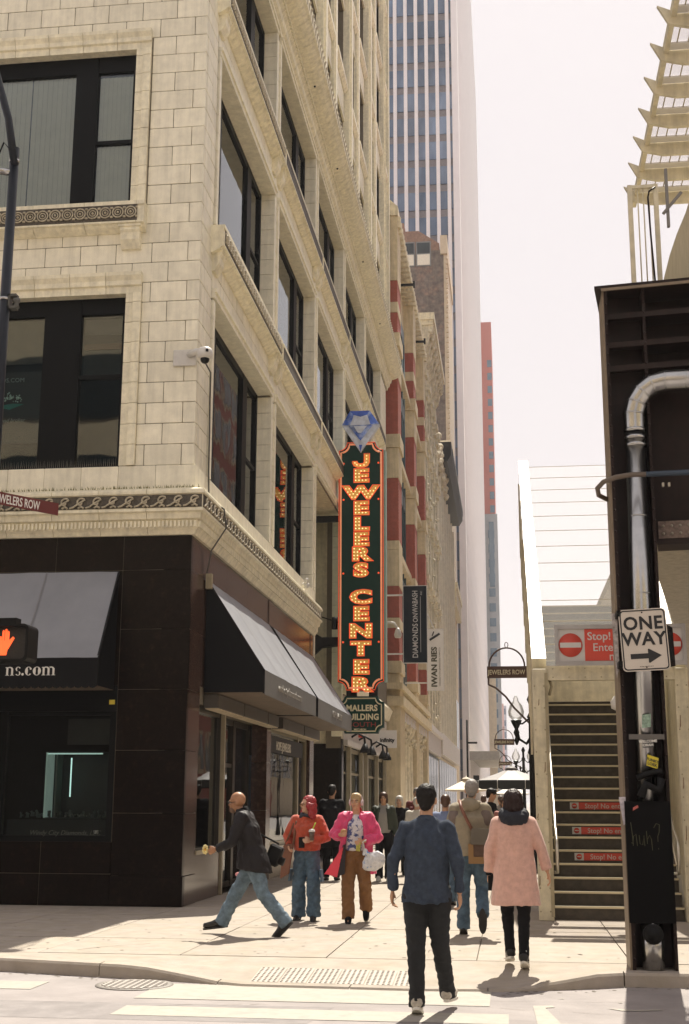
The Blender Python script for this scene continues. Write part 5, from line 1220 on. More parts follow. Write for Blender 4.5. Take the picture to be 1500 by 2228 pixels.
# one way sign
ow = thing('one_way_sign', 'white One Way sign with a black arrow fixed to the steel column', 'sign', (1.335, 12.78, 3.11))
c0 = Vector((1.335, 12.79, 3.108)); a_ = R(2.6); rt = Vector((math.cos(a_), 0, math.sin(a_))); up = Vector((-math.sin(a_), 0, math.cos(a_)))
def P2(x, z, d=0): return tuple(c0+rt*x+up*z+Vector((0, -d, 0)))
def rr2(w, h, r_, d):
    P = []
    for sx_, sz_, a0 in ((1, 1, 0), (-1, 1, 90), (-1, -1, 180), (1, -1, 270)):
        for i in range(6): a = R(a0+18*i); P.append(P2(sx_*(w/2-r_)+r_*math.cos(a), sz_*(h/2-r_)+r_*math.sin(a), d))
    return P
OWM = M('reflective_white', (.60, .54, .47), .4, var=.03)
G().prism(rr2(.457, .61, .04, 0), (0, .004, 0)).build('plate', OWM, ow)
o, i_ = rr2(.437, .59, .035, .002), rr2(.413, .566, .028, .002); n = len(o); G().add(o+i_, [(k, (k+1) % n, n+(k+1) % n, n+k) for k in range(n)]).build('black_border', BLACKT, ow)
text('lettering', 'ONE', .178, BLACKT, P2(0, .105, .003), right=rt, up=up, parent=ow, bold=.005, sx=.98, align='CENTER', ext=.001, spacing=1.08)
text('lettering', 'WAY', .178, BLACKT, P2(0, -.05, .003), right=rt, up=up, parent=ow, bold=.005, sx=1.0, align='CENTER', ext=.001, spacing=1.05)
G().add([P2(x, z, .003) for x, z in ((-.145, -.185), (-.145, -.135), (.025, -.135), (.025, -.095), (.035, -.09), (.155, -.16), (.035, -.23), (.025, -.225), (.025, -.185))], [tuple(range(9))]).build('arrow', BLACKT, ow)
g = G()
for x, z in ((0, .27), (0, -.27)): g.lathe(P2(x, z, .004), [(.008, 0), (.008, .004)], 8, 'y')
for k in range(9): p = P2(-.06+k*.015, -.262, .003); g.box(p[0]-.004, p[0]+.004, p[1]-.001, p[1], p[2]-.003, p[2]+.003)
g.build('bolt', STEEL_R, ow)
G().box(1.08, 1.12, 12.79, 13.0, 3.34, 3.40).box(1.08, 1.12, 12.79, 13.0, 2.84, 2.9).box(1.54, 1.60, 12.8, 13.0, 2.9, 3.2).build('bracket', BLACKP, ow)
G().prism([(1.57, 12.83, 2.84), (1.635, 12.93, 2.86), (1.625, 12.93, 3.24), (1.555, 12.83, 3.26)], (.004, -.01, 0)).build('second_plate', BLACKP, ow)
# ================================================================ stairs up to the platform
st = thing('station_stairs', 'cream steel stairway to the elevated platform under a translucent roof', 'stairs', (1.4, 18.2, 0))
RIS = M('stair_riser', (.06, .048, .034), .6, var=.35, scale=6); TRD = M('stair_tread', (.14, .12, .09), .7, var=.2); NOS = M('lit_nosing_metal', (.62, .54, .36), .4, metal=.3, var=.1)  # nosings are cream metal; their lit edges are put into the colour
sx0_, sx1_ = .55, 2.26; SYs, ri, ru = 18.22, .176, .235
for n in range(1, 31):
    y = SYs+(n-1)*ru; z = n*ri
    piece('riser', RIS, sx0_, sx1_, y+.012, y+.03, z-ri-.01, z-.012, st, 0)
    piece('tread', TRD, sx0_, sx1_, y+.0, y+ru+.03, z-.03, z, st, 0)
    piece('nosing', NOS, sx0_, sx1_, y-.02, y+.012, z-.022, z+.004, st, 0)
for n in (5, 7, 9):
    y = SYs+(n-1)*ru; z = n*ri; x0 = .88
    sb = piece('warning_strip', RED_SIGN, x0+.13, 2.0, y+.004, y+.011, z-.142, z-.04, st, 0)
    piece('strip_end', PAPER, x0, x0+.13, y+.004, y+.0105, z-.142, z-.04, st, 0)
    G().lathe((x0+.065, y+.001, z-.091), [(.04, 0), (.04, .002)], 16, 'y').build('no_entry_disc', RED_SIGN, st)
    piece('disc_bar', PAPER, x0+.037, x0+.093, y-.001, y+.0005, z-.097, z-.085, st, 0)
    text('strip_lettering', 'Stop! No entry', .098, M('strip_text', (.55, .5, .46), .5) if n == 5 else bpy.data.materials['strip_text'], (x0+.22, y+.002, z-.125), parent=st, ext=.001, bold=.001)
# posts, side walls, stringers
for x0, x1 in ((.335, .535), (2.27, 2.45)):
    G().box(x0, x1, 18.05, 18.30, 0, 3.36).build('post', CREAMP, st, bevel=.008)
    xm = (x0+x1)/2
    G().prism([(xm-.05, 18.3, 0), (xm-.05, 18.3, 3.3), (xm-.05, 27.2, 8.5), (xm-.05, 27.2, 6.6), (xm-.05, 19.3, .7), (xm-.05, 19.3, 0)], (.08, 0, 0)).build('side_wall', CREAMP, st)
    G().prism([(x0+.0, 18.3, 3.30), (x0+.0, 27.4, 8.62), (x0+.0, 27.4, 8.86), (x0+.0, 18.2, 3.52)], (x1-x0, 0, 0)).build('roof_beam', CREAMP, st)
    for k in range(8): y = 19.2+k*1.05; z = 3.3+(y-18.3)*.585; G().box(x0-.03, x0, y, y+.06, z-1.6, z).build('wall_rib', CREAMP, st)
G().box(.50, .545, 18.04, 18.3, .05, 3.3).build('post_flange', CREAMD, st)
G().box(.52, 2.28, 18.06, 18.22, 3.20, 3.40).build('lintel', CREAMP, st)
g = G()
for z in [.12+.3*k for k in range(11)]:
    for x in (.36, .49, 2.30, 2.42): g.lathe((x, 18.045, z), [(.011, 0), (.011, .008)], 6, 'y')
for x in [.62+.22*k for k in range(8)]: g.lathe((x, 18.055, 3.36), [(.010, 0), (.010, .008)], 6, 'y').lathe((x, 18.055, 3.24), [(.010, 0), (.010, .008)], 6, 'y')
g.build('bolt', CREAMD, st, kind='stuff')
RUST = M('rust_stain', (.16, .075, .03), .8, var=.4, scale=30); random.seed(41)
for k in range(9):
    x = random.choice((.345, .40, .46, 2.3, 2.38)); z = random.uniform(.1, 2.9); h = random.uniform(.04, .22); G().add([(x, 18.047, z), (x+.008, 18.047, z+h*.4), (x+.012, 18.047, z+h), (x+.02, 18.047, z+h*.95), (x+.017, 18.047, z+h*.2)], [(0, 1, 2, 3, 4)]).build('rust_streak', RUST, st)
G().box(.545, 2.26, 19.2, 19.24, 2.99, 3.46).build('inner_fascia', CREAMP, st)
G().tube([(.56, 18.15, 3.25), (.60, 18.15, 3.12), (.56, 18.15, 3.0)], .022, 6).build('brace', CREAMD, st)
tr = bpy.data.materials.new('translucent_panel'); tr.use_nodes = True; nt2 = tr.node_tree; nt2.nodes.clear()
df = nt2.nodes.new('ShaderNodeBsdfDiffuse'); df.inputs[0].default_value = (.82, .80, .77, 1); tl = nt2.nodes.new('ShaderNodeBsdfTransparent'); tl.inputs[0].default_value = (.97, .96, .97, 1)
mx = nt2.nodes.new('ShaderNodeMixShader'); mx.inputs[0].default_value = .80; oo = nt2.nodes.new('ShaderNodeOutputMaterial')
lk(nt2, df.outputs[0], mx.inputs[1]); lk(nt2, tl.outputs[0], mx.inputs[2]); lk(nt2, mx.outputs[0], oo.inputs[0])
def rz(y): return 3.36+(y-18.25)*.585
nP = 12
for k in range(nP):
    ya = 18.28+k*.76; yb = ya+.74
    G().quad((.53, ya, rz(ya)), (2.28, ya, rz(ya)), (2.28, yb, rz(yb)), (.53, yb, rz(yb))).build('roof_panel', tr, st)
    G().box(.53, 2.28, yb+.002, yb+.012, rz(yb)-.004, rz(yb)+.006).build('glazing_bar', CREAMP, st)
for x in (.60, 2.2):
    g = G().tube([(x, 18.16, .62), (x, 18.10, .66), (x, 18.06, .74), (x, 18.06, .98), (x, 18.12, 1.05), (x, 18.5, 1.20), (x, 26, 6.8)], .021, 8)
    g.tube([(x, 18.16, .62), (x-.06, 18.2, .62)], .02, 8).tube([(x+.0, 18.3, .72), (x, 25, 5.7)], .016, 8); g.build('handrail', M('steel_rail', (.55, .52, .45), .3, .8) if x < 1 else bpy.data.materials['steel_rail'], st)
# entry sign over the stairs
es = thing('no_entry_sign', 'long framed red and white Stop sign board over the stair entrance', 'sign', (1.5, 18.0, 3.4))
G().box(.67, 2.42, 17.98, 18.03, 3.41, 3.94).build('board', PAPER, es)
g = G().box(.655, 2.435, 17.955, 17.985, 3.90, 3.955).box(.655, 2.435, 17.955, 17.985, 3.39, 3.45).box(.655, .70, 17.952, 17.985, 3.388, 3.957).box(2.39, 2.437, 17.952, 17.985, 3.388, 3.957); g.build('frame', M('silver_frame', (.45, .43, .42), .4, .4), es)
G().box(1.065, 2.05, 17.972, 17.979, 3.455, 3.895).build('red_panel', RED_SIGN, es)
for x in (.87, 2.22):
    G().lathe((x, 17.970, 3.675), [(.165, 0), (.165, .006)], 28, 'y').build('no_entry_disc', RED_SIGN, es); G().box(x-.145, x+.145, 17.964, 17.969, 3.64, 3.71).build('disc_bar', PAPER, es)
text('lettering', 'Stop!', .155, PAPER, (1.10, 17.97, 3.745), parent=es, bold=.002, ext=.001)
text('lettering', 'Enter', .155, PAPER, (1.17, 17.97, 3.59), parent=es, bold=.001, ext=.001)
text('lettering', 'n', .155, PAPER, (1.39, 17.97, 3.465), parent=es, bold=.001, ext=.001)
# white security camera under the lintel
c3 = thing('security_camera', 'small white camera hanging under the stair lintel next to the steel column', 'camera', (1.5, 18.1, 2.9))
G().tube([(1.49, 18.1, 3.2), (1.49, 18.1, 2.97)], .02, 8).lathe((1.49, 18.1, 2.78), [(.03, 0), (.09, .03), (.10, .12), (.05, .2)], 14).build('housing', WP, c3)
# ================================================================ platform above
pf = thing('station_platform', 'elevated station platform with a ribbed translucent canopy at the top right', 'platform', (3, 18, 6.9))
G().box(2.6, 8, 14.2, 60, 6.9, 7.15).build('deck', CREAMD, pf)
cy = [13.5+.75*i for i in range(-2, 7)]; cx_, cz0 = 2.05, 10.42
G().box(cx_, cx_+.06, 12.0, 18.4, cz0-.02, cz0+.10).build('edge_beam', CREAMP, pf)
for y in cy:
    G().prism([(cx_-.15, y, cz0+.14), (cx_-.03, y, cz0-.10), (cx_+.25, y, cz0-.17), (cx_+1.6, y, cz0-.17), (cx_+1.6, y, cz0+.02), (cx_+.1, y, cz0+.02)], (0, .05, 0)).build('canopy_fin', CREAMP, pf)
for y in cy[:-1]:
    G().box(cx_+.07, cx_+1.6, y+.06, y+.74, cz0+.04, cz0+.06).build('canopy_panel', tr, pf)
    G().box(cx_+.07, cx_+1.6, y+.60, y+.74, cz0+.015, cz0+.035).build('panel_lip', WHITE, pf)
    for q in range(5): G().box(cx_+.14+q*.13, cx_+.152+q*.13, y+.06, y+.74, cz0+.024, cz0+.038).build('panel_seam', CREAMD, pf)
rl = thing('railing_panel', 'cream barred railing panel standing on top of the steel girder', 'railing', (1.66, 13.5, 6.9))
ry = 13.3
g = G().box(1.44, 1.49, ry, ry+.04, 6.91, 8.22).box(1.49, 1.72, ry+.002, ry+.038, 8.18, 8.217).box(1.49, 1.72, ry+.002, ry+.038, 6.912, 6.99).box(1.72, 1.77, ry, ry+.04, 6.91, 8.22); g.build('frame', CREAMP, rl)
for x in (1.55, 1.61, 1.67): G().tube([(x, ry+.02, 6.95), (x, ry+.02, 8.2)], .008, 6).build('baluster', CREAMP, rl)
G().tube([(1.69, ry-.02, 6.95), (1.665, ry-.02, 7.6), (1.655, ry-.02, 8.05), (1.67, ry-.02, 8.12), (1.74, ry-.02, 8.17)], .011, 6).build('bent_rod', STEEL_R, rl)
wb = thing('windbreak', 'curved cream metal windbreak beside the railing panel at the right edge', 'panel', (2.0, 13.9, 6.9))
pp = [(1.80, 6.95), (1.78, 7.0), (1.83, 7.25), (1.90, 7.5), (1.99, 7.75), (2.10, 8.0), (2.2, 8.3), (2.4, 8.6), (2.6, 8.6), (2.6, 6.95)]
G().prism([(x, 13.6, z) for x, z in pp], (0, .05, 0)).build('sheet', M('ribbed_cream_sheet', (.42, .37, .26), .6, var=.12, scale=12, stretch=(6, 1, .2)), wb)
g = G().box(1.88, 1.91, 13.5, 13.55, 7.8, 8.5).bar((1.84, 13.5, 7.95), (2.05, 13.5, 8.2), .03); g.build('bracket', M('grey_bracket', (.20, .19, .18), .5, .3), wb)
# ================================================================ people
SKIN = M('warm_skin', (.50, .28, .17), .55, var=.05, scale=8); SKIN_D = M('tan_skin', (.36, .18, .095), .5, var=.06, scale=8); SKIN_P = M('pale_skin', (.56, .34, .23), .55, var=.05, scale=8)
def solid(name, g, mat, parent, vox=.012, smooth=3, wr=0., wsc=(9, 9, 4), seed=0, extra=None):
    me = bpy.data.meshes.new(name); me.from_pydata(g.v, [], g.f)
    bm = bmesh.new(); bm.from_mesh(me); bmesh.ops.recalc_face_normals(bm, faces=bm.faces); bm.to_mesh(me); bm.free()
    t = bpy.data.objects.new('t', me); COL.objects.link(t)
    m = t.modifiers.new('r', 'REMESH'); m.mode = 'VOXEL'; m.voxel_size = vox; m.use_smooth_shade = True
    if smooth: s = t.modifiers.new('s', 'SMOOTH'); s.iterations = smooth; s.factor = .5
    dg = bpy.context.evaluated_depsgraph_get(); dg.update(); me2 = bpy.data.meshes.new_from_object(t.evaluated_get(dg)); bpy.data.objects.remove(t)
    if wr:
        ns = [v.normal.copy() for v in me2.vertices]
        for v, nn in zip(me2.vertices, ns):
            p = Vector((v.co.x*wsc[0]+seed, v.co.y*wsc[1], v.co.z*wsc[2]+v.co.x*3))
            k = noise.noise(p)+.5*noise.noise(p*2.3); k = max(-.5, -abs(k)*1.9+.5)
            v.co += nn*(k*wr)
    me2.materials.clear(); me2.materials.append(mat); me2.name = name
    me2.polygons.foreach_set('use_smooth', [True]*len(me2.polygons))
    return link(name, me2, parent)
def ell(g, c, rx, ry, rz, rot=None, n=12):
    c = Vector(c); vs = []; rot = rot or Matrix.Identity(3)
    for i in range(n+1):
        t = PI*i/n
        for k in range(n): a = 2*PI*k/n; vs.append(c+rot@Vector((rx*max(.02, math.sin(t))*math.cos(a), ry*max(.02, math.sin(t))*math.sin(a), rz*math.cos(t))))
    fs = [(i*n+k, i*n+(k+1) % n, (i+1)*n+(k+1) % n, (i+1)*n+k) for i in range(n) for k in range(n)]+[tuple(range(n))[::-1], tuple(range(n*n, n*n+n))]
    g.add(vs, fs, True)
def loft(g, rings, n=18):
    """rings: (centre, rx, ry[, tilt of the ring about x]) closed body"""
    vs = []
    for r_ in rings:
        c = Vector(r_[0]); 
        for k in range(n): a = 2*PI*k/n; vs.append(c+Vector((r_[1]*math.cos(a), r_[2]*math.sin(a), (r_[3]*math.sin(a) if len(r_) > 3 else 0))))
    m = len(rings); g.add(vs, [(i*n+k, i*n+(k+1) % n, (i+1)*n+(k+1) % n, (i+1)*n+k) for i in range(m-1) for k in range(n)]+[tuple(range(n))[::-1], tuple(range((m-1)*n, m*n))], True)
def shell(g, rings, a0, a1, th=.02, n=22):
    """open jacket: each ring swept from angle a0 to a1 with thickness; angles measured from +x, front is +y (90 degrees)"""
    vs = []; m = len(rings)
    for r_ in rings:
        c = Vector(r_[0]); A0 = r_[3] if len(r_) > 3 else a0; A1 = r_[4] if len(r_) > 4 else a1
        for q in (0, th):
            for k in range(n+1): a = R(A0+(A1-A0)*k/n); vs.append(c+Vector(((r_[1]-q)*math.cos(a), (r_[2]-q)*math.sin(a), 0)))
    w = n+1; fs = []
    for i in range(m-1):
        b0, b1 = i*2*w, (i+1)*2*w
        for k in range(n):
            fs += [(b0+k, b0+k+1, b1+k+1, b1+k), (b0+w+k, b1+w+k, b1+w+k+1, b0+w+k+1)]
        fs += [(b0, b1, b1+w, b0+w), (b0+n, b0+w+n, b1+w+n, b1+n)]
    for b in (0, (m-1)*2*w): fs += [(b+k, b+w+k, b+w+k+1, b+k+1) for k in range(n)]
    g.add(vs, fs, True)
def hand(g, w, e, side, curl=.5, grip=False, fwd=(0, 1, 0), s=1.):
    """hand beyond wrist w, continuing from elbow e; side +1 = right hand"""
    w = Vector(w); d = (w-Vector(e)).normalized(); fw = Vector(fwd); fw = (fw-d*fw.dot(d)).normalized(); sd_ = d.cross(fw)
    pc = w+d*.05*s; M3 = Matrix((fw, sd_, d)).transposed()
    ell(g, pc, .040*s, .018*s, .052*s, M3, 10)
    for i, L_ in enumerate((.070, .078, .073, .058)):
        o = w+d*.088*s+fw*(.027-.0185*i)*s; c1 = curl+.1*i
        inw = sd_*(-side)
        p1 = o+(d*math.cos(c1*.5)+inw*math.sin(c1*.5))*L_*.45*s; p2 = p1+(d*math.cos(c1*1.4)+inw*math.sin(c1*1.4))*L_*.32*s; p3 = p2+(d*math.cos(c1*2.2)+inw*math.sin(c1*2.2))*L_*.25*s
        g.tube([o-d*.02*s, o, p1, p2, p3], [.0095*s, .0095*s, .009*s, .0085*s, .007*s], 7)
    o = w+d*.03*s+fw*.03*s; inw = sd_*(-side); p1 = o+(d*.7+fw*.5+inw*.2).normalized()*.038*s; p2 = p1+(d*.9+fw*.1+inw*.35).normalized()*.03*s
    g.tube([w+d*.015*s+fw*.01*s, o, p1, p2], [.013*s, .013*s, .011*s, .009*s], 7)
def head(g, c, look, s=1., female=False):
    """head with face; look: unit vector of gaze"""
    f_ = Vector(look).normalized(); x_ = f_.cross(Vector((0, 0, 1))).normalized(); z_ = x_.cross(f_); M3 = Matrix((x_, f_, z_)).transposed(); c = Vector(c)
    W = lambda x, y, z: c+M3@Vector((x*s, y*s, z*s))
    ell(g, W(0, -.012, .028), .077*s, .096*s, .094*s, M3, 16); ell(g, W(0, .022, -.045), .058*s, .066*s, .070*s, M3, 14)
    ell(g, W(0, .062, -.098), .026*s, .022*s, .020*s, M3, 10)                       # chin
    ell(g, W(0, .083, .022), .050*s, .016*s, .016*s, M3, 10)                        # brow
    g.tube([W(0, .086, .015), W(0, .104, -.022), W(0, .096, -.032)], [.009*s, .014*s, .011*s], 8)   # nose
    ell(g, W(0, .086, -.058), .024*s, .012*s, .010*s, M3, 8)                        # lips
    for q in (-1, 1):
        ell(g, W(.078*q, -.008, -.008), .012*s, .022*s, .032*s, M3, 8); ell(g, W(.04*q, .058, -.03), .026*s, .022*s, .024*s, M3, 8)
    return W, M3
def face_bits(W, M3, p, s=1., brow=(.02, .012, .008), lip=(.30, .09, .07)):
    g = G()
    for q in (-1, 1): ell(g, W(.030*q, .082, .000), .013*s, .006*s, .0065*s, M3, 8)
    g.build('eye_white', EYW, p)
    g = G()
    for q in (-1, 1): ell(g, W(.030*q, .0875, .000), .0062*s, .003*s, .0062*s, M3, 8)
    for q in (-1, 1): g.tube([W(.012*q, .093, .020), W(.03*q, .094, .027), W(.05*q, .082, .021)], [.004*s]*3, 5)
    g.build('iris_and_brow', BLACKT, p)
    g = G().tube([W(-.022, .090, -.058), W(0, .099, -.057), W(.022, .090, -.058)], [.003*s, .006*s, .003*s], 6); g.build('lips', LIPS, p)
EYW = M('eye_white', (.6, .57, .52), .4, var=0); LIPS = M('lip_colour', (.30, .09, .07), .5, var=0)
DEF = dict(pel=(0, 0, .95), wai=(0, 0, 1.10), che=(0, 0, 1.32), nek=(0, -.005, 1.47), hed=(0, .02, 1.63), sr=(.165, 0, 1.405), sl=(-.165, 0, 1.405), er=(.225, -.03, 1.13), el=(-.225, -.03, 1.13), wr=(.24, .04, .90), wl=(-.24, .04, .90),
           hr=(.085, 0, .93), hl=(-.085, 0, .93), kr=(.095, .02, .51), kl=(-.095, .02, .51), ar=(.10, -.02, .09), al=(-.10, -.02, .09), tr=(.115, .15, .025), tl=(-.115, .15, .025))
def figure(label, loc, face, H, pose, skin, look=None, vox=.010, hands=True, fem=False, build=1., faceb=False, lookl=None, hs=1.):
    """returns (root, J, xf): joints in local space; everything is built local then moved by xf"""
    J = {k: Vector(v) for k, v in DEF.items()}
    for k, v in pose.items():
        if k in J: J[k] = Vector(v)
    s = H/1.74; Rz = Matrix.Rotation(R(face), 4, 'Z')     # face 0 = looks along +Y (away from the camera)
    xf = Matrix.Translation(Vector(loc)) @ Rz @ Matrix.Scale(s, 4)
    g = G(); b = build
    loft(g, [(J['hr']*.5+J['hl']*.5+Vector((0, 0, -.06)), .10*b, .08*b), (J['pel'], .155*b, .11*b), (J['wai'], .13*b, .095*b), (J['che'], .155*b, .11*b), (J['sr']*.5+J['sl']*.5+Vector((0, 0, -.02)), .15*b, .085*b), (J['nek']*.6+J['che']*.4+Vector((0, 0, .06)), .07, .06)])
    g.tube([J['nek']-Vector((0, 0, .06)), J['nek'], J['hed']-Vector((0, .0, .06))], [.068, .054, .052], 12)
    for a in 'rl':
        g.tube([J['s'+a], J['s'+a]*.5+J['e'+a]*.5, J['e'+a], J['e'+a]*.5+J['w'+a]*.5, J['w'+a]], [.05, .046, .038, .036, .025], 10)
        g.tube([J['h'+a], J['h'+a]*.5+J['k'+a]*.5, J['k'+a], J['k'+a]*.6+J['a'+a]*.4, J['a'+a]], [.085*b, .075*b, .052, .046, .027], 12)
        g.tube([J['a'+a]+Vector((0, 0, -.0)), (J['a'+a]+J['t'+a])/2, J['t'+a]], [.022, .018, .014], 8)
        if hands: hand(g, J['w'+a], J['e'+a], 1 if a == 'r' else -1, curl=pose.get('curl_'+a, .45), fwd=pose.get('fwd_'+a, (0, 1, 0)), s=hs)
        else: g.tube([J['w'+a], J['w'+a]+(J['w'+a]-J['e'+a]).normalized()*.12], [.025, .03], 8)
    lk_ = Vector(lookl) if lookl else Vector((0, 1, 0))
    W, M3 = head(g, J['hed'], lk_, .98 if not fem else .94)
    g.v = [tuple(v) for v in g.v]
    p = solid('person', g, skin, None, vox/s*1.0, 2)
    p.data.transform(xf)
    tag(p, label, 'person')
    p['_'] = 1; del p['_']
    return p, J, xf, W, M3
def wear(name, g, mat, p, xf, vox=.012, wr=.006, wsc=(9, 9, 4), smooth=3, seed=0):
    if vox:
        o = solid(name, g, mat, None, vox, smooth, wr, wsc, seed)
    else: o = g.build(name, mat, None)
    o.data.transform(xf); adopt(o, p); return o
def trousers(J, top=1.0, rt=.10, rk=.075, ra=.07, waist=(.165, .12), sag=0):
    g = G(); pc = (J['hr']+J['hl'])/2
    loft(g, [(pc+Vector((0, 0, -.07)), .15, .105), (pc+Vector((0, -.01, .0)), waist[0]+.012, waist[1]+.012), (Vector((J['pel'].x, J['pel'].y, top)), waist[0], waist[1])])
    for a in 'rl':
        h, k, an = J['h'+a], J['k'+a], J['a'+a]; d = (an-k).normalized()
        g.tube([h+Vector((0, 0, .03)), h*.85+k*.15, h*.5+k*.5, k, k*.65+an*.35, k*.3+an*.7, an+d*(.035+sag)], [rt*.98, rt, (rt+rk)/2*1.02, rk, (rk+ra)/2, ra, ra*1.03], 16)
    return g
def sleeve(g, J, a, r0=.065, r1=.052, r2=.045, ext=.9):
    s, e, w = J['s'+a], J['e'+a], J['w'+a]; w2 = e+(w-e)*ext
    ell(g, s+Vector((0, 0, .0)), r0*1.02, r0*1.05, r0*1.0, None, 12); c_ = J['che']; ell(g, s*.6+c_*.4+Vector((0, 0, .03)), r0*1.05, r0*1.0, r0*.95, None, 10)
    g.tube([s, s*.5+e*.5, e, e*.5+w2*.5, w2], [r0, (r0+r1)/2, r1, (r1+r2)/2, r2], 14)
def torso(g, J, hem, rw, extra=0, hemw=None, fr=.02):
    """jacket or shirt body: rw = (hem, waist, chest) half widths"""
    hw = hemw or rw[0]; c0 = Vector((J['pel'].x, J['pel'].y, hem)); sh = (J['sr']+J['sl'])/2
    loft(g, [(c0, hw, hw*.72+extra), (J['pel']*.4+J['wai']*.6, rw[1], rw[1]*.70+extra), (J['che'], rw[2], rw[2]*.68+extra), (sh+Vector((0, 0, -.04)), rw[2]*.93, .112+extra*.5), (sh+Vector((0, 0, .02)), rw[2]*.70, .090), (J['nek']*.6+sh*.4+Vector((0, 0, .02)), .10, .078), (J['nek']+Vector((0, 0, .02)), .070, .066)])
def shoes(J, mat, sole, p, xf, L_=.27, tone=None):
    for a in 'rl':
        an, to = J['a'+a], J['t'+a]; d = (to-an); dh = Vector((d.x, d.y, d.z)).normalized(); up = Vector((0, 0, 1)); up = (up-dh*up.dot(dh)).normalized()
        heel = an-dh*.058-up*.022; g = G(); tip = heel+dh*L_
        g.tube([heel, heel+dh*.05+up*.02, heel+dh*.11+up*.016, heel+dh*.18-up*.004, tip], [.044, .054, .052, .046, .028], 12)
        g.tube([an+up*.06, an-up*.02], [.047, .050], 10)
        o = wear('shoe', g, mat, p, xf, .012, 0); 
        g = G(); sdv = dh.cross(up); P = []
        for q in range(16):
            t = 2*PI*q/16; x_ = math.cos(t); y_ = math.sin(t); P.append(heel+dh*(L_*.5+x_*L_*.53)+sdv*y_*(.050 if x_ > 0 else .043)-up*.050)
        g.prism(P, up*.022); so = wear('sole', g, sole, p, xf, 0)
def hairmesh(W, M3, kind, s=1.):
    g = G()
    if kind == 'short':
        ell(g, W(0, -.018, .042), .082*s, .099*s, .091*s, M3, 14); ell(g, W(0, -.05, .0), .072*s, .060*s, .062*s, M3, 12); ell(g, W(0, -.066, -.045), .050*s, .034*s, .040*s, M3, 10); ell(g, W(.01, .045, .095), .055*s, .045*s, .035*s, M3, 10)
    elif kind == 'bob':
        ell(g, W(0, -.018, .036), .090*s, .100*s, .095*s, M3, 14); ell(g, W(.07, -.02, -.03), .028*s, .06*s, .085*s, M3, 10); ell(g, W(-.07, -.02, -.03), .028*s, .06*s, .085*s, M3, 10); ell(g, W(0, -.06, -.04), .08*s, .05*s, .08*s, M3, 10)
    elif kind == 'curly':
        ell(g, W(0, -.040, .050), .090*s, .098*s, .088*s, M3, 14)
        for i in range(26):
            a = R(160+215*i/25+random.uniform(-8, 8)); z = random.uniform(-.21, .05); rr = .082+random.uniform(0, .03)
            ell(g, W(rr*math.cos(a)*1.25, rr*math.sin(a)-.01, z), .042*s, .042*s, .052*s, M3, 7)
    elif kind == 'long':
        ell(g, W(0, -.018, .040), .090*s, .104*s, .094*s, M3, 14); ell(g, W(0, -.065, -.05), .095*s, .060*s, .115*s, M3, 12); ell(g, W(.075, -.03, -.06), .035*s, .05*s, .10*s, M3, 10); ell(g, W(-.075, -.03, -.05), .03*s, .05*s, .09*s, M3, 10)
    return g
BLKH = M('black_hair', (.008, .006, .005), .6, spec=.25, var=.4, scale=60, stretch=(1, 1, .2)); GRYH = M('grey_hair', (.24, .22, .20), .6, var=.35, scale=70); WHTH = M('white_hair', (.55, .53, .48), .6, var=.2, scale=70)
REDH = M('dyed_red_hair', (.30, .022, .028), .45, var=.45, scale=40); BRNH = M('brown_hair', (.07, .03, .015), .45, var=.3, scale=60); BLOH = M('blond_hair', (.38, .26, .13), .5, var=.25, scale=60); DKRH = M('dark_reddish_hair', (.022, .009, .008), .5, spec=.3, var=.5, scale=60)
DENIM = M('blue_denim', (.060, .105, .155), .8, var=.4, scale=9, bump=.3, bscale=120); DENIM_L = M('light_denim', (.12, .175, .225), .8, var=.4, scale=7, bump=.3, bscale=120)
BLK_C = M('black_cloth', (.006, .006, .008), .85, spec=.2, var=.25, scale=8); SHOE_B = M('black_shoe', (.010, .009, .009), .28, var=.2); SOLE_W = M('white_sole', (.65, .62, .55), .6); SOLE_B = M('black_sole', (.012, .011, .010), .6); SHOE_S = M('silver_trainer', (.45, .41, .35), .45, var=.3, scale=25)
def hair(p, xf, W, M3, kind, mat, s=1., wr=.009, vox=.009, wsc=(55, 55, 22)):
    return wear('hair', hairmesh(W, M3, kind, s), mat, p, xf, vox, wr, wsc, 1)

# 1 --- navy shirt man crossing the road, seen from behind
p, J, xf, W, M3 = figure('man in a navy shirt and black trousers walking away over the crosswalk', (-.70, 10.85, -.12), -3, 1.80,
    dict(hed=(0, .03, 1.625), el=(-.255, -.05, 1.16), wl=(-.275, .01, .93), er=(.25, -.06, 1.15), wr=(.26, -.03, .915), al=(-.085, -.01, .10), kl=(-.09, .0, .52), tl=(-.10, .18, .03), kr=(.09, .07, .53), ar=(.125, .28, .14), tr=(.15, .44, .14), fwd_r=(0, 1, 0), curl_r=.75, curl_l=.6, hr=(.09, 0, .93), hl=(-.09, 0, .93)), SKIN, vox=.009)
NAVYC = M('navy_shirt_cloth', (.042, .055, .080), .9, var=.26, scale=14, bump=.5, bscale=160, spec=.2)
wear('trousers', trousers(J, 1.02, .105, .073, .062, (.17, .125)), M('charcoal_trousers', (.010, .011, .013), .85, var=.2, scale=12, bump=.3, bscale=150), p, xf, .011, .010, (7, 7, 14))
g = G(); torso(g, J, .84, (.200, .175, .178), .03); [sleeve(g, J, a, .062, .051, .040, .97) for a in 'rl']
wear('shirt', g, NAVYC, p, xf, .010, .020, (6, 6, 5))
g = G().tube([J['nek']+Vector((0, .0, -.015)), J['nek']+Vector((0, .01, .03))], [.076, .066], 18); wear('collar', g, NAVYC, p, xf, .010, 0)
hair(p, xf, W, M3, 'short', BLKH)
shoes(J, SHOE_S, SOLE_W, p, xf, .29)
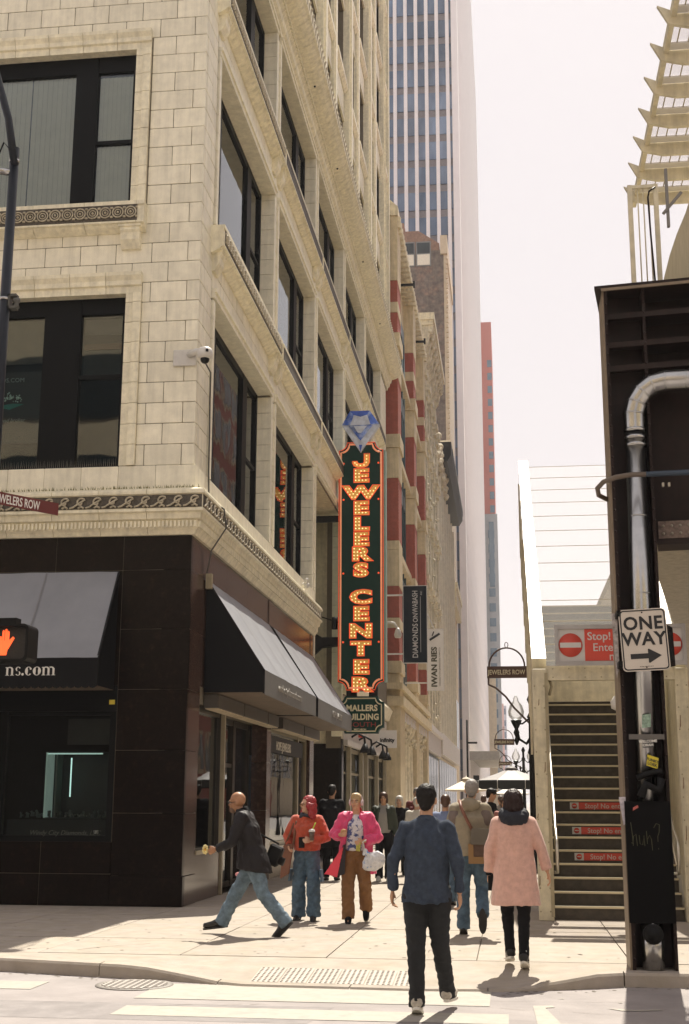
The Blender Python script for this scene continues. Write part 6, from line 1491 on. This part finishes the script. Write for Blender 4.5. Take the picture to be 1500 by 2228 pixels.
# 2 --- khaki jacket man with shoulder bag
p, J, xf, W, M3 = figure('grey haired man in a khaki hooded jacket and jeans walking away with a bag', (-.50, 16.05, 0), 0, 1.80,
    dict(hed=(.02, .05, 1.63), el=(-.26, .02, 1.15), wl=(-.24, .16, 1.0), er=(.27, .04, 1.16), wr=(.22, .20, 1.02), al=(-.10, .02, .10), kr=(.12, .06, .52), ar=(.13, -.22, .26), tr=(.13, -.20, .08), tl=(-.11, .18, .03)), SKIN_P, vox=.012, hands=False)
KHA = M('khaki_cloth', (.26, .22, .155), .8, var=.12, scale=8, bump=.2); KHD = M('khaki_sleeve', (.15, .115, .10), .8, var=.15)
wear('trousers', trousers(J, 1.0, .10, .078, .075), DENIM, p, xf, .013, .010, (7, 7, 12))
g = G(); torso(g, J, .88, (.20, .20, .215), .03); [sleeve(g, J, a, .082, .068, .055, .95) for a in 'rl']; wear('jacket', g, KHA, p, xf, .013, .013, (6, 6, 5), seed=3)
g = G(); ell(g, J['nek']+Vector((0, -.08, -.01)), .13, .07, .085); g.tube([J['nek']+Vector((-.10, .02, .0)), J['nek']+Vector((0, -.06, .03)), J['nek']+Vector((.10, .02, .0))], [.045]*3, 8); wear('hood', g, KHA, p, xf, .012, .010, (12, 12, 8))
g = G(); ell(g, J['sr']+Vector((.01, -.02, -.09)), .085, .10, .11); ell(g, J['sl']+Vector((-.01, -.02, -.09)), .085, .10, .11); wear('sleeve_panel', g, KHD, p, xf, .013, .005)
hair(p, xf, W, M3, 'short', GRYH, 1.0, .008); shoes(J, M('dark_brown_shoe', (.035, .028, .022), .5), SOLE_B, p, xf)
bag = thing('shoulder_bag', 'brown canvas and leather shoulder bag on the back of the khaki jacket man', 'bag', (-.35, 15.9, .9))
BAGM = M('brown_bag', (.085, .045, .028), .65, var=.3, scale=10); BAGT = M('tan_leather', (.22, .12, .04), .5, var=.1); STRP = M('brown_strap', (.16, .06, .035), .55)
g = G().prism([(-.50, 15.80, .86), (-.12, 15.80, .86), (-.14, 15.80, 1.20), (-.47, 15.80, 1.22)], (0, .10, 0)); g.build('bag_body', BAGM, bag, bevel=.015)
G().box(-.52, -.10, 15.785, 15.91, .83, .91).box(-.52, -.46, 15.786, 15.90, .83, 1.06).build('leather_base', BAGT, bag); G().prism([(-.49, 15.775, 1.05), (-.13, 15.775, 1.05), (-.13, 15.775, 1.225), (-.48, 15.775, 1.24)], (0, .03, 0)).build('flap', M('grey_flap', (.10, .085, .065), .6), bag)
G().tube([(-.46, 15.82, 1.2), (-.53, 15.80, 1.33), (-.60, 15.83, 1.48), (-.62, 15.93, 1.56)], .02, 6).build('strap', STRP, bag)
# 3 --- woman in long pale pink coat, from behind
p, J, xf, W, M3 = figure('dark haired woman in a long pale pink coat and black scarf seen from behind', (.02, 13.1, 0), 2, 1.66,
    dict(hed=(.0, .05, 1.615), el=(-.25, -.01, 1.15), wl=(-.265, .05, .90), er=(.27, -.04, 1.16), wr=(.33, -.01, .93), al=(-.06, .18, .12), kl=(-.085, .09, .52), tl=(-.07, .34, .08), ar=(.07, -.02, .09), tr=(.09, .15, .025), kr=(.08, .03, .5)), SKIN, vox=.010, fem=True)
PINKC = M('pale_pink_wool', (.62, .37, .30), .9, var=.13, scale=12, bump=.4, bscale=130, sheen=.3)
wear('trousers', trousers(J, 1.0, .095, .066, .052), BLK_C, p, xf, .012, .008, (7, 7, 12))
g = G(); loft(g, [((.0, -.01, .60), .255, .19), ((0, 0, .78), .235, .18), (J['pel'], .215, .16), (J['wai'], .195, .145), (J['che'], .20, .14), ((0, -.01, 1.40), .19, .115), ((0, -.01, 1.455), .12, .085), ((0, 0, 1.49), .07, .065)])
[sleeve(g, J, a, .072, .060, .058, .93) for a in 'rl']; wear('coat', g, PINKC, p, xf, .012, .010, (6, 6, 2.5), seed=9)
g = G(); g.tube([J['nek']+Vector((.105*math.cos(a), .085*math.sin(a)-.02, .03-.035*math.sin(a+PI))) for a in [2*PI*k/14 for k in range(14)]], .058, 10, closed=True); g.tube([J['nek']+Vector((.10*math.cos(a), .08*math.sin(a)-.03, -.02+.02*math.sin(a))) for a in [2*PI*k/14 for k in range(14)]], .05, 10, closed=True)
wear('scarf', g, M('navy_black_scarf', (.010, .012, .020), .8, var=.3), p, xf, .011, .008, (18, 18, 18))
hair(p, xf, W, M3, 'long', DKRH, 1.12, .012, .010, (50, 50, 12)); shoes(J, SHOE_B, SOLE_W, p, xf, .25)
g = G(); [g.tube([J['a'+a]+Vector((0, 0, .0)), J['a'+a]+Vector((0, 0, .07))], [.043, .043], 10) for a in 'rl']; wear('sock', g, WHITE, p, xf, 0)
g = G(); [g.tube([J['e'+a]*.1+J['w'+a]*.9, J['w'+a]*1.0+(J['w'+a]-J['e'+a]).normalized()*.01], [.036, .035], 10) for a in 'l']; wear('black_cuff', g, BLK_C, p, xf, 0)
ph = thing('phone', 'dark phone held low in the pink coat woman hand', 'phone', (-.24, 13.1, .8)); G().box(-.245, -.175, 13.10, 13.112, .70, .84).build('body', BLACKP, ph, bevel=.006)
# 4 --- bald man striding left
p, J, xf, W, M3 = figure('bald bearded man in glasses, black jacket and jeans striding left', (-3.06, 15.55, 0), 88, 1.76,
    dict(pel=(0, 0, .88), wai=(0, .05, 1.02), che=(0, .10, 1.23), nek=(0, .155, 1.39), hed=(0, .225, 1.515), sr=(.18, .13, 1.33), sl=(-.18, .13, 1.33), el=(-.25, .22, 1.06), wl=(-.20, .42, .98), er=(.24, .10, 1.05), wr=(.24, .15, .80),
         hr=(.085, 0, .86), hl=(-.085, 0, .86), kr=(.09, .22, .50), ar=(.09, .40, .14), tr=(.09, .56, .12), kl=(-.09, -.13, .48), al=(-.09, -.40, .16), tl=(-.09, -.28, .04), fwd_l=(0, 0, 1), fwd_r=(0, 1, 0), curl_l=1.2, curl_r=1.0), SKIN_D, vox=.009, lookl=(-.05, 1, -.12))
wear('trousers', trousers(J, .95, .105, .082, .080, (.16, .125)), DENIM_L, p, xf, .011, .012, (7, 7, 12))
g = G(); loft(g, [((0, .00, .73), .225, .215, .03), ((0, .02, .88), .215, .195), (J['wai'], .19, .155), (J['che'], .205, .15), ((0, .135, 1.33), .185, .115), ((0, .145, 1.385), .12, .09), ((0, .16, 1.43), .078, .075)])
[sleeve(g, J, a, .080, .064, .052, .93) for a in 'rl']; wear('jacket', g, M('black_jacket', (.009, .007, .009), .6, spec=.3, var=.3, scale=8), p, xf, .011, .013, (7, 7, 5), seed=5)
g = G().tube([(0, .145, 1.38), (0, .172, 1.445)], [.088, .078], 16); wear('collar', g, BLK_C, p, xf, .010, 0)
g = G(); ell(g, W(0, .060, -.085), .052, .045, .040, M3); wear('beard', g, M('grey_stubble', (.16, .10, .07), .8, var=.4, scale=60), p, xf, .009, .002)
g = G()
for q in (-1, 1): g.tube([W(.034*q+.022*math.cos(a), .103, .002+.017*math.sin(a)) for a in [2*PI*k/10 for k in range(10)]], .003, 5, closed=True); g.tube([W(.056*q, .10, .004), W(.08*q, .04, .004), W(.082*q, -.01, .004)], .0035, 5)
g.tube([W(-.012, .104, .004), W(.012, .104, .004)], .003, 5); wear('glasses', g, BLACKT, p, xf, 0)
face_bits(W, M3, p); 
for n_ in ('eye_white', 'iris_and_brow', 'lips'):
    o = [c for c in bpy.data.objects if c.parent == p and c.name.startswith(n_)][-1]; o.data.transform(xf); 
shoes(J, SHOE_B, SOLE_B, p, xf, .29)
def at(xf, v): return xf @ Vector(v)
cbg = thing('camera_bag', 'black camera bag with a lens hanging behind the striding bald man', 'bag', tuple(at(xf, (.1, -.25, .9))))
g = G(); c = Vector((.18, -.20, .90)); e1 = Vector((0, .92, .38)).normalized(); e2 = Vector((0, -.38, .92)).normalized(); e3 = Vector((1, 0, 0))
g.add([tuple(at(xf, c+e1*x*.085+e2*z*.12+e3*y*.06)) for x, y, z in [(x, y, z) for z in (-1, 1) for y in (-1, 1) for x in (-1, 1)]], [(0, 2, 3, 1), (4, 5, 7, 6), (0, 1, 5, 4), (2, 6, 7, 3), (0, 4, 6, 2), (1, 3, 7, 5)]); g.build('bag_body', BLACKP, cbg, bevel=.02)
G().tube([at(xf, c-e1*.07-e2*.03), at(xf, c-e1*.14-e2*.03)], [.05, .048], 14).build('lens_barrel', BLACKP, cbg)
G().tube([at(xf, c+e2*.14), at(xf, (.20, .0, 1.15)), at(xf, (.14, .14, 1.36))], .012, 6).build('strap', BLACKP, cbg)
fl_ = thing('flower', 'yellow flower held up in the bald man front hand', 'flower', tuple(at(xf, (-.2, .5, .98))))
g = G(); fc = at(xf, (-.18, .56, .97))
for k in range(9):
    a = 2*PI*k/9; ell(g, fc+Vector((.034*math.cos(a)*.7, .02+.006*math.sin(3*a), .038*math.sin(a))), .015, .012, .021, None, 6)
g.build('petal', M('yellow_petal', (.70, .60, .28), .6, var=.15, scale=20), fl_); g = G(); ell(g, fc+Vector((0, -.0, 0)), .015, .012, .015, None, 8); g.build('flower_centre', M('orange_centre', (.6, .32, .03), .6), fl_)
tc = thing('tulip_bunch', 'pink and yellow tulips with green stems in the bald man lowered hand', 'flower', tuple(at(xf, (.26, .2, .72)))); hc = at(xf, (.25, .16, .72))
g = G(); ell(g, hc+Vector((.10, -.02, .03)), .045, .03, .035, None, 8); g.build('yellow_bloom', bpy.data.materials['yellow_petal'], tc)
g = G(); ell(g, hc+Vector((-.09, -.02, -.05)), .04, .03, .028, None, 8); g.build('pink_bloom', M('pink_petal', (.75, .30, .30), .6), tc)
G().tube([hc+Vector((.08, -.01, .02)), hc+Vector((-.03, -.02, -.08)), hc+Vector((-.07, -.02, -.11))], .010, 6).build('stem', M('green_stem', (.15, .35, .06), .6), tc)
# 5 --- red haired woman
p, J, xf, W, M3 = figure('red haired woman in glasses wearing an orange sweater and wide cargo jeans', (-2.74, 17.55, 0), 176, 1.60,
    dict(er=(.30, -.04, 1.17), wr=(.24, .12, 1.04), el=(-.29, -.01, 1.15), wl=(-.10, .19, 1.13), kr=(.115, .0, .5), kl=(-.115, .06, .5), al=(-.12, .06, .10), tl=(-.14, .20, .03), ar=(.13, -.06, .09), tr=(.15, .10, .025), fwd_l=(0, 0, 1), curl_l=.9, curl_r=1.), SKIN_P, vox=.009, fem=True, lookl=(.75, .66, .03))
# local +x is the viewer's left once the figure faces the camera
ORG = M('orange_sweater', (.42, .065, .028), .85, var=.24, scale=10, bump=.3, bscale=140, sheen=.2)
wear('trousers', trousers(J, 1.02, .105, .096, .102, (.165, .13)), DENIM, p, xf, .011, .018, (6, 6, 9), seed=2)
g = G(); torso(g, J, .98, (.185, .20, .215), .035); [sleeve(g, J, a, .085, .078, .052, .93) for a in 'rl']; wear('sweater', g, ORG, p, xf, .011, .013, (7, 7, 5), seed=1)
hair(p, xf, W, M3, 'curly', REDH, 1.06, .014, .010, (26, 26, 18))
g = G(); g.tube([J['nek']+Vector((.085*math.cos(a), .08*math.sin(a), .01+.02*math.cos(a))) for a in [2*PI*k/14 for k in range(14)]], .026, 8, closed=True); ell(g, J['nek']+Vector((.075, .055, -.01)), .04, .03, .04); ell(g, J['nek']+Vector((-.075, .055, -.01)), .04, .03, .04)
wear('neck_headphones', g, M('navy_plastic', (.012, .016, .03), .4), p, xf, .011, 0)
g = G()
for q in (-1, 1): g.tube([W(.031*q+.021*math.cos(a), .104, -.002+.018*math.sin(a)) for a in [2*PI*k/10 for k in range(10)]], .003, 5, closed=True); g.tube([W(.052*q, .10, .0), W(.078*q, .03, .0)], .003, 5)
wear('glasses', g, M('brass_glasses', (.25, .12, .04), .3, .6), p, xf, 0)
face_bits(W, M3, p)
for n_ in ('eye_white', 'iris_and_brow', 'lips'):
    o = [c for c in bpy.data.objects if c.parent == p and c.name.startswith(n_)][-1]; o.data.transform(xf)
shoes(J, SHOE_B, SOLE_B, p, xf, .26)
for a in 'rl':
    g = G(); k = J['k'+a]; g.prism([k+Vector((.10 if a == 'r' else -.10, -.06, .22)), k+Vector((.10 if a == 'r' else -.10, .08, .22)), k+Vector((.12 if a == 'r' else -.12, .08, .05)), k+Vector((.12 if a == 'r' else -.12, -.06, .05))], (.025 if a == 'r' else -.025, 0, 0))
    wear('cargo_pocket', g, DENIM, p, xf, 0)
tb = thing('tote_bag', 'brown fabric tote bag hanging from the red haired woman shoulder', 'bag', tuple(at(xf, (.3, .05, .8)))); TB = M('brown_tote', (.17, .075, .045), .85, var=.12, scale=8, bump=.3)
g = G(); P = [(.16, .13, 1.08), (.32, .10, 1.06), (.37, .10, .58), (.22, .15, .66)]
g.prism([at(xf, v) for v in P], at(xf, (0, .05, 0))-at(xf, (0, 0, 0))); g.build('bag_body', TB, tb, bevel=.012); G().tube([at(xf, (.17, .14, 1.07)), at(xf, (.15, .12, 1.28)), at(xf, (.14, .05, 1.45))], .018, 6).tube([at(xf, (.30, .11, 1.06)), at(xf, (.22, .11, 1.25)), at(xf, (.16, .04, 1.45))], .014, 6).build('strap', TB, tb)
dr = thing('iced_drink', 'clear cup with a lime green straw in the red haired woman hand', 'drink', tuple(at(xf, (-.14, .24, 1.2))))
dc = at(xf, (-.13, .26, 1.13)); G().lathe(dc, [(.028, 0), (.04, .11)], 12).build('cup', M('smoky_cup', (.10, .07, .05), .15), dr); G().lathe(dc+Vector((0, 0, .11)), [(.045, 0), (.045, .012), (.03, .035), (.012, .04)], 12).build('dome_lid', WHITE, dr)
G().tube([dc+Vector((0, 0, .12)), dc+Vector((.05, -.01, .23))], .008, 6).build('straw', M('lime_straw', (.45, .68, .06), .5), dr)
ph = thing('phone', 'dark phone in the red haired woman hand beside her drink', 'phone', tuple(at(xf, (0, .25, 1.1)))); c = at(xf, (.02, .26, 1.10)); G().box(c.x-.04, c.x+.04, c.y-.006, c.y+.006, c.z-.07, c.z+.07).build('body', BLACKP, ph, bevel=.006)
# 6 --- pink puffer coat woman
p, J, xf, W, M3 = figure('woman in a hot pink coat, floral shirt and brown trousers walking forward', (-2.05, 17.35, 0), 182, 1.64,
    dict(er=(.30, -.01, 1.17), wr=(.20, .20, 1.19), el=(-.30, .02, 1.14), wl=(-.12, .22, 1.10), kr=(.11, .05, .5), ar=(.10, .08, .09), tr=(.09, .25, .03), kl=(-.13, .05, .52), al=(-.13, -.16, .20), tl=(-.13, -.08, .07), fwd_r=(0, 0, 1), fwd_l=(0, 0, 1), curl_r=1., curl_l=.9), SKIN, vox=.009, fem=True, lookl=(.22, .97, .05))
HOT = M('hot_pink_coat', (.62, .040, .15), .5, var=.2, scale=8, sheen=.2); LIN = M('dark_lining', (.02, .016, .02), .7); BRT = M('brown_twill', (.20, .095, .035), .85, var=.14, scale=10, bump=.3, bscale=140)
FLO = M('floral_shirt', (.62, .58, .60), .8, var=.05, scale=16, col2=(.06, .08, .22), mixlo=.52, mixhi=.56)
wear('trousers', trousers(J, 1.02, .112, .090, .088, (.165, .135)), BRT, p, xf, .011, .014, (6, 6, 8), seed=7)
g = G(); loft(g, [((0, .01, .97), .16, .155), (J['wai']+Vector((0, .01, 0)), .17, .165), (J['che']+Vector((0, .01, 0)), .165, .155), ((0, .0, 1.41), .13, .10), ((0, .01, 1.46), .07, .07)]); wear('floral_shirt', g, FLO, p, xf, .011, .008, (9, 9, 6))
g = G(); shell(g, [((.0, 0, .66), .29, .25, 140, 408), ((.0, 0, .80), .265, .23, 136, 406), ((0, 0, .95), .24, .21, 130, 406), ((0, 0, 1.12), .23, .20, 126, 412), ((0, 0, 1.30), .225, .175, 122, 416), ((0, -.01, 1.42), .20, .13, 118, 420), ((0, -.01, 1.475), .12, .10, 118, 420)], 120, 420, .03)
[sleeve(g, J, a, .100, .095, .062, .88) for a in 'rl']; g.tube([J['nek']+Vector((.105*math.cos(a), .09*math.sin(a)-.01, .0+.01*math.sin(a))) for a in [R(140+260*k/12) for k in range(13)]], .035, 8)
wear('coat', g, HOT, p, xf, .012, .015, (7, 7, 6), seed=4)
g = G(); g.prism([(.16, .19, 1.02), (.20, .20, 1.0), (.42, .24, .66), (.24, .26, .62)], (0, .02, 0)); wear('coat_flap', g, M('coral_flap', (.70, .05, .08), .6), p, xf, .010, .006)
g = G(); g.prism([(.13, .17, 1.06), (.17, .18, 1.05), (.27, .235, .62), (.14, .22, .66)], (0, .012, 0)); wear('lining_flap', g, LIN, p, xf, 0)
hair(p, xf, W, M3, 'short', BLOH, 1.03, .004)
g = G(); g.tube([W(.098*math.cos(a), -.01, .02+.105*math.sin(a)) for a in [R(180*k/12) for k in range(13)]], .011, 8); 
for q in (-1, 1): ell(g, W(.093*q, -.005, -.005), .022, .042, .045, M3, 10)
wear('headphones', g, M('lilac_plastic', (.60, .47, .50), .4), p, xf, .009, 0)
g = G(); ell(g, W(.0, -.07, -.11), .07, .04, .06, M3); wear('hair_tail', g, REDH, p, xf, .011, .006)
face_bits(W, M3, p)
for n_ in ('eye_white', 'iris_and_brow', 'lips'):
    o = [c for c in bpy.data.objects if c.parent == p and c.name.startswith(n_)][-1]; o.data.transform(xf)
shoes(J, BLK_C, SOLE_W, p, xf, .25)
pb = thing('plastic_bag', 'white plastic shopping bag with blue print on the pink coat woman wrist', 'bag', tuple(at(xf, (-.28, .26, .8))))
g = G(); c = at(xf, (-.27, .30, .84)); ell(g, c, .155, .06, .12, Matrix.Rotation(R(-25), 3, 'Y'), 12); ell(g, c+Vector((-.08, 0, -.05)), .08, .05, .07, None, 8); g.tube([c+Vector((-.10, 0, .08)), c+Vector((-.12, 0, .16))], [.05, .02], 8)
o = solid('bag_body', g, M('white_plastic_film', (.62, .62, .64), .35, var=.2, scale=14, col2=(.10, .25, .60), mixlo=.60, mixhi=.66), pb, .011, 2, .012, (14, 14, 14))
G().tube([c+Vector((-.12, 0, .14)), c+Vector((-.145, .0, .24)), c+Vector((-.10, .02, .27))], .008, 5).build('handle', WHITE, pb)
pa = thing('pastry', 'half eaten pastry held in the pink coat woman raised hand', 'food', tuple(at(xf, (.16, .27, 1.22)))); g = G(); ell(g, at(xf, (.15, .27, 1.235)), .05, .025, .032, None, 8); solid('pastry_crust', g, M('baked_crust', (.45, .25, .12), .8, var=.3, scale=30), pa, .01, 2, .005, (40, 40, 40))
sn = thing('snack_packet', 'small yellow and green packet in the pink coat woman lower hand', 'food', tuple(at(xf, (-.06, .28, 1.03)))); c = at(xf, (-.05, .29, 1.04)); G().prism([c+Vector((-.03, 0, -.06)), c+Vector((.025, 0, -.07)), c+Vector((.035, 0, .05)), c+Vector((-.02, 0, .06))], (0, .03, 0)).build('wrapper', M('yellow_wrapper', (.40, .36, .06), .4, var=.5, scale=40), sn)
# 7 --- black coat man, from behind
p, J, xf, W, M3 = figure('dark haired man in a long black coat walking away beside the shops', (-3.62, 26.4, 0), -6, 1.86, dict(tr=(.115, .12, .02)), SKIN, vox=.016, hands=False)
wear('trousers', trousers(J), BLK_C, p, xf, .016, .006)
g = G(); torso(g, J, .60, (.25, .23, .24), .03); [sleeve(g, J, a, .085, .07, .06, .98) for a in 'rl']; wear('coat', g, BLK_C, p, xf, .015, .01, (6, 6, 3)); hair(p, xf, W, M3, 'short', BLKH, 1.0, .005, .014); shoes(J, SHOE_B, SOLE_B, p, xf)
# 8 --- green jacket woman
p, J, xf, W, M3 = figure('brown haired woman in a dark green jacket, grey top and black trousers', (-2.55, 26.3, 0), 178, 1.72, dict(kl=(-.10, .06, .5), al=(-.11, .10, .09), tl=(-.13, .26, .03)), SKIN, vox=.014, hands=False, fem=True)
wear('trousers', trousers(J, 1.02, .095, .075, .08), BLK_C, p, xf, .014, .008)
g = G(); torso(g, J, .94, (.155, .165, .17), .04); wear('top', g, M('grey_top', (.28, .27, .25), .8), p, xf, .014, .006)
g = G(); shell(g, [((0, 0, 1.0), .20, .165, 125, 415), ((0, 0, 1.15), .20, .17, 122, 418), ((0, 0, 1.32), .21, .165, 115, 425), ((0, 0, 1.44), .17, .12, 110, 430)], 120, 420, .03); [sleeve(g, J, a, .08, .066, .055, .97) for a in 'rl']; ell(g, J['nek']+Vector((0, -.07, 0)), .12, .06, .06)
wear('jacket', g, M('dark_green_jacket', (.030, .040, .026), .7, var=.2), p, xf, .014, .010); hair(p, xf, W, M3, 'bob', BRNH, 1.0, .005, .014); shoes(J, WHITE, SOLE_W, p, xf, .25); face_bits(W, M3, p)
for n_ in ('eye_white', 'iris_and_brow', 'lips'):
    o = [c for c in bpy.data.objects if c.parent == p and c.name.startswith(n_)][-1]; o.data.transform(xf)
# 9-13 --- further passers-by
def simple(label, loc, face, H, skin, hk, hm, top, bottom, shoe=SHOE_B, hem=.92, tw=(.19, .19, .21), look=None, **kw):
    p, J, xf, W, M3 = figure(label, loc, face, H, kw, skin, vox=.016, hands=False, lookl=look)
    wear('trousers', trousers(J), bottom, p, xf, .016, .006); g = G(); torso(g, J, hem, tw, .02); [sleeve(g, J, a, .078, .062, .052, .96) for a in 'rl']; wear('jacket', g, top, p, xf, .016, .009)
    if hk: hair(p, xf, W, M3, hk, hm, 1.02, .006, .014)
    shoes(J, shoe, SOLE_B, p, xf)
    if 90 < abs(face) < 270:
        face_bits(W, M3, p)
        for n_ in ('eye_white', 'iris_and_brow', 'lips'):
            o = [c for c in bpy.data.objects if c.parent == p and c.name.startswith(n_)][-1]; o.data.transform(xf)
    return p, J, xf, W, M3
simple('white haired woman in a black top walking towards the camera', (-2.42, 28.5, 0), 176, 1.66, SKIN_P, 'bob', WHTH, BLK_C, BLK_C)
simple('grey haired person in a burgundy cardigan walking towards the camera', (-2.18, 30.5, 0), 180, 1.84, SKIN_P, 'short', GRYH, M('burgundy_knit', (.13, .022, .018), .8), M('grey_trousers', (.06, .06, .065), .8), tw=(.22, .22, .24))
simple('white haired woman in a white blouse seen from behind', (-1.86, 26.0, 0), 0, 1.62, SKIN_P, 'short', WHTH, M('white_blouse', (.60, .57, .50), .8), M('grey_skirt', (.10, .10, .11), .8))
p, J, xf, W, M3 = simple('person in a pale blue shirt with a backpack, half hidden by the navy shirt man', (-1.02, 20.5, 0), 0, 1.64, SKIN, 'short', BRNH, M('pale_blue_shirt', (.17, .22, .36), .8), DENIM)
bp_ = thing('backpack', 'small black backpack strap on the pale blue shirt person', 'bag', tuple(at(xf, (.12, -.12, 1.2)))); g = G(); ell(g, at(xf, (.12, -.17, 1.22)), .05, .04, .20, None, 8); g.build('pack_body', BLACKP, bp_)
p, J, xf, W, M3 = simple('man in a black cap and jacket turned to the right beyond the khaki man', (-.42, 27.0, 0), -75, 1.80, SKIN, 'short', BLKH, BLK_C, BLK_C, look=(0, .95, -.25))
g = G(); ell(g, W(0, -.012, .06), .088, .105, .07, M3); ell(g, W(0, .12, .045), .06, .07, .010, M3); wear('cap', g, BLACKP, p, xf, .012, 0)
simple('person in a dusty rose top standing beyond the cap man', (-.12, 25.5, 0), 170, 1.62, SKIN, 'bob', BRNH, M('dusty_rose', (.36, .15, .13), .8), BLK_C)
simple('distant person in grey clothes under the cream parasol', (-1.2, 40, 0), 20, 1.7, SKIN, 'short', BRNH, M('grey_jacket', (.12, .12, .13), .8), BLK_C)
for k, (x, y, c_, lb) in enumerate(((-.75, 36, (.10, .12, .2), 'distant person in a blue jacket near the parasols'), (-.3, 38, (.3, .27, .24), 'distant person in a beige coat near the parasols'), (-2.9, 44, (.05, .05, .06), 'distant person in black walking by the green doors'))):
    simple(lb, (x, y, 0), 30*k, 1.7, SKIN, 'short', BRNH, M('cloth_%d' % k, c_, .8), BLK_C)
